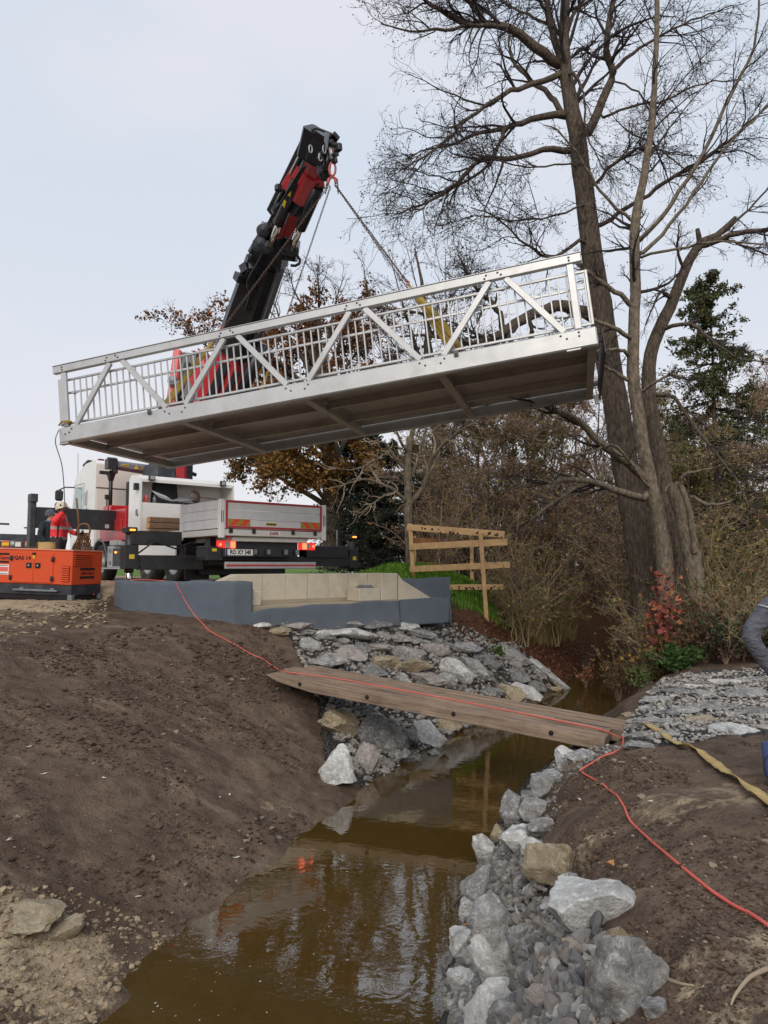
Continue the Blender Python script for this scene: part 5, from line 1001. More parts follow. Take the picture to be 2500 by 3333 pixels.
# ------------------------------------------------------------------ flat tan strap on the right bank
sp_ = spline([hit(a, b) + V(0, 0, .03) for a, b in ((2072, 2356), (2110, 2368), (2140, 2385), (2175, 2415), (2210, 2434), (2255, 2444), (2290, 2466), (2330, 2498), (2375, 2535), (2420, 2560), (2460, 2590), (2500, 2624), (2580, 2690))], 5); sp_[:, 2] = np.maximum(sp_[:, 2], Hgt(sp_[:, 0], sp_[:, 1]) + .03)
tn = np.gradient(sp_, axis=0); tn /= np.linalg.norm(tn, axis=1, keepdims=True); sd_ = np.cross(tn, V(0, 0, 1)); sd_ /= np.linalg.norm(sd_, axis=1, keepdims=True); vs = []
for k in range(len(sp_)):
    tw_ = .9 * math.exp(-((k - 24) / 3.) ** 2) + .7 * math.exp(-((k - 44) / 3.) ** 2) + .15 * math.sin(k * .5); a = sd_[k] * math.cos(tw_) + V(0, 0, 1) * math.sin(tw_); b = np.cross(a, tn[k])
    for x_, y_ in ((-1, -1), (1, -1), (1, 1), (-1, 1)): vs.append(sp_[k] + a * x_ * .042 + b * y_ * .003)
mb = MB(); mb.add(vs, [(k * 4 + i, k * 4 + (i + 1) % 4, k * 4 + 4 + (i + 1) % 4, k * 4 + 4 + i) for k in range(len(sp_) - 1) for i in range(4)], True)
single('lashing_strap', mb, M['strap'], 'flat tan lashing strap snaking from the plank end across the right bank', 'strap')
# ------------------------------------------------------------------ timber barriers by the stream
def barrier(label, posts, rails, mm):
    b0 = posts[0]; g0 = V(*at(b0[0], b0[1], b0[4])[:2], 0); fn = thing('timber_barrier', label, 'barrier', (g0[0], g0[1], hz(g0[0], g0[1])))
    for (x0, y0, x1, y1, dd) in posts:
        t = at(x0, y0, dd); bt = at(x1, y1, dd); bt[2] = min(bt[2], hz(bt[0], bt[1]) - .1) if y1 > 1940 else bt[2]; part('post', MB().beam(bt, t, .11, .08, up=(0, 1, 0)), M[mm], fn)
    for (x0, y0, d0, x1, y1, d1, h, m2, bark) in rails:
        p, q = at(x0, y0, d0), at(x1, y1, d1); part('rail', MB().beam(p, q, .032, h), M[m2], fn)
        if bark:
            r = random.Random(int(x0)); bm_ = MB()
            for k in range(20):
                t = r.random(); c = p + (q - p) * t + V(0, -.019, r.uniform(-h * .48, h * .1)); bm_.box(c, (r.uniform(.03, .12), .006, r.uniform(.02, .06)))
            part('bark_remnants', bm_, M['bark_bit'], fn)['kind'] = 'stuff'
    return fn
barrier('front timber barrier with bark-edged rails between abutment and thicket', [(1335, 1705, 1346, 1900, 19.6), (1564, 1732, 1584, 1998, 18.6)],
        [(1325, 1716, 19.6, 1642, 1740, 18.4, .175, 'wood', 1), (1332, 1780, 19.55, 1652, 1764, 18.3, .175, 'wood', 0), (1334, 1853, 19.55, 1660, 1838, 18.3, .165, 'wood', 0), (1424, 1912, 19.3, 1638, 1910, 18.4, .145, 'wood', 1)], 'wood')
barrier('rear timber barrier with reddish rails seen through the front one', [(1348, 1745, 1350, 1900, 21), (1535, 1742, 1536, 1895, 21.4)],
        [(1342, 1758, 20.9, 1545, 1770, 21.5, .16, 'wood_red', 0), (1342, 1838, 20.9, 1545, 1845, 21.5, .15, 'wood_red', 0), (1345, 1905, 20.9, 1545, 1893, 21.5, .15, 'wood_red', 0)], 'wood')
# ------------------------------------------------------------------ people
def hivis():
    m = mat('high visibility jacket', (.80, .035, .045), .8, 0, .10, 6, .3, 14); N, Lk = m.node_tree.nodes, m.node_tree.links; p = N['Principled BSDF']
    src = p.inputs['Base Color'].links[0].from_socket; tc = N.new('ShaderNodeTexCoord'); sp_ = N.new('ShaderNodeSeparateXYZ'); Lk.new(tc.outputs['Object'], sp_.inputs[0]); acc = None
    for c in (1.02, 1.245):
        a = N.new('ShaderNodeMath'); a.operation = 'COMPARE'; a.inputs[1].default_value = c; a.inputs[2].default_value = .033; Lk.new(sp_.outputs[2], a.inputs[0])
        if acc is None: acc = a.outputs[0]
        else:
            b = N.new('ShaderNodeMath'); b.operation = 'MAXIMUM'; Lk.new(acc, b.inputs[0]); Lk.new(a.outputs[0], b.inputs[1]); acc = b.outputs[0]
    x_ = N.new('ShaderNodeMixRGB'); x_.inputs[2].default_value = (.42, .36, .34, 1); Lk.new(acc, x_.inputs[0]); Lk.new(src, x_.inputs[1]); Lk.new(x_.outputs[0], p.inputs['Base Color']); return m
M['hivis'] = hivis()
def person(label, base, J, E, mats, look):
    """J: name -> (x, y, z, radius); E: list of (a, b, material index)"""
    names = list(J); me_ = bpy.data.meshes.new('person'); me_.from_pydata([J[n][:3] for n in names], [(names.index(a), names.index(b)) for a, b, _ in E], [])
    o = bpy.data.objects.new('person', me_); COL.objects.link(o); sk = o.modifiers.new('skin', 'SKIN'); sk.use_smooth_shade = True; sb = o.modifiers.new('sub', 'SUBSURF'); sb.levels = 2; sb.render_levels = 2
    for n, s in zip(names, me_.skin_vertices[0].data):
        r = J[n][3]; s.radius = r if isinstance(r, tuple) else (r, r); s.use_root = (n == 'pelvis')
    dg = bpy.context.evaluated_depsgraph_get(); m2 = bpy.data.meshes.new_from_object(o.evaluated_get(dg)); bpy.data.objects.remove(o); m2.name = 'person'
    m2.materials.clear()
    for q in mats: m2.materials.append(q)
    C = np.zeros(len(m2.polygons) * 3); m2.polygons.foreach_get('center', C); C = C.reshape(-1, 3); best = np.full(len(C), 1e9); idx = np.zeros(len(C), np.int32)
    for a, b, mi in E:
        A, B = V(*J[a][:3]), V(*J[b][:3]); t = np.clip(((C - A) @ (B - A)) / ((B - A) @ (B - A)), 0, 1); d = np.linalg.norm(C - A - t[:, None] * (B - A), axis=1); k = d < best; best[k] = d[k]; idx[k] = mi
    m2.polygons.foreach_set('material_index', idx); m2.polygons.foreach_set('use_smooth', np.ones(len(C), bool))
    o = link('person', m2, None, None, base); tag(o, label, 'person'); return o
def hand_glove(o, wrist, tip_dir, side, m, curl=.5):
    w = V(*wrist); d = nrm(tip_dir); s = nrm(np.cross(d, side)); n = np.cross(s, d); mb = MB(); mb.blob(w + d * .045, (.045, .045, .045), 2)
    R = np.stack([d, s, n], 1); mb.box(w + d * .055, (.09, .08, .03), R, .012)
    for k in range(4):
        b = w + d * .095 + s * (k - 1.5) * .021; L_ = (.062, .075, .07, .055)[k]; mb.tube([b, b + d * L_ * .45 + n * .01, b + d * L_ * .75 + n * curl * .04, b + d * L_ * .7 + n * curl * .085], [.0105, .010, .0095, .008], 6)
    b = w + d * .03 - s * .04; mb.tube([b, b + d * .03 - s * .025 + n * .01, b + d * .065 - s * .022 + n * .03], [.013, .012, .009], 6)
    return link('glove', mb.mesh('glove'), m, o)
def face(o, c, f, r=.095):               # nose, ears and eyes; f = facing direction
    c = V(*c); f = nrm(f); s = nrm(np.cross(f, V(0, 0, 1))); u = np.cross(s, f)
    link('nose', MB().tube([c + f * (r - .005) + u * .02, c + f * (r + .018) - u * .015, c + f * (r - .01) - u * .022], [.009, .014, .008], 6).mesh('nose'), M['skin'], o)
    for k in (-1, 1):
        link('ear', MB().blob(c + s * k * r * .93 - f * .01, (.022, .014, .03), 2).mesh('ear'), M['skin'], o); link('eye', MB().blob(c + f * r * .86 + s * k * .032 + u * .022, (.011, .011, .008), 1).mesh('eye'), M['hole'], o)
    link('mouth', MB().box(c + f * r * .93 - u * .052, (.03, .03, .008)).mesh('mouth'), M['chain_red'], o)
SKEL = [('pelvis', 'spine', 0), ('spine', 'chest', 0), ('chest', 'neckb', 0), ('neckb', 'neck', 2), ('neck', 'head', 2), ('head', 'crown', 2), ('chest', 'shl', 0), ('shl', 'ell', 0), ('ell', 'wrl', 0), ('wrl', 'hal', 3), ('chest', 'shr', 0), ('shr', 'elr', 0), ('elr', 'wrr', 0), ('wrr', 'har', 3), ('pelvis', 'hil', 1), ('hil', 'knl', 1), ('knl', 'anl', 1), ('anl', 'tol', 4), ('pelvis', 'hir', 1), ('hir', 'knr', 1), ('knr', 'anr', 1), ('anr', 'tor', 4)]
R1 = V(-7.02, 15.25, hz(-7.02, 15.25) + .02)
Jr = dict(pelvis=(0, 0, .98, .165), spine=(0, 0, 1.14, .175), chest=(.015, 0, 1.36, .165), neckb=(.03, 0, 1.49, .09), neck=(.045, 0, 1.55, .06), head=(.075, 0, 1.645, .088), crown=(.06, 0, 1.75, .075),
          shr=(.01, -.18, 1.43, .085), elr=(.07, -.38, 1.35, .07), wrr=(.18, -.25, 1.56, .05), har=(.20, -.21, 1.62, .04), shl=(.01, .18, 1.42, .085), ell=(.14, .25, 1.18, .065), wrl=(.32, .16, 1.12, .045), hal=(.38, .13, 1.13, .038),
          hil=(0, .10, .88, .115), knl=(.03, .11, .50, .075), anl=(0, .11, .10, .055), tol=(.16, .12, .045, .045), hir=(0, -.10, .88, .115), knr=(.02, -.11, .50, .075), anr=(-.02, -.11, .10, .055), tor=(.14, -.12, .045, .045))
man = person('person in red high visibility jacket and cream helmet, hand raised to the face', R1, Jr, SKEL, [M['hivis'], M['trousers'], M['skin'], M['glove'], M['hole']], None)
face(man, (.075, 0, 1.645), (.96, -.1, .3))
hv = MB().lathe((.045, 0, 1.675), (-.22, 0, 1), [(.128, -.015), (.13, .02), (.118, .08), (.085, .125), (.04, .145), (0, .15)], 18); hv.lathe((.06, 0, 1.675), (-.22, 0, 1), [(.128, -.015), (.148, -.018), (.146, -.008), (.128, .004)], 18); he = link('helmet', hv.mesh('helmet'), M['helmet'], man); link('helmet_badge', MB().box((.07, -.128, 1.735), (.03, .012, .04)).mesh('helmet_badge'), M['hole'], he)
link('chin_strap', MB().tube([(.02, -.10, 1.68), (.06, -.095, 1.60), (.10, -.05, 1.56)], .008, 5).mesh('chin_strap'), M['hole'], man)
link('collar', MB().lathe((.03, 0, 1.47), (.15, 0, 1), [(.125, -.03), (.12, .03), (.10, .085), (.085, .08), (.09, .0)], 16).mesh('collar'), M['hivis'], man)
link('radio_strap', MB().tube([(.06, -.178, 1.30), (.06, -.187, 1.18), (.055, -.185, 1.02)], .018, 6).mesh('radio_strap'), M['trousers'], man)
hand_glove(man, (.18, -.25, 1.56), (.2, .3, .9), V(0, 1, 0), M['glove'], .7); hand_glove(man, (.32, .16, 1.12), (.9, -.2, .05), V(0, 0, 1), M['glove'], .9)
R2 = V(-7.66, 16.1, hz(-7.66, 16.1))
Jb = dict(Jr); sc = .95
for k, v in Jb.items(): Jb[k] = (v[0] * sc, v[1] * sc, v[2] * sc, v[3] * .98)
Jb.update(shr=(-.02, -.19, 1.35, .085), elr=(-.06, -.27, 1.10, .068), wrr=(.08, -.26, .92, .05), har=(.14, -.24, .88, .04), ell=(-.02, .26, 1.1, .065), wrl=(.12, .25, .93, .045), hal=(.18, .24, .9, .038), chest=(-.02, 0, 1.29, .175), spine=(-.02, 0, 1.08, .185))
man2 = person('person in dark fleece and grey beanie looking up, behind the generator', R2, Jb, SKEL, [M['fleece'], M['trousers'], M['skin'], M['glove'], M['hole']], None)
face(man2, (.07, 0, 1.56), (.9, -.25, .4)); link('beanie', MB().lathe((.045, 0, 1.575), (-.35, 0, 1), [(.108, -.02), (.112, .02), (.105, .07), (.08, .115), (.04, .135), (0, .14)], 18).mesh('beanie'), M['beanie'], man2)
link('collar', MB().lathe((.02, 0, 1.40), (.1, 0, 1), [(.11, -.03), (.095, .04), (.085, .05), (.08, 0)], 14).mesh('collar'), M['beanie'], man2)
hand_glove(man2, (.08, -.26, .92), (.6, .05, -.5), V(0, 1, 0), M['glove'])
# man at the right edge, bent forward, one arm crooked
e0 = at(2436, 2070, 5.55); s0 = at(2512, 1962, 5.6); h0 = at(2535, 2215, 5.5); f0 = hit(2512, 2548); R3 = V(3.12, 5.5, hz(3.08, 5.5))
def rel(p): return tuple(V(*p) - R3)
JR = dict(pelvis=(.28, .05, .90, .15), spine=(.22, .02, 1.05, .155), chest=(.14, .0, 1.20, .155), neckb=(.10, -.0, 1.34, .08), neck=(.08, -.0, 1.40, .058), head=(.03, -.02, 1.49, .085), crown=(.03, -.02, 1.60, .075),
          shr=(*rel(s0), .088), elr=(*rel(e0), .078), wrr=(*rel(h0 + (e0 - h0) * .12), .05), har=(*rel(h0), .04), shl=(.22, .22, 1.24, .085), ell=(.18, .34, 1.0, .065), wrl=(.02, .30, .85, .045), hal=(-.03, .28, .80, .038),
          hil=(.30, .14, .82, .115), knl=(.22, .16, .46, .075), anl=(.30, .16, .10, .055), tol=(.14, .18, .04, .045), hir=(.27, -.08, .82, .115), knr=(.08, -.12, .47, .075), anr=(f0[0] - R3[0] + .02, f0[1] - R3[1] + .04, f0[2] - R3[2] + .12, .055), tor=(f0[0] - R3[0] - .03, f0[1] - R3[1] - .10, f0[2] - R3[2] + .05, .05))
man3 = person('person in grey work jacket at the right edge, elbow bent, partly out of view', R3, JR, SKEL, [M['jacket'], M['trousers'], M['skin'], M['glove_orange'], M['shoe']], None)
face(man3, (.03, -.02, 1.49), (-.8, .3, -.4)); link('hair', MB().blob((.05, -.02, 1.54), (.098, .095, .09), 2).mesh('hair'), M['hair'], man3)
hand_glove(man3, rel(h0 + (e0 - h0) * .12), h0 - e0, V(0, 1, 0), M['glove_orange'])
fa = V(*rel(f0)) + V(.03, .05, 0); b_ = MB().tube([fa + V(.03, .07, .055), fa + V(.0, -.02, .055), fa + V(-.035, -.12, .045), fa + V(-.05, -.19, .035)], [.045, .052, .05, .03], 12).tube([fa + V(.02, .04, .03), fa + V(.02, .045, .12), fa + V(.025, .05, .26)], [.05, .052, .062], 12); link('boot', b_.mesh('boot'), M['shoe'], man3)
pc = V(*rel(s0 + (e0 - s0) * .25)); link('reflective_piping', MB().tube([pc + V(-.075, -.03, .05), pc + V(-.03, -.085, .035), pc + V(.05, -.09, -.01)], .007, 6).mesh('reflective_piping'), M['lgrey'], man3)
# tag line and a bundle of rusty lifting chain in the left hand
hw = R1 + V(.21, -.20, 1.63)
mb = MB(); mb.tube(spline([TL0 + V(0, 0, .06), TL0 + V(-.03, -.05, -.2), TL0 * .6 + hw * .4 + V(.02, 0, -.05), hw, hw + V(.05, -.02, -.25), hw + V(.12, .05, -.6)], 6), .009, 6); single('tag_line', mb, M['rope'], 'thin grey green tag line hanging from the bridge corner to the helmeted person', 'rope')
mb = MB(); c = bp(.17, -.02, HG + .04)
for k in range(4): mb.tube(spline([c + BU * (-.14 + .02 * k) + BW * (.02 * k), c + BW * .05 - BV * .04, c + BU * (.15 - .02 * k) + BW * (.03 - .01 * k), c + BV * .12, c + BU * -.1 + BV * .08]), .014, 6)
single('rope_knot', mb, M['sling'], 'knotted tan rope around the left end post of the bridge', 'rope')
hb = R1 + V(.42, .12, 1.16); mb = MB(); r = random.Random(4)
for k in range(7):
    x_ = .02 + .05 * k; v, f = chain_mesh(hb + V(x_ * .5 - .05, .02 * k, -.02), hb + V(x_ - .12 + r.uniform(-.03, .03), .03 * k, -.55 - .12 * r.random()), r=.012, ln=.085, wd=.055); mb.add(v, [tuple(q) for q in f], True)
mb.tube(spline([hb + V(-.10, 0, .0), hb + V(-.02, 0, .16), hb + V(.14, 0, .17), hb + V(.2, 0, .02), hb + V(.12, 0, -.1)]), .022, 8).tube([hb + V(-.12, 0, .75), hb + V(-.06, 0, .3), hb + V(-.02, 0, -.4)], .02, 6)
single('chain_bundle', mb, M['rust'], 'bundle of rusty chains hanging beside the red jacket', 'chain')
# ------------------------------------------------------------------ trees and shrubs
def grow(r, P, R, n, lenf, ang, K_, wig, grav, t0=.15, t1=1., rf=.6, rt=.003, sway=.35, lmin=0.):
    B, K0 = P.shape[:2]; N_ = B * n; ix = np.repeat(np.arange(B), n); t = t0 + (t1 - t0) * r.rand(N_); s = t * (K0 - 1); i = np.minimum(s.astype(int), K0 - 2); f = (s - i)[:, None]
    p = P[ix, i] * (1 - f) + P[ix, i + 1] * f; tn = P[ix, i + 1] - P[ix, i]; tn /= np.linalg.norm(tn, axis=1, keepdims=True) + 1e-9; rad = R[ix, i] * (1 - f[:, 0]) + R[ix, i + 1] * f[:, 0]
    pl = np.linalg.norm(np.diff(P, axis=1), axis=2).sum(1)[ix]; v = r.randn(N_, 3); v -= (v * tn).sum(1, keepdims=True) * tn; v /= np.linalg.norm(v, axis=1, keepdims=True) + 1e-9
    a = (ang * (1 + sway * r.randn(N_)))[:, None]; d = np.cos(a) * tn + np.sin(a) * v; L_ = np.maximum(lenf * pl * (1 - .45 * t) * r.uniform(.5, 1.3, N_), lmin); st = (L_ / (K_ - 1))[:, None]
    out = np.zeros((N_, K_, 3)); out[:, 0] = p
    for k in range(1, K_):
        d = d + wig * r.randn(N_, 3) + V(0, 0, grav); d /= np.linalg.norm(d, axis=1, keepdims=True); p = p + d * st; out[:, k] = p
    r0 = np.maximum(rad * rf, rt * 1.3); rr = r0[:, None] + (rt - r0)[:, None] * np.linspace(0, 1, K_)[None]
    return out, rr
def tubes(sets):
    vs, fs, off = [], [], 0
    for P, R, n in sets:
        B, K_ = P.shape[:2]; t = np.gradient(P, axis=1); t /= np.linalg.norm(t, axis=2, keepdims=True) + 1e-9
        ref = np.where(np.abs(t[:, :1, 2:]) < .8, V(0, 0, 1), V(1, 0, 0)); ref = np.broadcast_to(ref, P.shape); a = ref - (ref * t).sum(2, keepdims=True) * t; a /= np.linalg.norm(a, axis=2, keepdims=True) + 1e-9; b = np.cross(t, a)
        th = np.arange(n) * 2 * np.pi / n; v = P[:, :, None] + R[:, :, None, None] * (np.cos(th)[:, None] * a[:, :, None] + np.sin(th)[:, None] * b[:, :, None])
        idx = off + np.arange(B * K_ * n).reshape(B, K_, n); nx_ = np.roll(idx, -1, axis=2)
        fs.append(np.stack([idx[:, :-1], nx_[:, :-1], nx_[:, 1:], idx[:, 1:]], -1).reshape(-1, 4)); vs.append(v.reshape(-1, 3)); off += B * K_ * n
    return np.concatenate(vs), np.concatenate(fs)
def leaves(r, P, n, size, cols, spread=.04, long=1.6):      # n leaf quads per branch point set
    Q = P.reshape(-1, 3); ix = r.randint(0, len(Q), n); c = Q[ix] + r.randn(n, 3) * spread; a = r.randn(n, 3); a /= np.linalg.norm(a, axis=1, keepdims=True); b = r.randn(n, 3); b -= (b * a).sum(1, keepdims=True) * a; b /= np.linalg.norm(b, axis=1, keepdims=True)
    s = (size * r.uniform(.6, 1.3, n))[:, None]; v = np.stack([c - a * s * long * .5, c + b * s * .5 + np.cross(a, b) * s * .15, c + a * s * long * .5, c - b * s * .5 + np.cross(a, b) * s * .15], 1).reshape(-1, 3); f = np.arange(n * 4).reshape(n, 4)
    cc = np.array(cols)[r.randint(0, len(cols), n)] * r.uniform(.65, 1.3, (n, 1)); return v, f, np.repeat(cc, 4, 0)
def resamp(pts, n):
    P = np.array(pts, float); s = np.r_[0, np.cumsum(np.linalg.norm(np.diff(P, axis=0), axis=1))]; S = np.linspace(0, s[-1], n); return np.stack([np.interp(S, s, P[:, k]) for k in range(P.shape[1])], 1)
def limb(pts, n=14, w=0., seed=0):        # pts: (px, py, distance, width in px) -> smooth limb
    A = np.array([[*at(a, b, d), .5 * wp * d / FOC] for a, b, d, wp in pts]); A = spline(A, 6); A = resamp(A, n)
    if w: A[1:-1, :3] += w * np.random.RandomState(seed).randn(n - 2, 3)
    return A[:, :3], np.maximum(A[:, 3], .004)
def tree(name, label, cat, base, trunk, crown, lv=None, bm='bark', tm='twig', group=None, parts=None):
    t = thing(name, label, cat, tuple(base), group=group); v, f = tubes(trunk); o = link('trunk', quadmesh('trunk', v - V(*base), f, True), M[bm], t)
    if crown: v, f = tubes(crown); link('crown', quadmesh('crown', v - V(*base), f, True), M[tm], t)
    if lv: v, f, c = lv; link('foliage', quadmesh('foliage', v - V(*base), f, False, c), M['leaf'], t)
    return t
def z6(lst, d0, d1): 
    n = len(lst); return [(1150 + a * .8137, b * .8137, d0 + (d1 - d0) * k / (n - 1), w * .8137) for k, (a, b, w) in enumerate(lst)]
def foot(L):                              # carry a trunk down into the ground
    P, R = L; g_ = hz(P[0][0], P[0][1]) - .15
    if P[0][2] <= g_ + .05: return L
    b0 = P[0] + (P[0] - P[1]) / (P[1][2] - P[0][2]) * (P[0][2] - g_) * .6; b0[2] = g_
    n = max(3, int((P[0][2] - g_) / .3)); return np.vstack([b0 + (P[0] - b0) * t for t in np.linspace(0, 1, n, endpoint=False)] + [P]), np.r_[np.linspace(R[0] * 1.18, R[0], n, endpoint=False), R]
def join(trunk, limbs):                   # start every limb inside the trunk or limb it grows from
    cand = trunk[0]; out = []
    for P, R in limbs:
        d = np.linalg.norm(cand - P[0], axis=1); k = int(np.argmin(d)); q = cand[k]
        if .02 < d[k] < 1.6: P = np.vstack([q, (q + P[0]) / 2, P]); R = np.r_[R[0], R[0], R]
        out.append((P, R)); cand = np.vstack([cand, P])
    return out
def stackup(L): return np.stack([a for a, _ in L]), np.stack([b for _, b in L])
# --- the big alder
r = np.random.RandomState(5); DA = 17.6
tr = limb([(2100, 1900, DA, 92), (2068, 1700, DA, 88), (2025, 1450, DA, 84), (1985, 1200, DA, 80), (1955, 1000, DA, 78), (1930, 850, DA, 70), (1912, 700, DA, 66), (1893, 560, DA, 62), (1880, 450, DA, 58), (1852, 300, DA, 48), (1836, 150, DA, 38), (1840, 0, DA, 32), (1850, -250, DA, 22), (1845, -520, DA, 8)], 40, .012, 1)
Lm = [limb(z6([(822, 255, 44), (740, 200, 40), (650, 130, 34), (580, 97, 30), (430, 88, 22), (330, 30, 18), (250, -30, 12), (170, -60, 6)], DA, DA - 1.6), 20, .02, 2), limb(z6([(740, 195, 26), (640, 125, 20), (560, 100, 18), (400, 110, 14), (250, 130, 9), (110, 95, 5)], DA, DA - 2.2), 20, .02, 3),
      limb(z6([(828, 295, 28), (700, 342, 22), (590, 382, 18), (450, 482, 14), (340, 590, 10), (210, 672, 6)], DA, DA - 2.4), 20, .02, 4), limb(z6([(850, 462, 34), (720, 476, 26), (600, 515, 20), (500, 532, 16), (400, 575, 12), (290, 600, 7), (210, 640, 4)], DA, DA - 1.4), 20, .02, 5),
      limb(z6([(882, 602, 30), (750, 606, 24), (620, 636, 22), (510, 636, 20), (430, 722, 14), (330, 790, 12), (240, 832, 8), (160, 862, 5)], DA, DA - 1.8), 20, .02, 6), limb(z6([(600, 517, 16), (565, 620, 14), (500, 702, 12), (400, 750, 9), (300, 810, 6), (230, 880, 4)], DA - .5, DA - 1.5), 18, .02, 7),
      limb(z6([(850, 462, 26), (780, 382, 22), (700, 310, 18), (640, 245, 12), (620, 150, 8), (660, 60, 5)], DA, DA + 1.4), 18, .02, 8), limb(z6([(940, 530, 40), (1000, 400, 36), (1040, 292, 32), (1012, 210, 28), (1020, 100, 24), (1042, 0, 20), (1060, -160, 12), (1100, -330, 6)], DA, DA + .8), 22, .015, 9),
      limb(z6([(830, 240, 32), (790, 100, 28), (775, 0, 24), (770, -160, 14), (740, -330, 6)], DA, DA - .6), 16, .015, 10), limb(z6([(990, 900, 20), (1100, 830, 18), (1300, 700, 16), (1400, 642, 14), (1500, 560, 12), (1660, 430, 8), (1750, 350, 5)], DA, DA - 2), 20, .02, 11),
      limb([(1930, 1030, DA, 44), (1860, 1000, DA - .3, 42), (1790, 1003, DA - .6, 38), (1700, 1040, DA - .9, 34), (1620, 1095, DA - 1.1, 28), (1540, 1120, DA - 1.3, 24), (1450, 1105, DA - 1.4, 16), (1370, 1090, DA - 1.5, 10), (1270, 1100, DA - 1.6, 5)], 24, .02, 12), limb([(1640, 1080, DA - 1, 24), (1620, 1010, DA - 1.2, 18), (1570, 960, DA - 1.4, 14), (1530, 900, DA - 1.5, 9), (1490, 830, DA - 1.6, 5)], 16, .02, 13),
      limb(z6([(870, 655, 8), (700, 668, 7), (560, 640, 6), (440, 610, 4)], DA - .3, DA - 2), 14, .02, 14), limb(z6([(915, 820, 9), (780, 870, 8), (620, 880, 7), (500, 860, 5), (380, 890, 4)], DA - .3, DA - 2), 16, .02, 15), limb(z6([(905, 960, 16), (850, 1000, 14), (790, 1030, 12), (680, 970, 9), (560, 860, 7), (470, 830, 4)], DA - .3, DA - 1.5), 18, .02, 16),
      limb(z6([(835, 180, 22), (870, 90, 18), (920, -10, 12), (960, -120, 6)], DA, DA + 1.5), 14, .02, 17), limb(z6([(1040, 280, 18), (1120, 210, 14), (1250, 130, 10), (1400, 60, 7), (1520, 20, 4)], DA, DA + 1.6), 16, .02, 18), limb(z6([(1000, 470, 12), (1100, 430, 10), (1250, 400, 8), (1400, 330, 6), (1560, 320, 4)], DA, DA + 1), 16, .02, 19), limb(z6([(970, 735, 16), (1050, 650, 14), (1130, 600, 12), (1220, 595, 9), (1300, 660, 6), (1380, 720, 4)], DA, DA - 1), 16, .02, 20),
      limb(z6([(880, 290, 12), (920, 360, 10), (925, 470, 8), (960, 600, 6), (1020, 700, 4)], DA - .4, DA - .8), 14, .02, 21), limb(z6([(1060, 330, 8), (1150, 380, 7), (1180, 450, 5), (1190, 560, 4)], DA, DA - .5), 12, .02, 22), limb(z6([(790, 100, 14), (700, 60, 11), (600, 10, 8), (500, -60, 5)], DA, DA + 1.5), 14, .02, 23), limb(z6([(830, 60, 14), (950, 0, 11), (1100, -60, 7), (1250, -80, 4)], DA, DA - 1.5), 14, .02, 24)]
tr = foot(tr); Lm = join(tr, Lm)
trunkset = [(tr[0][None], tr[1][None], 12)] + [(p[None], q[None], 8) for p, q in Lm]
LP = np.stack([resamp(p, 16) for p, q in Lm]); LR = np.stack([np.interp(np.linspace(0, 1, 16), np.linspace(0, 1, len(q)), q) for p, q in Lm]); LR = LR * 1.1
g1 = grow(r, LP, LR, 17, .36, .7, 9, .17, .01, .30, 1., .5, .006); g2 = grow(r, *g1, 7, .58, .65, 7, .22, -.02, .25, 1., .6, .0036, lmin=.5); g3 = grow(r, *g2, 3, .6, .7, 5, .26, -.05, .2, 1., .7, .0026, lmin=.28)
top = grow(r, tr[0][None, 28:], tr[1][None, 28:], 26, .30, .8, 9, .16, .02, .1, 1, .35, .007); top2 = grow(r, *top, 9, .5, .65, 6, .22, 0, .15, 1., .6, .0035); top3 = grow(r, *top2, 5, .5, .7, 5, .26, -.03, .1, 1., .7, .003, lmin=.2)
lo = grow(r, tr[0][None, 12:30], tr[1][None, 12:30], 22, .10, 1.3, 8, .2, .0, .1, 1, .08, .004); lo2 = grow(r, *lo, 7, .5, .7, 5, .25, -.02, .1, 1., .7, .0028)
ct = leaves(r, np.concatenate([g3[0][:, 3:].reshape(-1, 3), top3[0][:, 3:].reshape(-1, 3)]), 11000, .034, [(.035, .025, .025), (.055, .035, .03), (.04, .032, .03)], .04, 1.3)
tree('alder_tree', 'tall bare alder with thick leaning trunk and dark catkin-studded crown', 'tree', V(tr[0][0][0], tr[0][0][1], tr[0][0][2]), trunkset, [(*g1, 5), (*g2, 4), (*g3, 3), (*top, 5), (*top2, 4), (*top3, 3), (*lo, 4), (*lo2, 3)], ct)
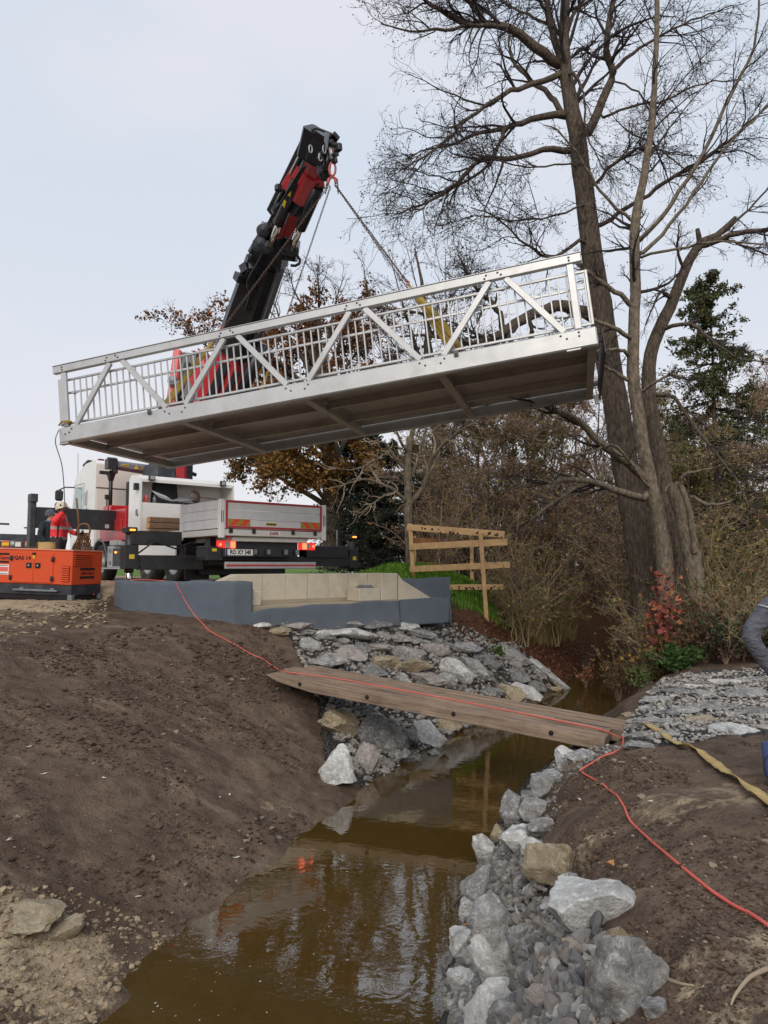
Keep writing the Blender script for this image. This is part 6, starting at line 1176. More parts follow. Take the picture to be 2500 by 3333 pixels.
# --- slimmer tree in front of it
r = np.random.RandomState(6); DB = 15.8
tr2 = limb([(2165, 1850, DB, 54), (2150, 1720, DB, 50), (2104, 1505, DB, 44), (2077, 1342, DB, 42), (2061, 1234, DB, 42), (2064, 1071, DB, 38), (2069, 908, DB, 36), (2066, 740, DB, 34), (2094, 586, DB, 26), (2122, 407, DB, 22), (2136, 163, DB, 18), (2139, 0, DB, 16), (2140, -300, DB, 6)], 36, .008, 1)
L2 = [limb(z6([(1140, 965, 20), (1250, 842, 18), (1380, 652, 16), (1500, 400, 14), (1610, 172, 11), (1625, 0, 8), (1640, -150, 4)], DB, DB - 1.2), 20, .015, 2), limb(z6([(1110, 880, 14), (1000, 780, 12), (920, 650, 10), (840, 540, 7), (760, 500, 4)], DB, DB - .8), 16, .02, 3), limb(z6([(1160, 1010, 18), (1300, 860, 14), (1450, 640, 12), (1560, 520, 9), (1659, 420, 7), (1760, 330, 4)], DB, DB - .6), 18, .02, 4),
      limb(z6([(1150, 1030, 12), (1300, 995, 11), (1450, 965, 9), (1600, 975, 7), (1750, 990, 4)], DB, DB - 1), 16, .015, 5), limb([(2062, 1000, DB, 18), (1990, 940, DB - .3, 16), (1900, 880, DB - .5, 13), (1850, 830, DB - .6, 8)], 14, .015, 6), limb([(2062, 1110, DB, 16), (2000, 1070, DB - .3, 15), (1940, 1045, DB - .4, 12), (1860, 1030, DB - .6, 7), (1790, 1040, DB - .7, 4)], 14, .015, 7), limb([(2058, 1160, DB, 14), (2020, 1142, DB - .2, 12), (1960, 1140, DB - .4, 9), (1890, 1165, DB - .5, 5)], 12, .012, 8), limb([(2052, 1240, DB, 14), (1990, 1205, DB - .2, 11), (1930, 1170, DB - .4, 8)], 12, .012, 9),
      limb([(2106, 1562, DB, 30), (2040, 1505, DB - .3, 28), (1950, 1440, DB - .6, 26), (1875, 1365, DB - .8, 22), (1800, 1335, DB - 1, 16), (1745, 1310, DB - 1.1, 10), (1680, 1300, DB - 1.2, 5)], 20, .01, 10), limb([(2095, 1622, DB, 26), (2020, 1600, DB - .3, 24), (1930, 1570, DB - .6, 20), (1840, 1560, DB - .9, 16), (1740, 1580, DB - 1.1, 10), (1650, 1590, DB - 1.2, 5)], 20, .01, 11), limb([(1890, 1575, DB - .7, 14), (1800, 1635, DB - .9, 12), (1730, 1690, DB - 1.1, 8), (1680, 1710, DB - 1.2, 4)], 14, .01, 12), limb([(2110, 1585, DB - .1, 10), (2000, 1450, DB - .8, 9), (1930, 1470, DB - 1, 7), (1870, 1480, DB - 1.1, 4)], 12, .01, 13), limb([(2080, 1280, DB, 12), (2140, 1240, DB - .3, 10), (2200, 1220, DB - .4, 7), (2270, 1270, DB - .5, 4)], 12, .01, 14)]
tr2 = foot(tr2); L2 = join(tr2, L2)
LP = np.stack([resamp(p, 16) for p, q in L2]); LR = np.stack([np.interp(np.linspace(0, 1, 16), np.linspace(0, 1, len(q)), q) for p, q in L2])
g1 = grow(r, LP, LR, 8, .3, .7, 7, .16, .02, .3, 1., .5, .0045); g2 = grow(r, *g1, 5, .5, .65, 5, .2, 0, .15, 1., .6, .003, lmin=.25); g3 = grow(r, *g2, 2, .5, .7, 4, .24, 0, .1, 1., .7, .0025, lmin=.12); u1 = grow(r, tr2[0][None, 18:], tr2[1][None, 18:], 22, .22, .8, 8, .14, .03, .1, 1, .35, .005); u2 = grow(r, *u1, 7, .45, .65, 5, .2, 0, .15, 1, .6, .003); u3 = grow(r, *u2, 3, .5, .65, 4, .2, 0, .15, 1, .6, .003)
ct = leaves(r, np.concatenate([g3[0][:, 2:].reshape(-1, 3), u3[0][:, 2:].reshape(-1, 3)]), 3000, .026, [(.05, .036, .03), (.08, .05, .04)], .03, 1.3)
tree('slender_tree', 'slender pale barked bare tree in front of the alder trunk', 'tree', tr2[0][0], [(tr2[0][None], tr2[1][None], 10)] + [(p[None], q[None], 7) for p, q in L2], [(*g1, 4), (*g2, 3), (*g3, 3), (*u1, 4), (*u2, 3), (*u3, 3)], ct, 'bark2')
# --- forked trunk leaning right
r = np.random.RandomState(7); DC = 16.6
tr3 = limb([(2195, 1850, DC, 60), (2182, 1700, DC, 58), (2160, 1560, DC, 54), (2135, 1420, DC, 50), (2112, 1290, DC, 48), (2118, 1160, DC, 44), (2142, 1082, DC, 42), (2191, 979, DC, 38), (2229, 881, DC, 34), (2275, 800, DC, 28), (2340, 762, DC, 22), (2394, 708, DC, 12)], 30, .01, 1)
L3 = [limb([(2275, 800, DC, 22), (2390, 765, DC - .4, 18), (2500, 745, DC - .8, 14), (2620, 740, DC - 1, 8)], 14, .015, 2), limb([(2150, 1075, DC, 16), (2190, 1060, DC - .3, 14), (2260, 1060, DC - .5, 12), (2330, 1120, DC - .7, 9), (2420, 1170, DC - .9, 6), (2500, 1180, DC - 1, 4)], 16, .015, 3), limb([(2280, 800, DC, 20), (2275, 770, DC, 18), (2270, 745, DC, 14)], 8, 0, 4), limb([(2190, 975, DC, 16), (2165, 960, DC - .2, 14), (2155, 945, DC - .3, 9), (2120, 1010, DC - .5, 6), (2100, 1060, DC - .5, 4)], 14, .01, 5), limb([(2130, 1285, DC, 14), (2200, 1300, DC - .6, 13), (2260, 1390, DC - .9, 12), (2330, 1480, DC - 1.2, 10), (2400, 1560, DC - 1.4, 7), (2430, 1640, DC - 1.5, 4)], 18, .012, 6), limb([(2229, 881, DC, 12), (2210, 840, DC - .2, 10), (2205, 790, DC - .4, 7), (2215, 720, DC - .5, 4)], 12, .01, 7), limb([(2330, 770, DC, 10), (2420, 800, DC - .4, 8), (2500, 830, DC - .6, 5)], 12, .01, 8), limb([(2350, 760, DC, 10), (2430, 690, DC + .5, 8), (2510, 600, DC + .9, 5)], 12, .01, 9)]
tr3 = foot(tr3); L3 = join(tr3, L3)
LP = np.stack([resamp(p, 14) for p, q in L3 if len(p) > 10]); LR = np.stack([np.interp(np.linspace(0, 1, 14), np.linspace(0, 1, len(q)), q) for p, q in L3 if len(p) > 10])
g1 = grow(r, LP, LR, 8, .4, .8, 7, .18, .01, .2, 1., .5, .0045); g2 = grow(r, *g1, 6, .5, .65, 5, .2, 0, .15, 1., .6, .003, lmin=.25); g3 = grow(r, *g2, 2, .5, .7, 4, .24, 0, .1, 1., .7, .0025, lmin=.12)
tree('forked_tree', 'forked leaning tree with broken top on the right', 'tree', tr3[0][0], [(tr3[0][None], tr3[1][None], 10)] + [(p[None], q[None], 7) for p, q in L3], [(*g1, 4), (*g2, 3), (*g3, 3)], None, 'bark')
# --- broken stump
DD = 15.4
st = limb([(2262, 1880, DD, 56), (2245, 1780, DD, 56), (2225, 1680, DD, 58), (2205, 1600, DD, 56), (2196, 1572, DD, 36)], 14, .012, 1); st = foot(st); sl = [limb([(2262, 1800, DD - .2, 22), (2250, 1700, DD - .2, 20), (2232, 1620, DD - .2, 18), (2212, 1578, DD - .2, 10)], 12, .008, 2), limb([(2212, 1575, DD - .2, 14), (2225, 1548, DD - .3, 12), (2260, 1535, DD - .4, 9), (2320, 1524, DD - .5, 5)], 12, .008, 3), limb([(2180, 1575, DD - .25, 8), (2165, 1600, DD - .3, 6), (2172, 1640, DD - .3, 4)], 8, 0, 4), limb([(2250, 1618, DD, 13), (2300, 1640, DD - .3, 12), (2350, 1640, DD - .4, 10), (2390, 1625, DD - .5, 5)], 12, .01, 5)]
tree('broken_trunk', 'rotten broken tree trunk with split pale wood right of the alder', 'tree trunk', st[0][0], [(st[0][None], st[1][None], 12)] + [(p[None], q[None], 7) for p, q in sl], None, None, 'bark2')
# --- spruces
def spruce(seed, Ht, Rad, dens, cols, spread=1.):
    r = np.random.RandomState(seed); n = 12; tk = np.stack([.02 * r.randn(n), .02 * r.randn(n), np.linspace(0, Ht, n)], 1); rad = np.linspace(Ht * .014, .01, n); P, R_ = [], []
    z = Ht * .10
    while z < Ht * .985:
        k = 5 if z < Ht * .85 else 4; L_ = Rad * (1 - z / Ht) ** .75 + .12
        for q in range(k):
            a = r.uniform(0, 6.28); l = L_ * r.uniform(.55, 1.15); t = np.linspace(0, 1, 8); dr = -.28 * l * t + .22 * l * t ** 2.5 if z < Ht * .8 else .35 * l * t
            P.append(np.stack([np.cos(a) * l * t, np.sin(a) * l * t, z + dr], 1) + .02 * r.randn(8, 3)); R_.append(np.linspace(.016 + .006 * l, .004, 8))
        z += Ht / 46 * r.uniform(.7, 1.3)
    P, R_ = np.array(P), np.array(R_); g = grow(r, P, R_, dens, .30, .85, 5, .1, -.10, .12, 1., .5, .004, lmin=.15); S = np.concatenate([P[:, 2:].reshape(-1, 3), np.repeat(g[0].reshape(-1, 3), 2, 0)])
    lf = leaves(r, S, int(len(P) * dens * 9 * spread), .06, cols, .05, 2.6); lf[0][:, 2] -= .02; return [(tk[None], rad[None], 8)], [(P, R_, 4), (g[0], g[1], 3)], lf
def place_spruce(label, base, tr_, cr_, lf, group=None, sc_=1., rz=0):
    t = thing('spruce_tree', label, 'tree', tuple(base), rz, group); v, f = tubes(tr_); a = link('trunk', quadmesh('trunk', v, f, True), M['bark'], t); v, f = tubes(cr_); b = link('branches', quadmesh('branches', v, f, True), M['twig'], t); c = link('crown', quadmesh('crown', lf[0], lf[1], False, lf[2]), M['leaf'], t); t.scale = (sc_,) * 3; return t
def dup(t, loc, rz, sc_, label=None):
    n = t.copy(); COL.objects.link(n); n.location = [float(q) for q in loc]; n.rotation_euler = (0, 0, rz); n.scale = (sc_,) * 3
    if label: n['label'] = label
    for ch in t.children:
        c = ch.copy(); COL.objects.link(c); c.parent = n
    return n
b = at(2338, 1700, 25.); b[2] = 1.3; top_z = at(2325, 885, 25.)[2]
place_spruce('sparse yellowish spruce rising behind the trees at the right edge', b, *spruce(3, top_z - 1.3, 4.7, 9, [(.085, .110, .042), (.115, .125, .05), (.07, .09, .038), (.16, .13, .06)], 1.7))
ds = None
for k, (px, dd, sc_, lb) in enumerate(((1200, 30., 1., 'dark spruce nearest the lorry in the group behind the barriers'), (1275, 31., .92, 'dark middle spruce of the group behind the barriers'), (1140, 33., 1.05, 'dark spruce behind the lorry tailgate'), (1345, 34, 1.0, 'dark rear spruce behind the pale young tree'), (1425, 36, .95, 'dark spruce furthest right behind the barriers'), (1235, 38, 1.1, 'dark spruce at the back of the group'))):
    b = at(px, 1850, dd); b[2] = 1.6
    if ds is None: ds = place_spruce(lb, b, *spruce(11, 6.6, 2.3, 6, [(.022, .034, .022), (.028, .042, .026), (.035, .045, .025)]), 'dark spruces behind the lorry', sc_)
    else: dup(ds, b, k * 1.3, sc_, lb)
# --- russet oak behind the lorry
r = np.random.RandomState(21); DO = 31.
ob = at(1088, 1850, DO); ob[2] = 1.6; ot = limb([(1088, 1850, DO, 75), (1086, 1650, DO, 66), (1075, 1480, DO, 60), (1055, 1350, DO, 50), (1040, 1220, DO, 36), (1010, 1120, DO, 22), (990, 1020, DO, 10)], 20, .03, 1)
OL = []
for k, (tx, ty, dy) in enumerate(((600, 1060, 2), (640, 1250, -3), (720, 1180, 3), (760, 1010, -2), (860, 960, 2), (950, 890, 0), (1030, 870, -2), (1120, 900, 2), (1190, 960, -2), (1240, 1060, 2), (1270, 1180, -2), (700, 1420, -2), (790, 1500, 2), (880, 1540, -3), (980, 1560, -2), (1180, 1480, -2), (620, 1340, 3), (1250, 1300, 3), (900, 1300, -4), (1100, 1250, -4), (820, 1130, 0), (1000, 1100, 3))):
    s = .20 + .55 * (1 - min(1, max(0, (ty - 880) / 700))); i = int(s * 19); p0 = ot[0][i]; p1 = at(tx, ty, DO + dy); m1 = p0 * .5 + p1 * .5 + V(0, 0, .35) + .25 * r.randn(3)
    OL.append((resamp(spline([p0, p0 * .75 + m1 * .25 + V(0, 0, .15), m1, p1 * .6 + m1 * .4 + .2 * r.randn(3), p1], 6), 16), np.linspace(.14, .012, 16)))
LP, LR = stackup(OL); g1 = grow(r, LP, LR, 16, .36, .8, 7, .2, .02, .3, 1., .5, .008); g2 = grow(r, *g1, 7, .5, .7, 5, .24, .01, .1, 1., .6, .005); g3 = grow(r, *g2, 3, .55, .7, 4, .26, 0, .1, 1., .6, .0045, lmin=.2)
S = np.concatenate([g2[0][:, 2:].reshape(-1, 3), g3[0].reshape(-1, 3)]); low = S[S[:, 2] < 8.6]; hi = S[S[:, 2] >= 8.6]
l1 = leaves(r, low, 15000, .105, [(.26, .115, .028), (.30, .155, .035), (.20, .10, .03), (.22, .16, .04), (.16, .075, .025)], .12, 1.5); l2 = leaves(r, hi[hi[:, 2] < 14.2], 30000, .095, [(.23, .085, .028), (.28, .13, .04), (.17, .065, .025)], .10, 1.4)
lv = (np.concatenate([l1[0], l2[0]]), np.concatenate([l1[1], l2[1] + len(l1[0])]), np.concatenate([l1[2], l2[2]]))
tree('oak_tree', 'broad oak with russet leaves behind the crane boom and lorry', 'tree', ob, [(ot[0][None], ot[1][None], 10), (LP, LR, 6)], [(*g1, 4), (*g2, 3), (*g3, 3)], lv, 'bark', 'twig')
# --- bare tree right of the oak, seen above and behind the railing
r = np.random.RandomState(22); DN = 27.
bb = at(1420, 1850, DN); bb[2] = 1.6; bt = limb([(1420, 1850, DN, 40), (1425, 1500, DN, 34), (1400, 1250, DN, 28), (1390, 1050, DN, 20), (1370, 900, DN, 10), (1350, 810, DN, 5)], 20, .04, 1); OL = []
for k, (tx, ty, dy) in enumerate(((1180, 860, 1), (1260, 800, -1), (1320, 790, 2), (1450, 810, -2), (1530, 860, 1), (1600, 920, -1), (1200, 1000, -2), (1560, 1050, 2), (1300, 950, -2), (1480, 980, -2), (1640, 1150, 1), (1250, 1150, 1), (1700, 1250, -1))):
    i = 6 + int(10 * r.rand()); p0 = bt[0][i]; p1 = at(tx, ty, DN + dy); OL.append((resamp(spline([p0, p0 * .6 + p1 * .4 + .3 * r.randn(3), p1], 6), 14), np.linspace(.07, .01, 14)))
LP, LR = stackup(OL); g1 = grow(r, LP, LR, 12, .4, .75, 7, .2, .03, .15, 1., .5, .006); g2 = grow(r, *g1, 6, .5, .65, 5, .22, .02, .1, 1., .6, .0042); g3 = grow(r, *g2, 2, .5, .65, 4, .22, .0, .1, 1., .6, .0038)
tree('bare_tree', 'fine twigged bare tree behind the middle of the railing', 'tree', bb, [(bt[0][None], bt[1][None], 8), (LP, LR, 5)], [(*g1, 4), (*g2, 3), (*g3, 3)], leaves(r, g2[0].reshape(-1, 3), 1500, .06, [(.25, .17, .05), (.2, .11, .04)], .05))
# --- pale young tree by the barrier
r = np.random.RandomState(23); DY = 20.5
bb = at(1332, 1880, DY); bb[2] = 1.2; bt = limb([(1336, 1900, DY, 30), (1330, 1720, DY, 28), (1328, 1580, DY, 26), (1330, 1480, DY, 22), (1345, 1400, DY, 16), (1365, 1330, DY, 8)], 16, .008, 1)
OL = [limb([(1335, 1640, DY, 20), (1385, 1570, DY - .2, 18), (1400, 1500, DY - .3, 15), (1450, 1440, DY - .5, 12), (1500, 1400, DY - .6, 8), (1560, 1370, DY - .7, 4)], 16, .01, 2), limb([(1325, 1640, DY, 15), (1290, 1600, DY - .3, 13), (1230, 1570, DY - .6, 10), (1170, 1560, DY - .8, 7), (1100, 1590, DY - 1, 4)], 16, .012, 3), limb([(1332, 1560, DY, 14), (1360, 1500, DY + .2, 12), (1380, 1420, DY + .3, 9), (1400, 1370, DY + .4, 5)], 14, .01, 4), limb([(1326, 1540, DY, 12), (1280, 1480, DY - .2, 10), (1250, 1440, DY - .3, 7), (1200, 1450, DY - .6, 4)], 14, .01, 5), limb([(1330, 1480, DY, 10), (1300, 1430, DY - .4, 9), (1290, 1400, DY - .5, 5)], 12, .01, 6), limb([(1290, 1600, DY - .4, 9), (1240, 1620, DY - .7, 7), (1190, 1660, DY - .9, 5), (1150, 1680, DY - 1.1, 3)], 12, .012, 7), limb([(1270, 1470, DY - .3, 9), (1220, 1500, DY - .8, 7), (1150, 1530, DY - 1.1, 5), (1080, 1520, DY - 1.3, 3)], 12, .012, 8)]
LP = np.stack([resamp(p, 14) for p, q in OL]); LR = np.stack([np.interp(np.linspace(0, 1, 14), np.linspace(0, 1, len(q)), q) for p, q in OL]); g1 = grow(r, LP, LR, 9, .5, .8, 7, .22, .0, .15, 1., .6, .005); g2 = grow(r, *g1, 5, .5, .7, 5, .26, 0, .1, 1., .6, .0035)
tree('young_tree', 'pale barked young tree beside the timber barrier post', 'tree', bb, [(bt[0][None], bt[1][None], 9)] + [(p[None], q[None], 6) for p, q in OL], [(*g1, 4), (*g2, 3)], None, 'bark2', 'twig_pale')
# --- bare shrubs of the thicket: three kinds, copied
def shrub(seed, H_, n, spread, lean=0.):
    r = np.random.RandomState(seed); P = []
    for k in range(n):
        a = r.uniform(0, 6.28); s = spread * r.uniform(.3, 1.1); h = H_ * r.uniform(.55, 1.1); t = np.linspace(0, 1, 10); bx_, by_ = .18 * r.randn(2); P.append(np.stack([bx_ + np.cos(a) * s * t ** 1.4 + .05 * np.cumsum(r.randn(10)), by_ + np.sin(a) * s * t ** 1.4 + .05 * np.cumsum(r.randn(10)), h * (t - .22 * t * t * r.uniform(0, 2))], 1))
    P = np.array(P); R_ = np.tile(np.linspace(.018, .005, 10), (n, 1)) * r.uniform(.5, 1.3, (n, 1)); g1 = grow(r, P, R_, 8, .34, .75, 6, .2, .02, .12, 1., .55, .004); g2 = grow(r, *g1, 5, .5, .7, 5, .25, 0, .1, 1., .6, .0032, lmin=.15); return P, R_, g1, g2, r
SHR = []
M['twig_ochre'] = mat('ochre twigs', (.27, .21, .11), .9, 0, .3, 3)
for k, (H_, n, s, tm) in enumerate(((3.6, 15, 1.5, 'twig_brown'), (2.6, 18, 1.2, 'twig_ochre'), (4.4, 13, 1.5, 'twig'), (2.2, 14, 1.4, 'twig_pale'))):
    P, R_, g1, g2, r = shrub(40 + k, H_, n, s); v, f = tubes([(P, R_, 5), (*g1, 3), (*g2, 3)]); a = quadmesh('stems', v, f, True); a.materials.append(M[tm]); lv = leaves(r, g2[0].reshape(-1, 3), 800, .055, [(.24, .19, .05), (.22, .10, .04), (.14, .14, .04), (.10, .11, .035), (.30, .24, .07)], .03, 1.4); b = quadmesh('leaves', lv[0], lv[1], False, lv[2]); b.materials.append(M['leaf']); SHR.append((a, b))
r = random.Random(9)
spots_ = [(1470, 22.6, 1, .9), (1560, 21.8, 0, .9), (1690, 18.8, 1, .95), (1900, 19.5, 3, 1.2), (1960, 21.5, 1, 1.1), (1780, 21, 1, 1.2), (1850, 22.5, 0, 1.1), (1925, 31, 2, 1.1), (1945, 33, 0, 1.2), (1970, 36, 2, 1.2), (2000, 34, 0, 1.2), (1900, 29, 1, 1.2), (1700, 19.5, 0, 1.), (1760, 18.2, 0, .95), (1820, 20.5, 2, .95), (1870, 18.8, 0, .95), (1930, 21, 2, 1.), (1985, 19.4, 0, .9), (1450, 21, 0, .95), (1540, 22, 2, .95), (1620, 23, 0, 1.15), (1720, 23.5, 2, 1.1), (1800, 24, 0, 1.2), (1900, 24.5, 2, 1.15), (2020, 23, 2, 1.1), (2120, 21, 0, 1.1), (2210, 19, 0, .95), (2290, 18, 1, 1.1), (2360, 17, 1, 1.), (2440, 16.5, 1, 1.), (2500, 18.5, 0, 1.), (2420, 20.5, 2, .95), (2330, 22.5, 0, 1.1), (2550, 21, 2, 1.), (2160, 17.6, 3, .9), (2060, 17.2, 3, .9), (2270, 15.6, 3, .8), (1640, 19.6, 3, .7), (1840, 17.2, 3, .9), (2400, 14.6, 3, .8), (2500, 14, 3, .8), (1400, 24, 0, 1.), (1500, 26, 2, 1.), (1650, 27, 2, 1.1), (1780, 28, 0, 1.3), (1960, 27, 0, 1.3), (2100, 27, 2, 1.1), (2230, 26, 0, 1.2), (2450, 26, 2, 1.2), (2580, 25, 0, 1.2)]
for px, dd, kk, sc_ in spots_:
    p = at(px, 1900, dd)
    while (lambda q: max(q[1][0], q[2][0]))(Hs(p[:1], p[1:2])) < .5: px += 15; p = at(px, 1900, dd)
    z0 = hz(p[0], p[1]); t = thing('bare_shrub', 'bare twiggy brown shrub in the thicket along the stream', 'shrub', (p[0], p[1], z0 - .05), r.uniform(0, 6.28), 'bare shrubs of the thicket'); t.scale = (sc_ * 1.12, sc_ * 1.12, sc_ * r.uniform(.95, 1.2))
    for nm, me_ in zip(('stems', 'leaves'), SHR[kk]): link(nm, me_, None, t)
# bare trees of the wood behind the thicket
def wildtree(seed, H_):
    r = np.random.RandomState(seed); n = 12; z = np.linspace(0, H_, n); T = np.stack([.10 * np.cumsum(r.randn(n)), .10 * np.cumsum(r.randn(n)), z], 1)[None]; TR_ = np.linspace(.10, .015, n)[None]
    L1 = grow(r, T, TR_, 20, .42, .75, 9, .13, .05, .12, 1., .5, .012, lmin=1.2); L2 = grow(r, *L1, 9, .42, .65, 7, .18, .02, .2, 1., .55, .008); L3_ = grow(r, *L2, 6, .5, .65, 5, .22, 0, .15, 1., .6, .0065, lmin=.3); L4 = grow(r, *L3_, 2, .6, .65, 4, .24, 0, .15, 1., .7, .0055, lmin=.2)
    return T, TR_, L1, L2, L3_, L4, r
WT = []
for k, (H_, tm, cols, nl) in enumerate(((7.6, 'twig_brown', [(.28, .19, .05), (.24, .13, .05), (.18, .14, .05)], 1500), (6.6, 'twig_ochre', [(.22, .19, .06), (.28, .22, .07), (.15, .13, .05)], 2200), (8.6, 'twig_brown', [(.24, .12, .05), (.18, .10, .04)], 500))):
    if 'twig_ochre' not in M: M['twig_ochre'] = mat('ochre twigs', (.21, .16, .085), .9, 0, .3, 3)
    T, TR_, L1, L2_, L3_, L4, r = wildtree(70 + k, H_); v, f = tubes([(T, TR_, 7), (*L1, 5)]); a = quadmesh('trunk', v, f, True); a.materials.append(M['bark2']); v, f = tubes([(*L2_, 4), (*L3_, 3), (*L4, 3)]); b = quadmesh('crown', v, f, True); b.materials.append(M[tm]); lv = leaves(r, np.concatenate([L3_[0].reshape(-1, 3), L4[0].reshape(-1, 3)]), nl, .075, cols, .06, 1.4); c = quadmesh('foliage', lv[0], lv[1], False, lv[2]); c.materials.append(M['leaf']); WT.append((a, b, c))
r = random.Random(19)
for px, dd, kk, sc_ in ((1440, 30, 1, .95), (1500, 25, 0, .9), (1560, 28, 1, 1.05), (1610, 24.5, 0, .92), (1670, 29, 2, .95), (1730, 25.5, 1, 1.), (1790, 23.5, 0, .88), (1850, 28, 0, 1.05), (1905, 24.5, 1, 1.0), (1965, 30, 2, 1.), (2030, 26, 0, 1.), (2090, 31, 1, 1.2), (2150, 24, 1, .95), (2215, 29, 0, .9), (2275, 30, 0, .9), (2330, 31, 1, 1.), (2395, 29, 0, .9), (2450, 30, 1, 1.), (2530, 22, 0, .7), (2560, 28, 2, 1.), (1380, 34, 0, 1.), (1480, 37, 2, 1.1), (1600, 38, 0, 1.2), (1760, 36, 1, 1.3), (1900, 37, 0, 1.2), (2060, 38, 2, 1.1), (2240, 36, 1, 1.3), (2420, 36, 0, 1.2)):
    p = at(px, 1900, dd)
    while (lambda q: max(q[1][0], q[2][0]))(Hs(p[:1], p[1:2])) < .5: px += 15; p = at(px, 1900, dd)
    t = thing('woodland_tree', 'bare brown tree in the wood behind the thicket', 'tree', (p[0], p[1], hz(p[0], p[1]) - .1), r.uniform(0, 6.28), 'bare trees of the wood behind the stream'); t.scale = (sc_ * 1.1, sc_ * 1.1, sc_)
    for nm, me_ in zip(('trunk', 'crown', 'foliage'), WT[kk]): link(nm, me_, None, t)
# far wood behind the thicket that reads as one mass
r = np.random.RandomState(31); n = 170; bx_ = r.uniform(1.5, 26, n); by_ = r.uniform(29, 46, n); t = np.linspace(0, 1, 8); H_ = r.uniform(2.0, 4.6, n) * (1 + .9 * np.exp(-((bx_ / by_ - .36) / .09) ** 2)); P = np.stack([bx_[:, None] + .12 * np.cumsum(r.randn(n, 8), 1), by_[:, None] + .12 * np.cumsum(r.randn(n, 8), 1), 1.2 + H_[:, None] * t], -1); R_ = np.tile(np.linspace(.06, .015, 8), (n, 1)); g1 = grow(r, P, R_, 12, .4, .75, 6, .18, .02, .1, 1, .5, .012); g2 = grow(r, *g1, 5, .5, .7, 4, .22, .0, .1, 1, .6, .010)
v, f = tubes([(P, R_, 4), (*g1, 3), (*g2, 3)]); struct('distant_wood', quadmesh('distant_wood', v, f, True), M['twig_brown'], 'stuff')
# green undergrowth, red maple seedlings, ferny bush, grass
def bush(name, label, cat, px, py, dd, w, h, n, size, cols, seed, stems=10, tm='twig_brown', long=1.5):
    r = np.random.RandomState(seed); p = at(px, py, dd); p[2] = max(hz(p[0], p[1]), WL + .03) - .02; P = []
    for k in range(stems):
        t = np.linspace(0, 1, 8); a = r.uniform(0, 6.28); s = w * r.uniform(.2, 1.); P.append(np.stack([p[0] + np.cos(a) * s * t ** 1.3 + .02 * np.cumsum(r.randn(8)), p[1] + np.sin(a) * s * .7 * t ** 1.3, p[2] + h * r.uniform(.5, 1.1) * (t - .2 * t * t)], 1))
    P = np.array(P); R_ = np.tile(np.linspace(.008, .003, 8), (stems, 1)); g = grow(r, P, R_, 5, .4, .8, 5, .2, 0, .2, 1, .6, .0025); lv = leaves(r, np.concatenate([P[:, 3:].reshape(-1, 3), g[0].reshape(-1, 3)]), n, size, cols, size * .8, long); tree(name, label, cat, p, [(P, R_, 4)], [(*g, 3)], lv, tm, tm)
RED = [(.34, .085, .06), (.28, .065, .055), (.38, .14, .07), (.25, .06, .06)]
bush('maple_sapling', 'red leaved maple sapling at the foot of the alder', 'sapling', 2165, 1900, 14.6, .36, 2.6, 260, .105, RED, 51, 9, 'twig_brown', 1.15)
bush('maple_sapling', 'orange and purple leaved sapling right of the red maple', 'sapling', 2240, 1930, 14.9, .45, 1.35, 170, .10, [(.40, .12, .06), (.32, .07, .10), (.42, .18, .06)], 52, 8, 'twig_brown', 1.15)
bush('maple_sapling', 'yellow green leaved sapling left of the red maple', 'sapling', 2100, 1950, 15.0, .40, 1.0, 120, .09, [(.34, .26, .05), (.38, .20, .05), (.25, .22, .06)], 53, 8, 'twig_brown', 1.2)
bush('hazel_shrub', 'pinkish leaved shrub leaning over the far stream bend', 'shrub', 1900, 1990, 18.2, .5, .75, 110, .07, [(.30, .09, .08), (.34, .14, .06), (.28, .18, .05)], 54, 9)
bush('elder_bush', 'ferny bright green bush on the right stream bank', 'bush', 2200, 2110, 13.9, .62, .62, 1000, .050, [(.035, .085, .02), (.05, .11, .025), (.07, .12, .03)], 55, 18, 'twig_pale', 2.2)
bush('bramble_bush', 'yellow green bramble hanging over the far stream bank', 'bush', 2110, 2170, 14.3, .45, .75, 700, .045, [(.07, .10, .02), (.11, .12, .03), (.04, .07, .02), (.16, .10, .03)], 56, 16, 'twig_pale', 1.6)
bush('bramble_bush', 'dark ivy-leaved bramble behind the right bank near the bent arm', 'bush', 2360, 2080, 13.8, .8, 1.15, 900, .06, [(.035, .055, .022), (.07, .05, .035), (.11, .06, .035), (.05, .08, .03)], 57, 18)
bush('bramble_bush', 'brown orange bramble thicket below the red maple', 'bush', 2190, 2020, 14.4, .9, .85, 850, .055, [(.16, .08, .035), (.20, .13, .04), (.09, .06, .03), (.12, .10, .035)], 58, 20)
bush('bramble_bush', 'green leafed clump hanging into the water on the right bank', 'bush', 2085, 2215, 13.2, .22, .50, 300, .040, [(.07, .11, .03), (.12, .14, .04), (.04, .08, .02)], 59, 10, 'twig_pale', 1.7)
bush('bramble_bush', 'olive undergrowth at the right edge behind the rubble', 'bush', 2480, 2100, 13.9, .9, .8, 800, .06, [(.06, .07, .025), (.10, .07, .035), (.04, .06, .025)], 60, 16)
bush('bramble_bush', 'tall brown bramble arching before the foot of the broken trunk', 'bush', 2290, 2000, 14.2, .8, 1.6, 500, .06, [(.14, .08, .04), (.18, .12, .05), (.08, .07, .03)], 63, 26)
bush('bramble_bush', 'twiggy ochre bramble left of the saplings over the water', 'bush', 2010, 2050, 16.4, .6, 1.5, 380, .06, [(.20, .15, .05), (.24, .12, .05), (.12, .10, .04)], 64, 24)
bush('bramble_bush', 'tall brown weeds at the right edge behind the bent arm', 'bush', 2440, 2050, 14.8, .8, 1.7, 500, .06, [(.16, .10, .045), (.10, .08, .035), (.20, .13, .05)], 65, 26)
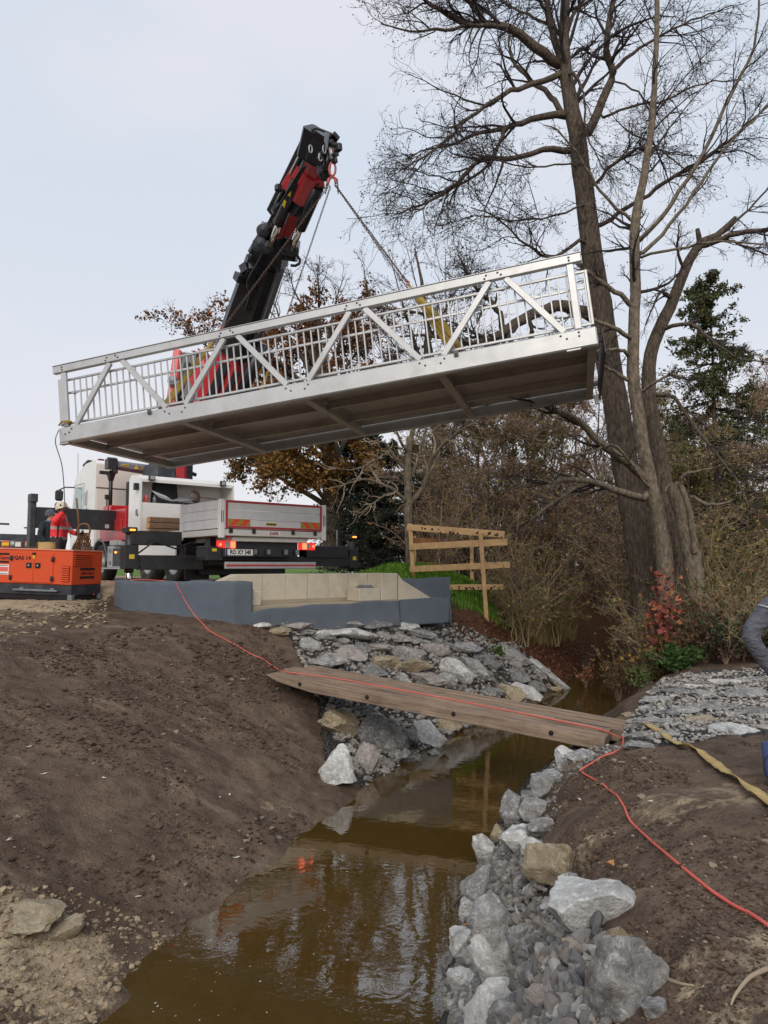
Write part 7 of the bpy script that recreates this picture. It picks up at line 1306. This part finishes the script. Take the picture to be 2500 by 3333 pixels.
bush('bramble_bush', 'tall twiggy bramble hiding the foot of the slender tree', 'bush', 2110, 1990, 14.9, .7, 2.1, 420, .06, [(.20, .13, .05), (.14, .12, .04), (.26, .18, .06)], 66, 30)
bush('bramble_bush', 'olive bramble between the saplings and the broken trunk', 'bush', 2250, 1980, 14.5, .7, 1.9, 520, .06, [(.11, .12, .04), (.16, .11, .045), (.22, .15, .06)], 67, 28)
bush('nettle_clump', 'small green nettle clump beside the leaf strewn bank', 'plant', 1625, 2190, 17.0, .16, .28, 160, .05, [(.06, .13, .02), (.09, .15, .03)], 61, 8)
bush('ivy_clump', 'green ivy clump behind the right membrane end', 'plant', 1440, 1990, 17.6, .4, .5, 420, .07, [(.05, .11, .02), (.08, .14, .03)], 62, 10)
def blades(name, pos, h, w, cols, seed, lean=.35):
    r = np.random.RandomState(seed); n = len(pos); a = r.uniform(0, 6.28, n); d = np.stack([np.cos(a), np.sin(a), 0 * a], 1); s = np.stack([-np.sin(a), np.cos(a), 0 * a], 1) * (w * r.uniform(.6, 1.2, n))[:, None]; hh = (h * r.uniform(.5, 1.2, n))[:, None]; l = d * hh * (lean * r.rand(n))[:, None]; up = V(0, 0, 1)
    v = np.stack([pos - s, pos + s, pos + s * .6 + l * .5 + up * hh * .6, pos - s * .6 + l * .5 + up * hh * .6, pos + l * 1.4 + up * hh], 1).reshape(-1, 3); b = np.arange(n)[:, None] * 5; f = np.concatenate([b + np.array([0, 1, 2, 3])]); f2 = np.concatenate([b + np.array([3, 2, 4, 4])])
    tri = np.concatenate([b + np.array([0, 1, 2]), b + np.array([0, 2, 3]), b + np.array([3, 2, 4])]); c = np.repeat(np.array(cols)[r.randint(0, len(cols), n)] * r.uniform(.7, 1.3, (n, 1)), 5, 0); return struct(name, quadmesh(name, v, tri, False, c), M['leaf'], 'stuff')
r = np.random.RandomState(33); q = np.stack([1.0 + 1.9 * r.randn(26000), 20.2 + 1.1 * r.randn(26000)], 1); q = q[(q[:, 0] > -3) & (q[:, 1] < 23)]; zz, dl, *_ , md = Hs(q[:, 0], q[:, 1]); q = q[(dl > .5) & (md > .10)]; blades('grass', np.column_stack([q, Hgt(q[:, 0], q[:, 1])]), .16, .010, [(.11, .27, .02), (.17, .34, .03), (.24, .38, .06), (.08, .19, .015)], 34)
q = spots([(1690, 2010), (1850, 1990), (1880, 2080), (1760, 2110), (1680, 2070)], 2600, 35); blades('dry_grass', q, .55, .007, [(.48, .37, .17), (.38, .28, .12), (.30, .25, .10)], 36, .9)
r = np.random.RandomState(38); qa = spots([(1560, 2030), (1700, 2020), (1880, 2090), (1900, 2140), (1840, 2220), (1780, 2200), (1640, 2130)], 2600, 39); qb = spots([(1350, 1990), (1560, 2010), (1680, 2060), (1560, 2100)], 300, 40); qc = spots([(2150, 2190), (2500, 2160), (2500, 2110), (2200, 2130)], 500, 41); q = np.concatenate([qa, qb, qc]); n = len(q)
a = r.uniform(0, 6.28, n); d = np.stack([np.cos(a), np.sin(a), .35 * r.randn(n)], 1); s = np.stack([-np.sin(a), np.cos(a), .35 * r.randn(n)], 1); sz = r.uniform(.025, .05, n)[:, None]; q = q + V(0, 0, .02); v = np.stack([q - d * sz, q + s * sz * .6 + V(0, 0, .008), q + d * sz, q - s * sz * .6], 1).reshape(-1, 3); c = np.repeat(np.array([(.26, .085, .04), (.20, .065, .035), (.30, .14, .06), (.14, .06, .035)])[r.randint(0, 4, n)] * r.uniform(.6, 1.3, (n, 1)), 4, 0)
struct('fallen_leaves', quadmesh('fallen_leaves', v, np.arange(4 * n).reshape(n, 4), False, c), M['leaf'], 'stuff')
# single pale willow leaves on the mud
wl_ = mat('pale fallen leaf', (.62, .60, .54), .6, 0, .1); r = random.Random(12)
q = [(28, 2735), (12, 2785), (360, 2705), (770, 2792), (447, 2920), (95, 2432), (143, 2520), (338, 2533), (715, 2595), (748, 2588), (890, 2675), (1890, 2605), (2120, 2610), (2110, 3050), (2440, 3290), (1570, 2960)]
for k, (px, py) in enumerate(q):
    p = hit(px, py); a = r.uniform(0, 3.1); s = .030 * (p[1] / 4) ** .5; mb = MB(); P = [p + V(math.cos(a) * t * s, math.sin(a) * t * s, .008 + .006 * t * t) for t in (-1, -.3, .3, 1)]; n_ = V(-math.sin(a), math.cos(a), 0) * s * .28
    mb.add([P[0], P[1] + n_, P[2] + n_, P[3], P[2] - n_, P[1] - n_] + [P[0] - V(0, 0, .003), P[1] + n_ - V(0, 0, .003), P[2] + n_ - V(0, 0, .003), P[3] - V(0, 0, .003), P[2] - n_ - V(0, 0, .003), P[1] - n_ - V(0, 0, .003)], [(0, 1, 2, 3, 4, 5), (11, 10, 9, 8, 7, 6)] + [(i, (i + 1) % 6, 6 + (i + 1) % 6, 6 + i) for i in range(6)]); single('fallen_leaf', mb, wl_, 'pale narrow leaf lying on the mud', 'leaf', 'pale leaves on the mud')
# specks of leaf floating on the stream
r = np.random.RandomState(77); fl = np.array([gz(a, b, WL + .004) for a, b in zip(np.r_[r.uniform(480, 1000, 34), r.uniform(1000, 1420, 26)], np.r_[r.uniform(3060, 3320, 34), r.uniform(2700, 3250, 26)])]); n = len(fl); a = r.uniform(0, 6.28, n); s_ = r.uniform(.004, .013, n)[:, None]; d = np.stack([np.cos(a), np.sin(a), 0 * a], 1); e_ = np.stack([-np.sin(a), np.cos(a), 0 * a], 1)
v = np.stack([fl - d * s_, fl + e_ * s_ * .6, fl + d * s_, fl - e_ * s_ * .6], 1).reshape(-1, 3); struct('floating_leaf_bits', quadmesh('floating_leaf_bits', v, np.arange(4 * n).reshape(n, 4), False, np.repeat(np.array([(.6, .58, .5), (.5, .4, .2), (.3, .18, .06)])[r.randint(0, 3, n)], 4, 0)), M['leaf'], 'stuff')
for k, (px, py, lb) in enumerate(((1533, 3030, 'curled orange leaf lying on the gravel at the waterline'), (1985, 2835, 'small orange leaf on the soil right of the pale boulders'))):
    p = hit(px, py) + V(0, 0, .05); mb = MB(); a = [0, .6, 1.25, 2.1, 2.9, 3.6, 4.4, 5.3]; P = [p + V(math.cos(t) * (.05, .028)[k] * (1 + .3 * (i % 2)), math.sin(t) * (.035, .02)[k] * (1 + .3 * (i % 2)), .012 * math.sin(2 * t)) for i, t in enumerate(a)]; m_ = len(P); mb.add(P + [q - V(0, 0, .003) for q in P], [tuple(range(m_)), tuple(range(2 * m_ - 1, m_ - 1, -1))] + [(i, (i + 1) % m_, m_ + (i + 1) % m_, m_ + i) for i in range(m_)]); single('fallen_leaf', mb, mat('orange leaf', (.42, .20, .06), .7, 0, .25, 30), lb, 'leaf')
# thin roots in the soil at the lower right
for k, pts in enumerate((((2500, 3165), (2440, 3195), (2395, 3250), (2380, 3285)), ((2150, 3190), (2210, 3212), (2260, 3220)), ((2235, 3255), (2270, 3235), (2290, 3222)))):
    mb = MB(); P = spline([hit(a, b) + V(0, 0, .012) for a, b in pts], 6); mb.tube(P, np.linspace(.009, .003, len(P)), 6); single('root', mb, M['twig_pale'], ['curved root sticking out at the lower right edge', 'thin straight root on the soil right of the speckled boulder', 'short root below the thin straight one'][k], 'root')
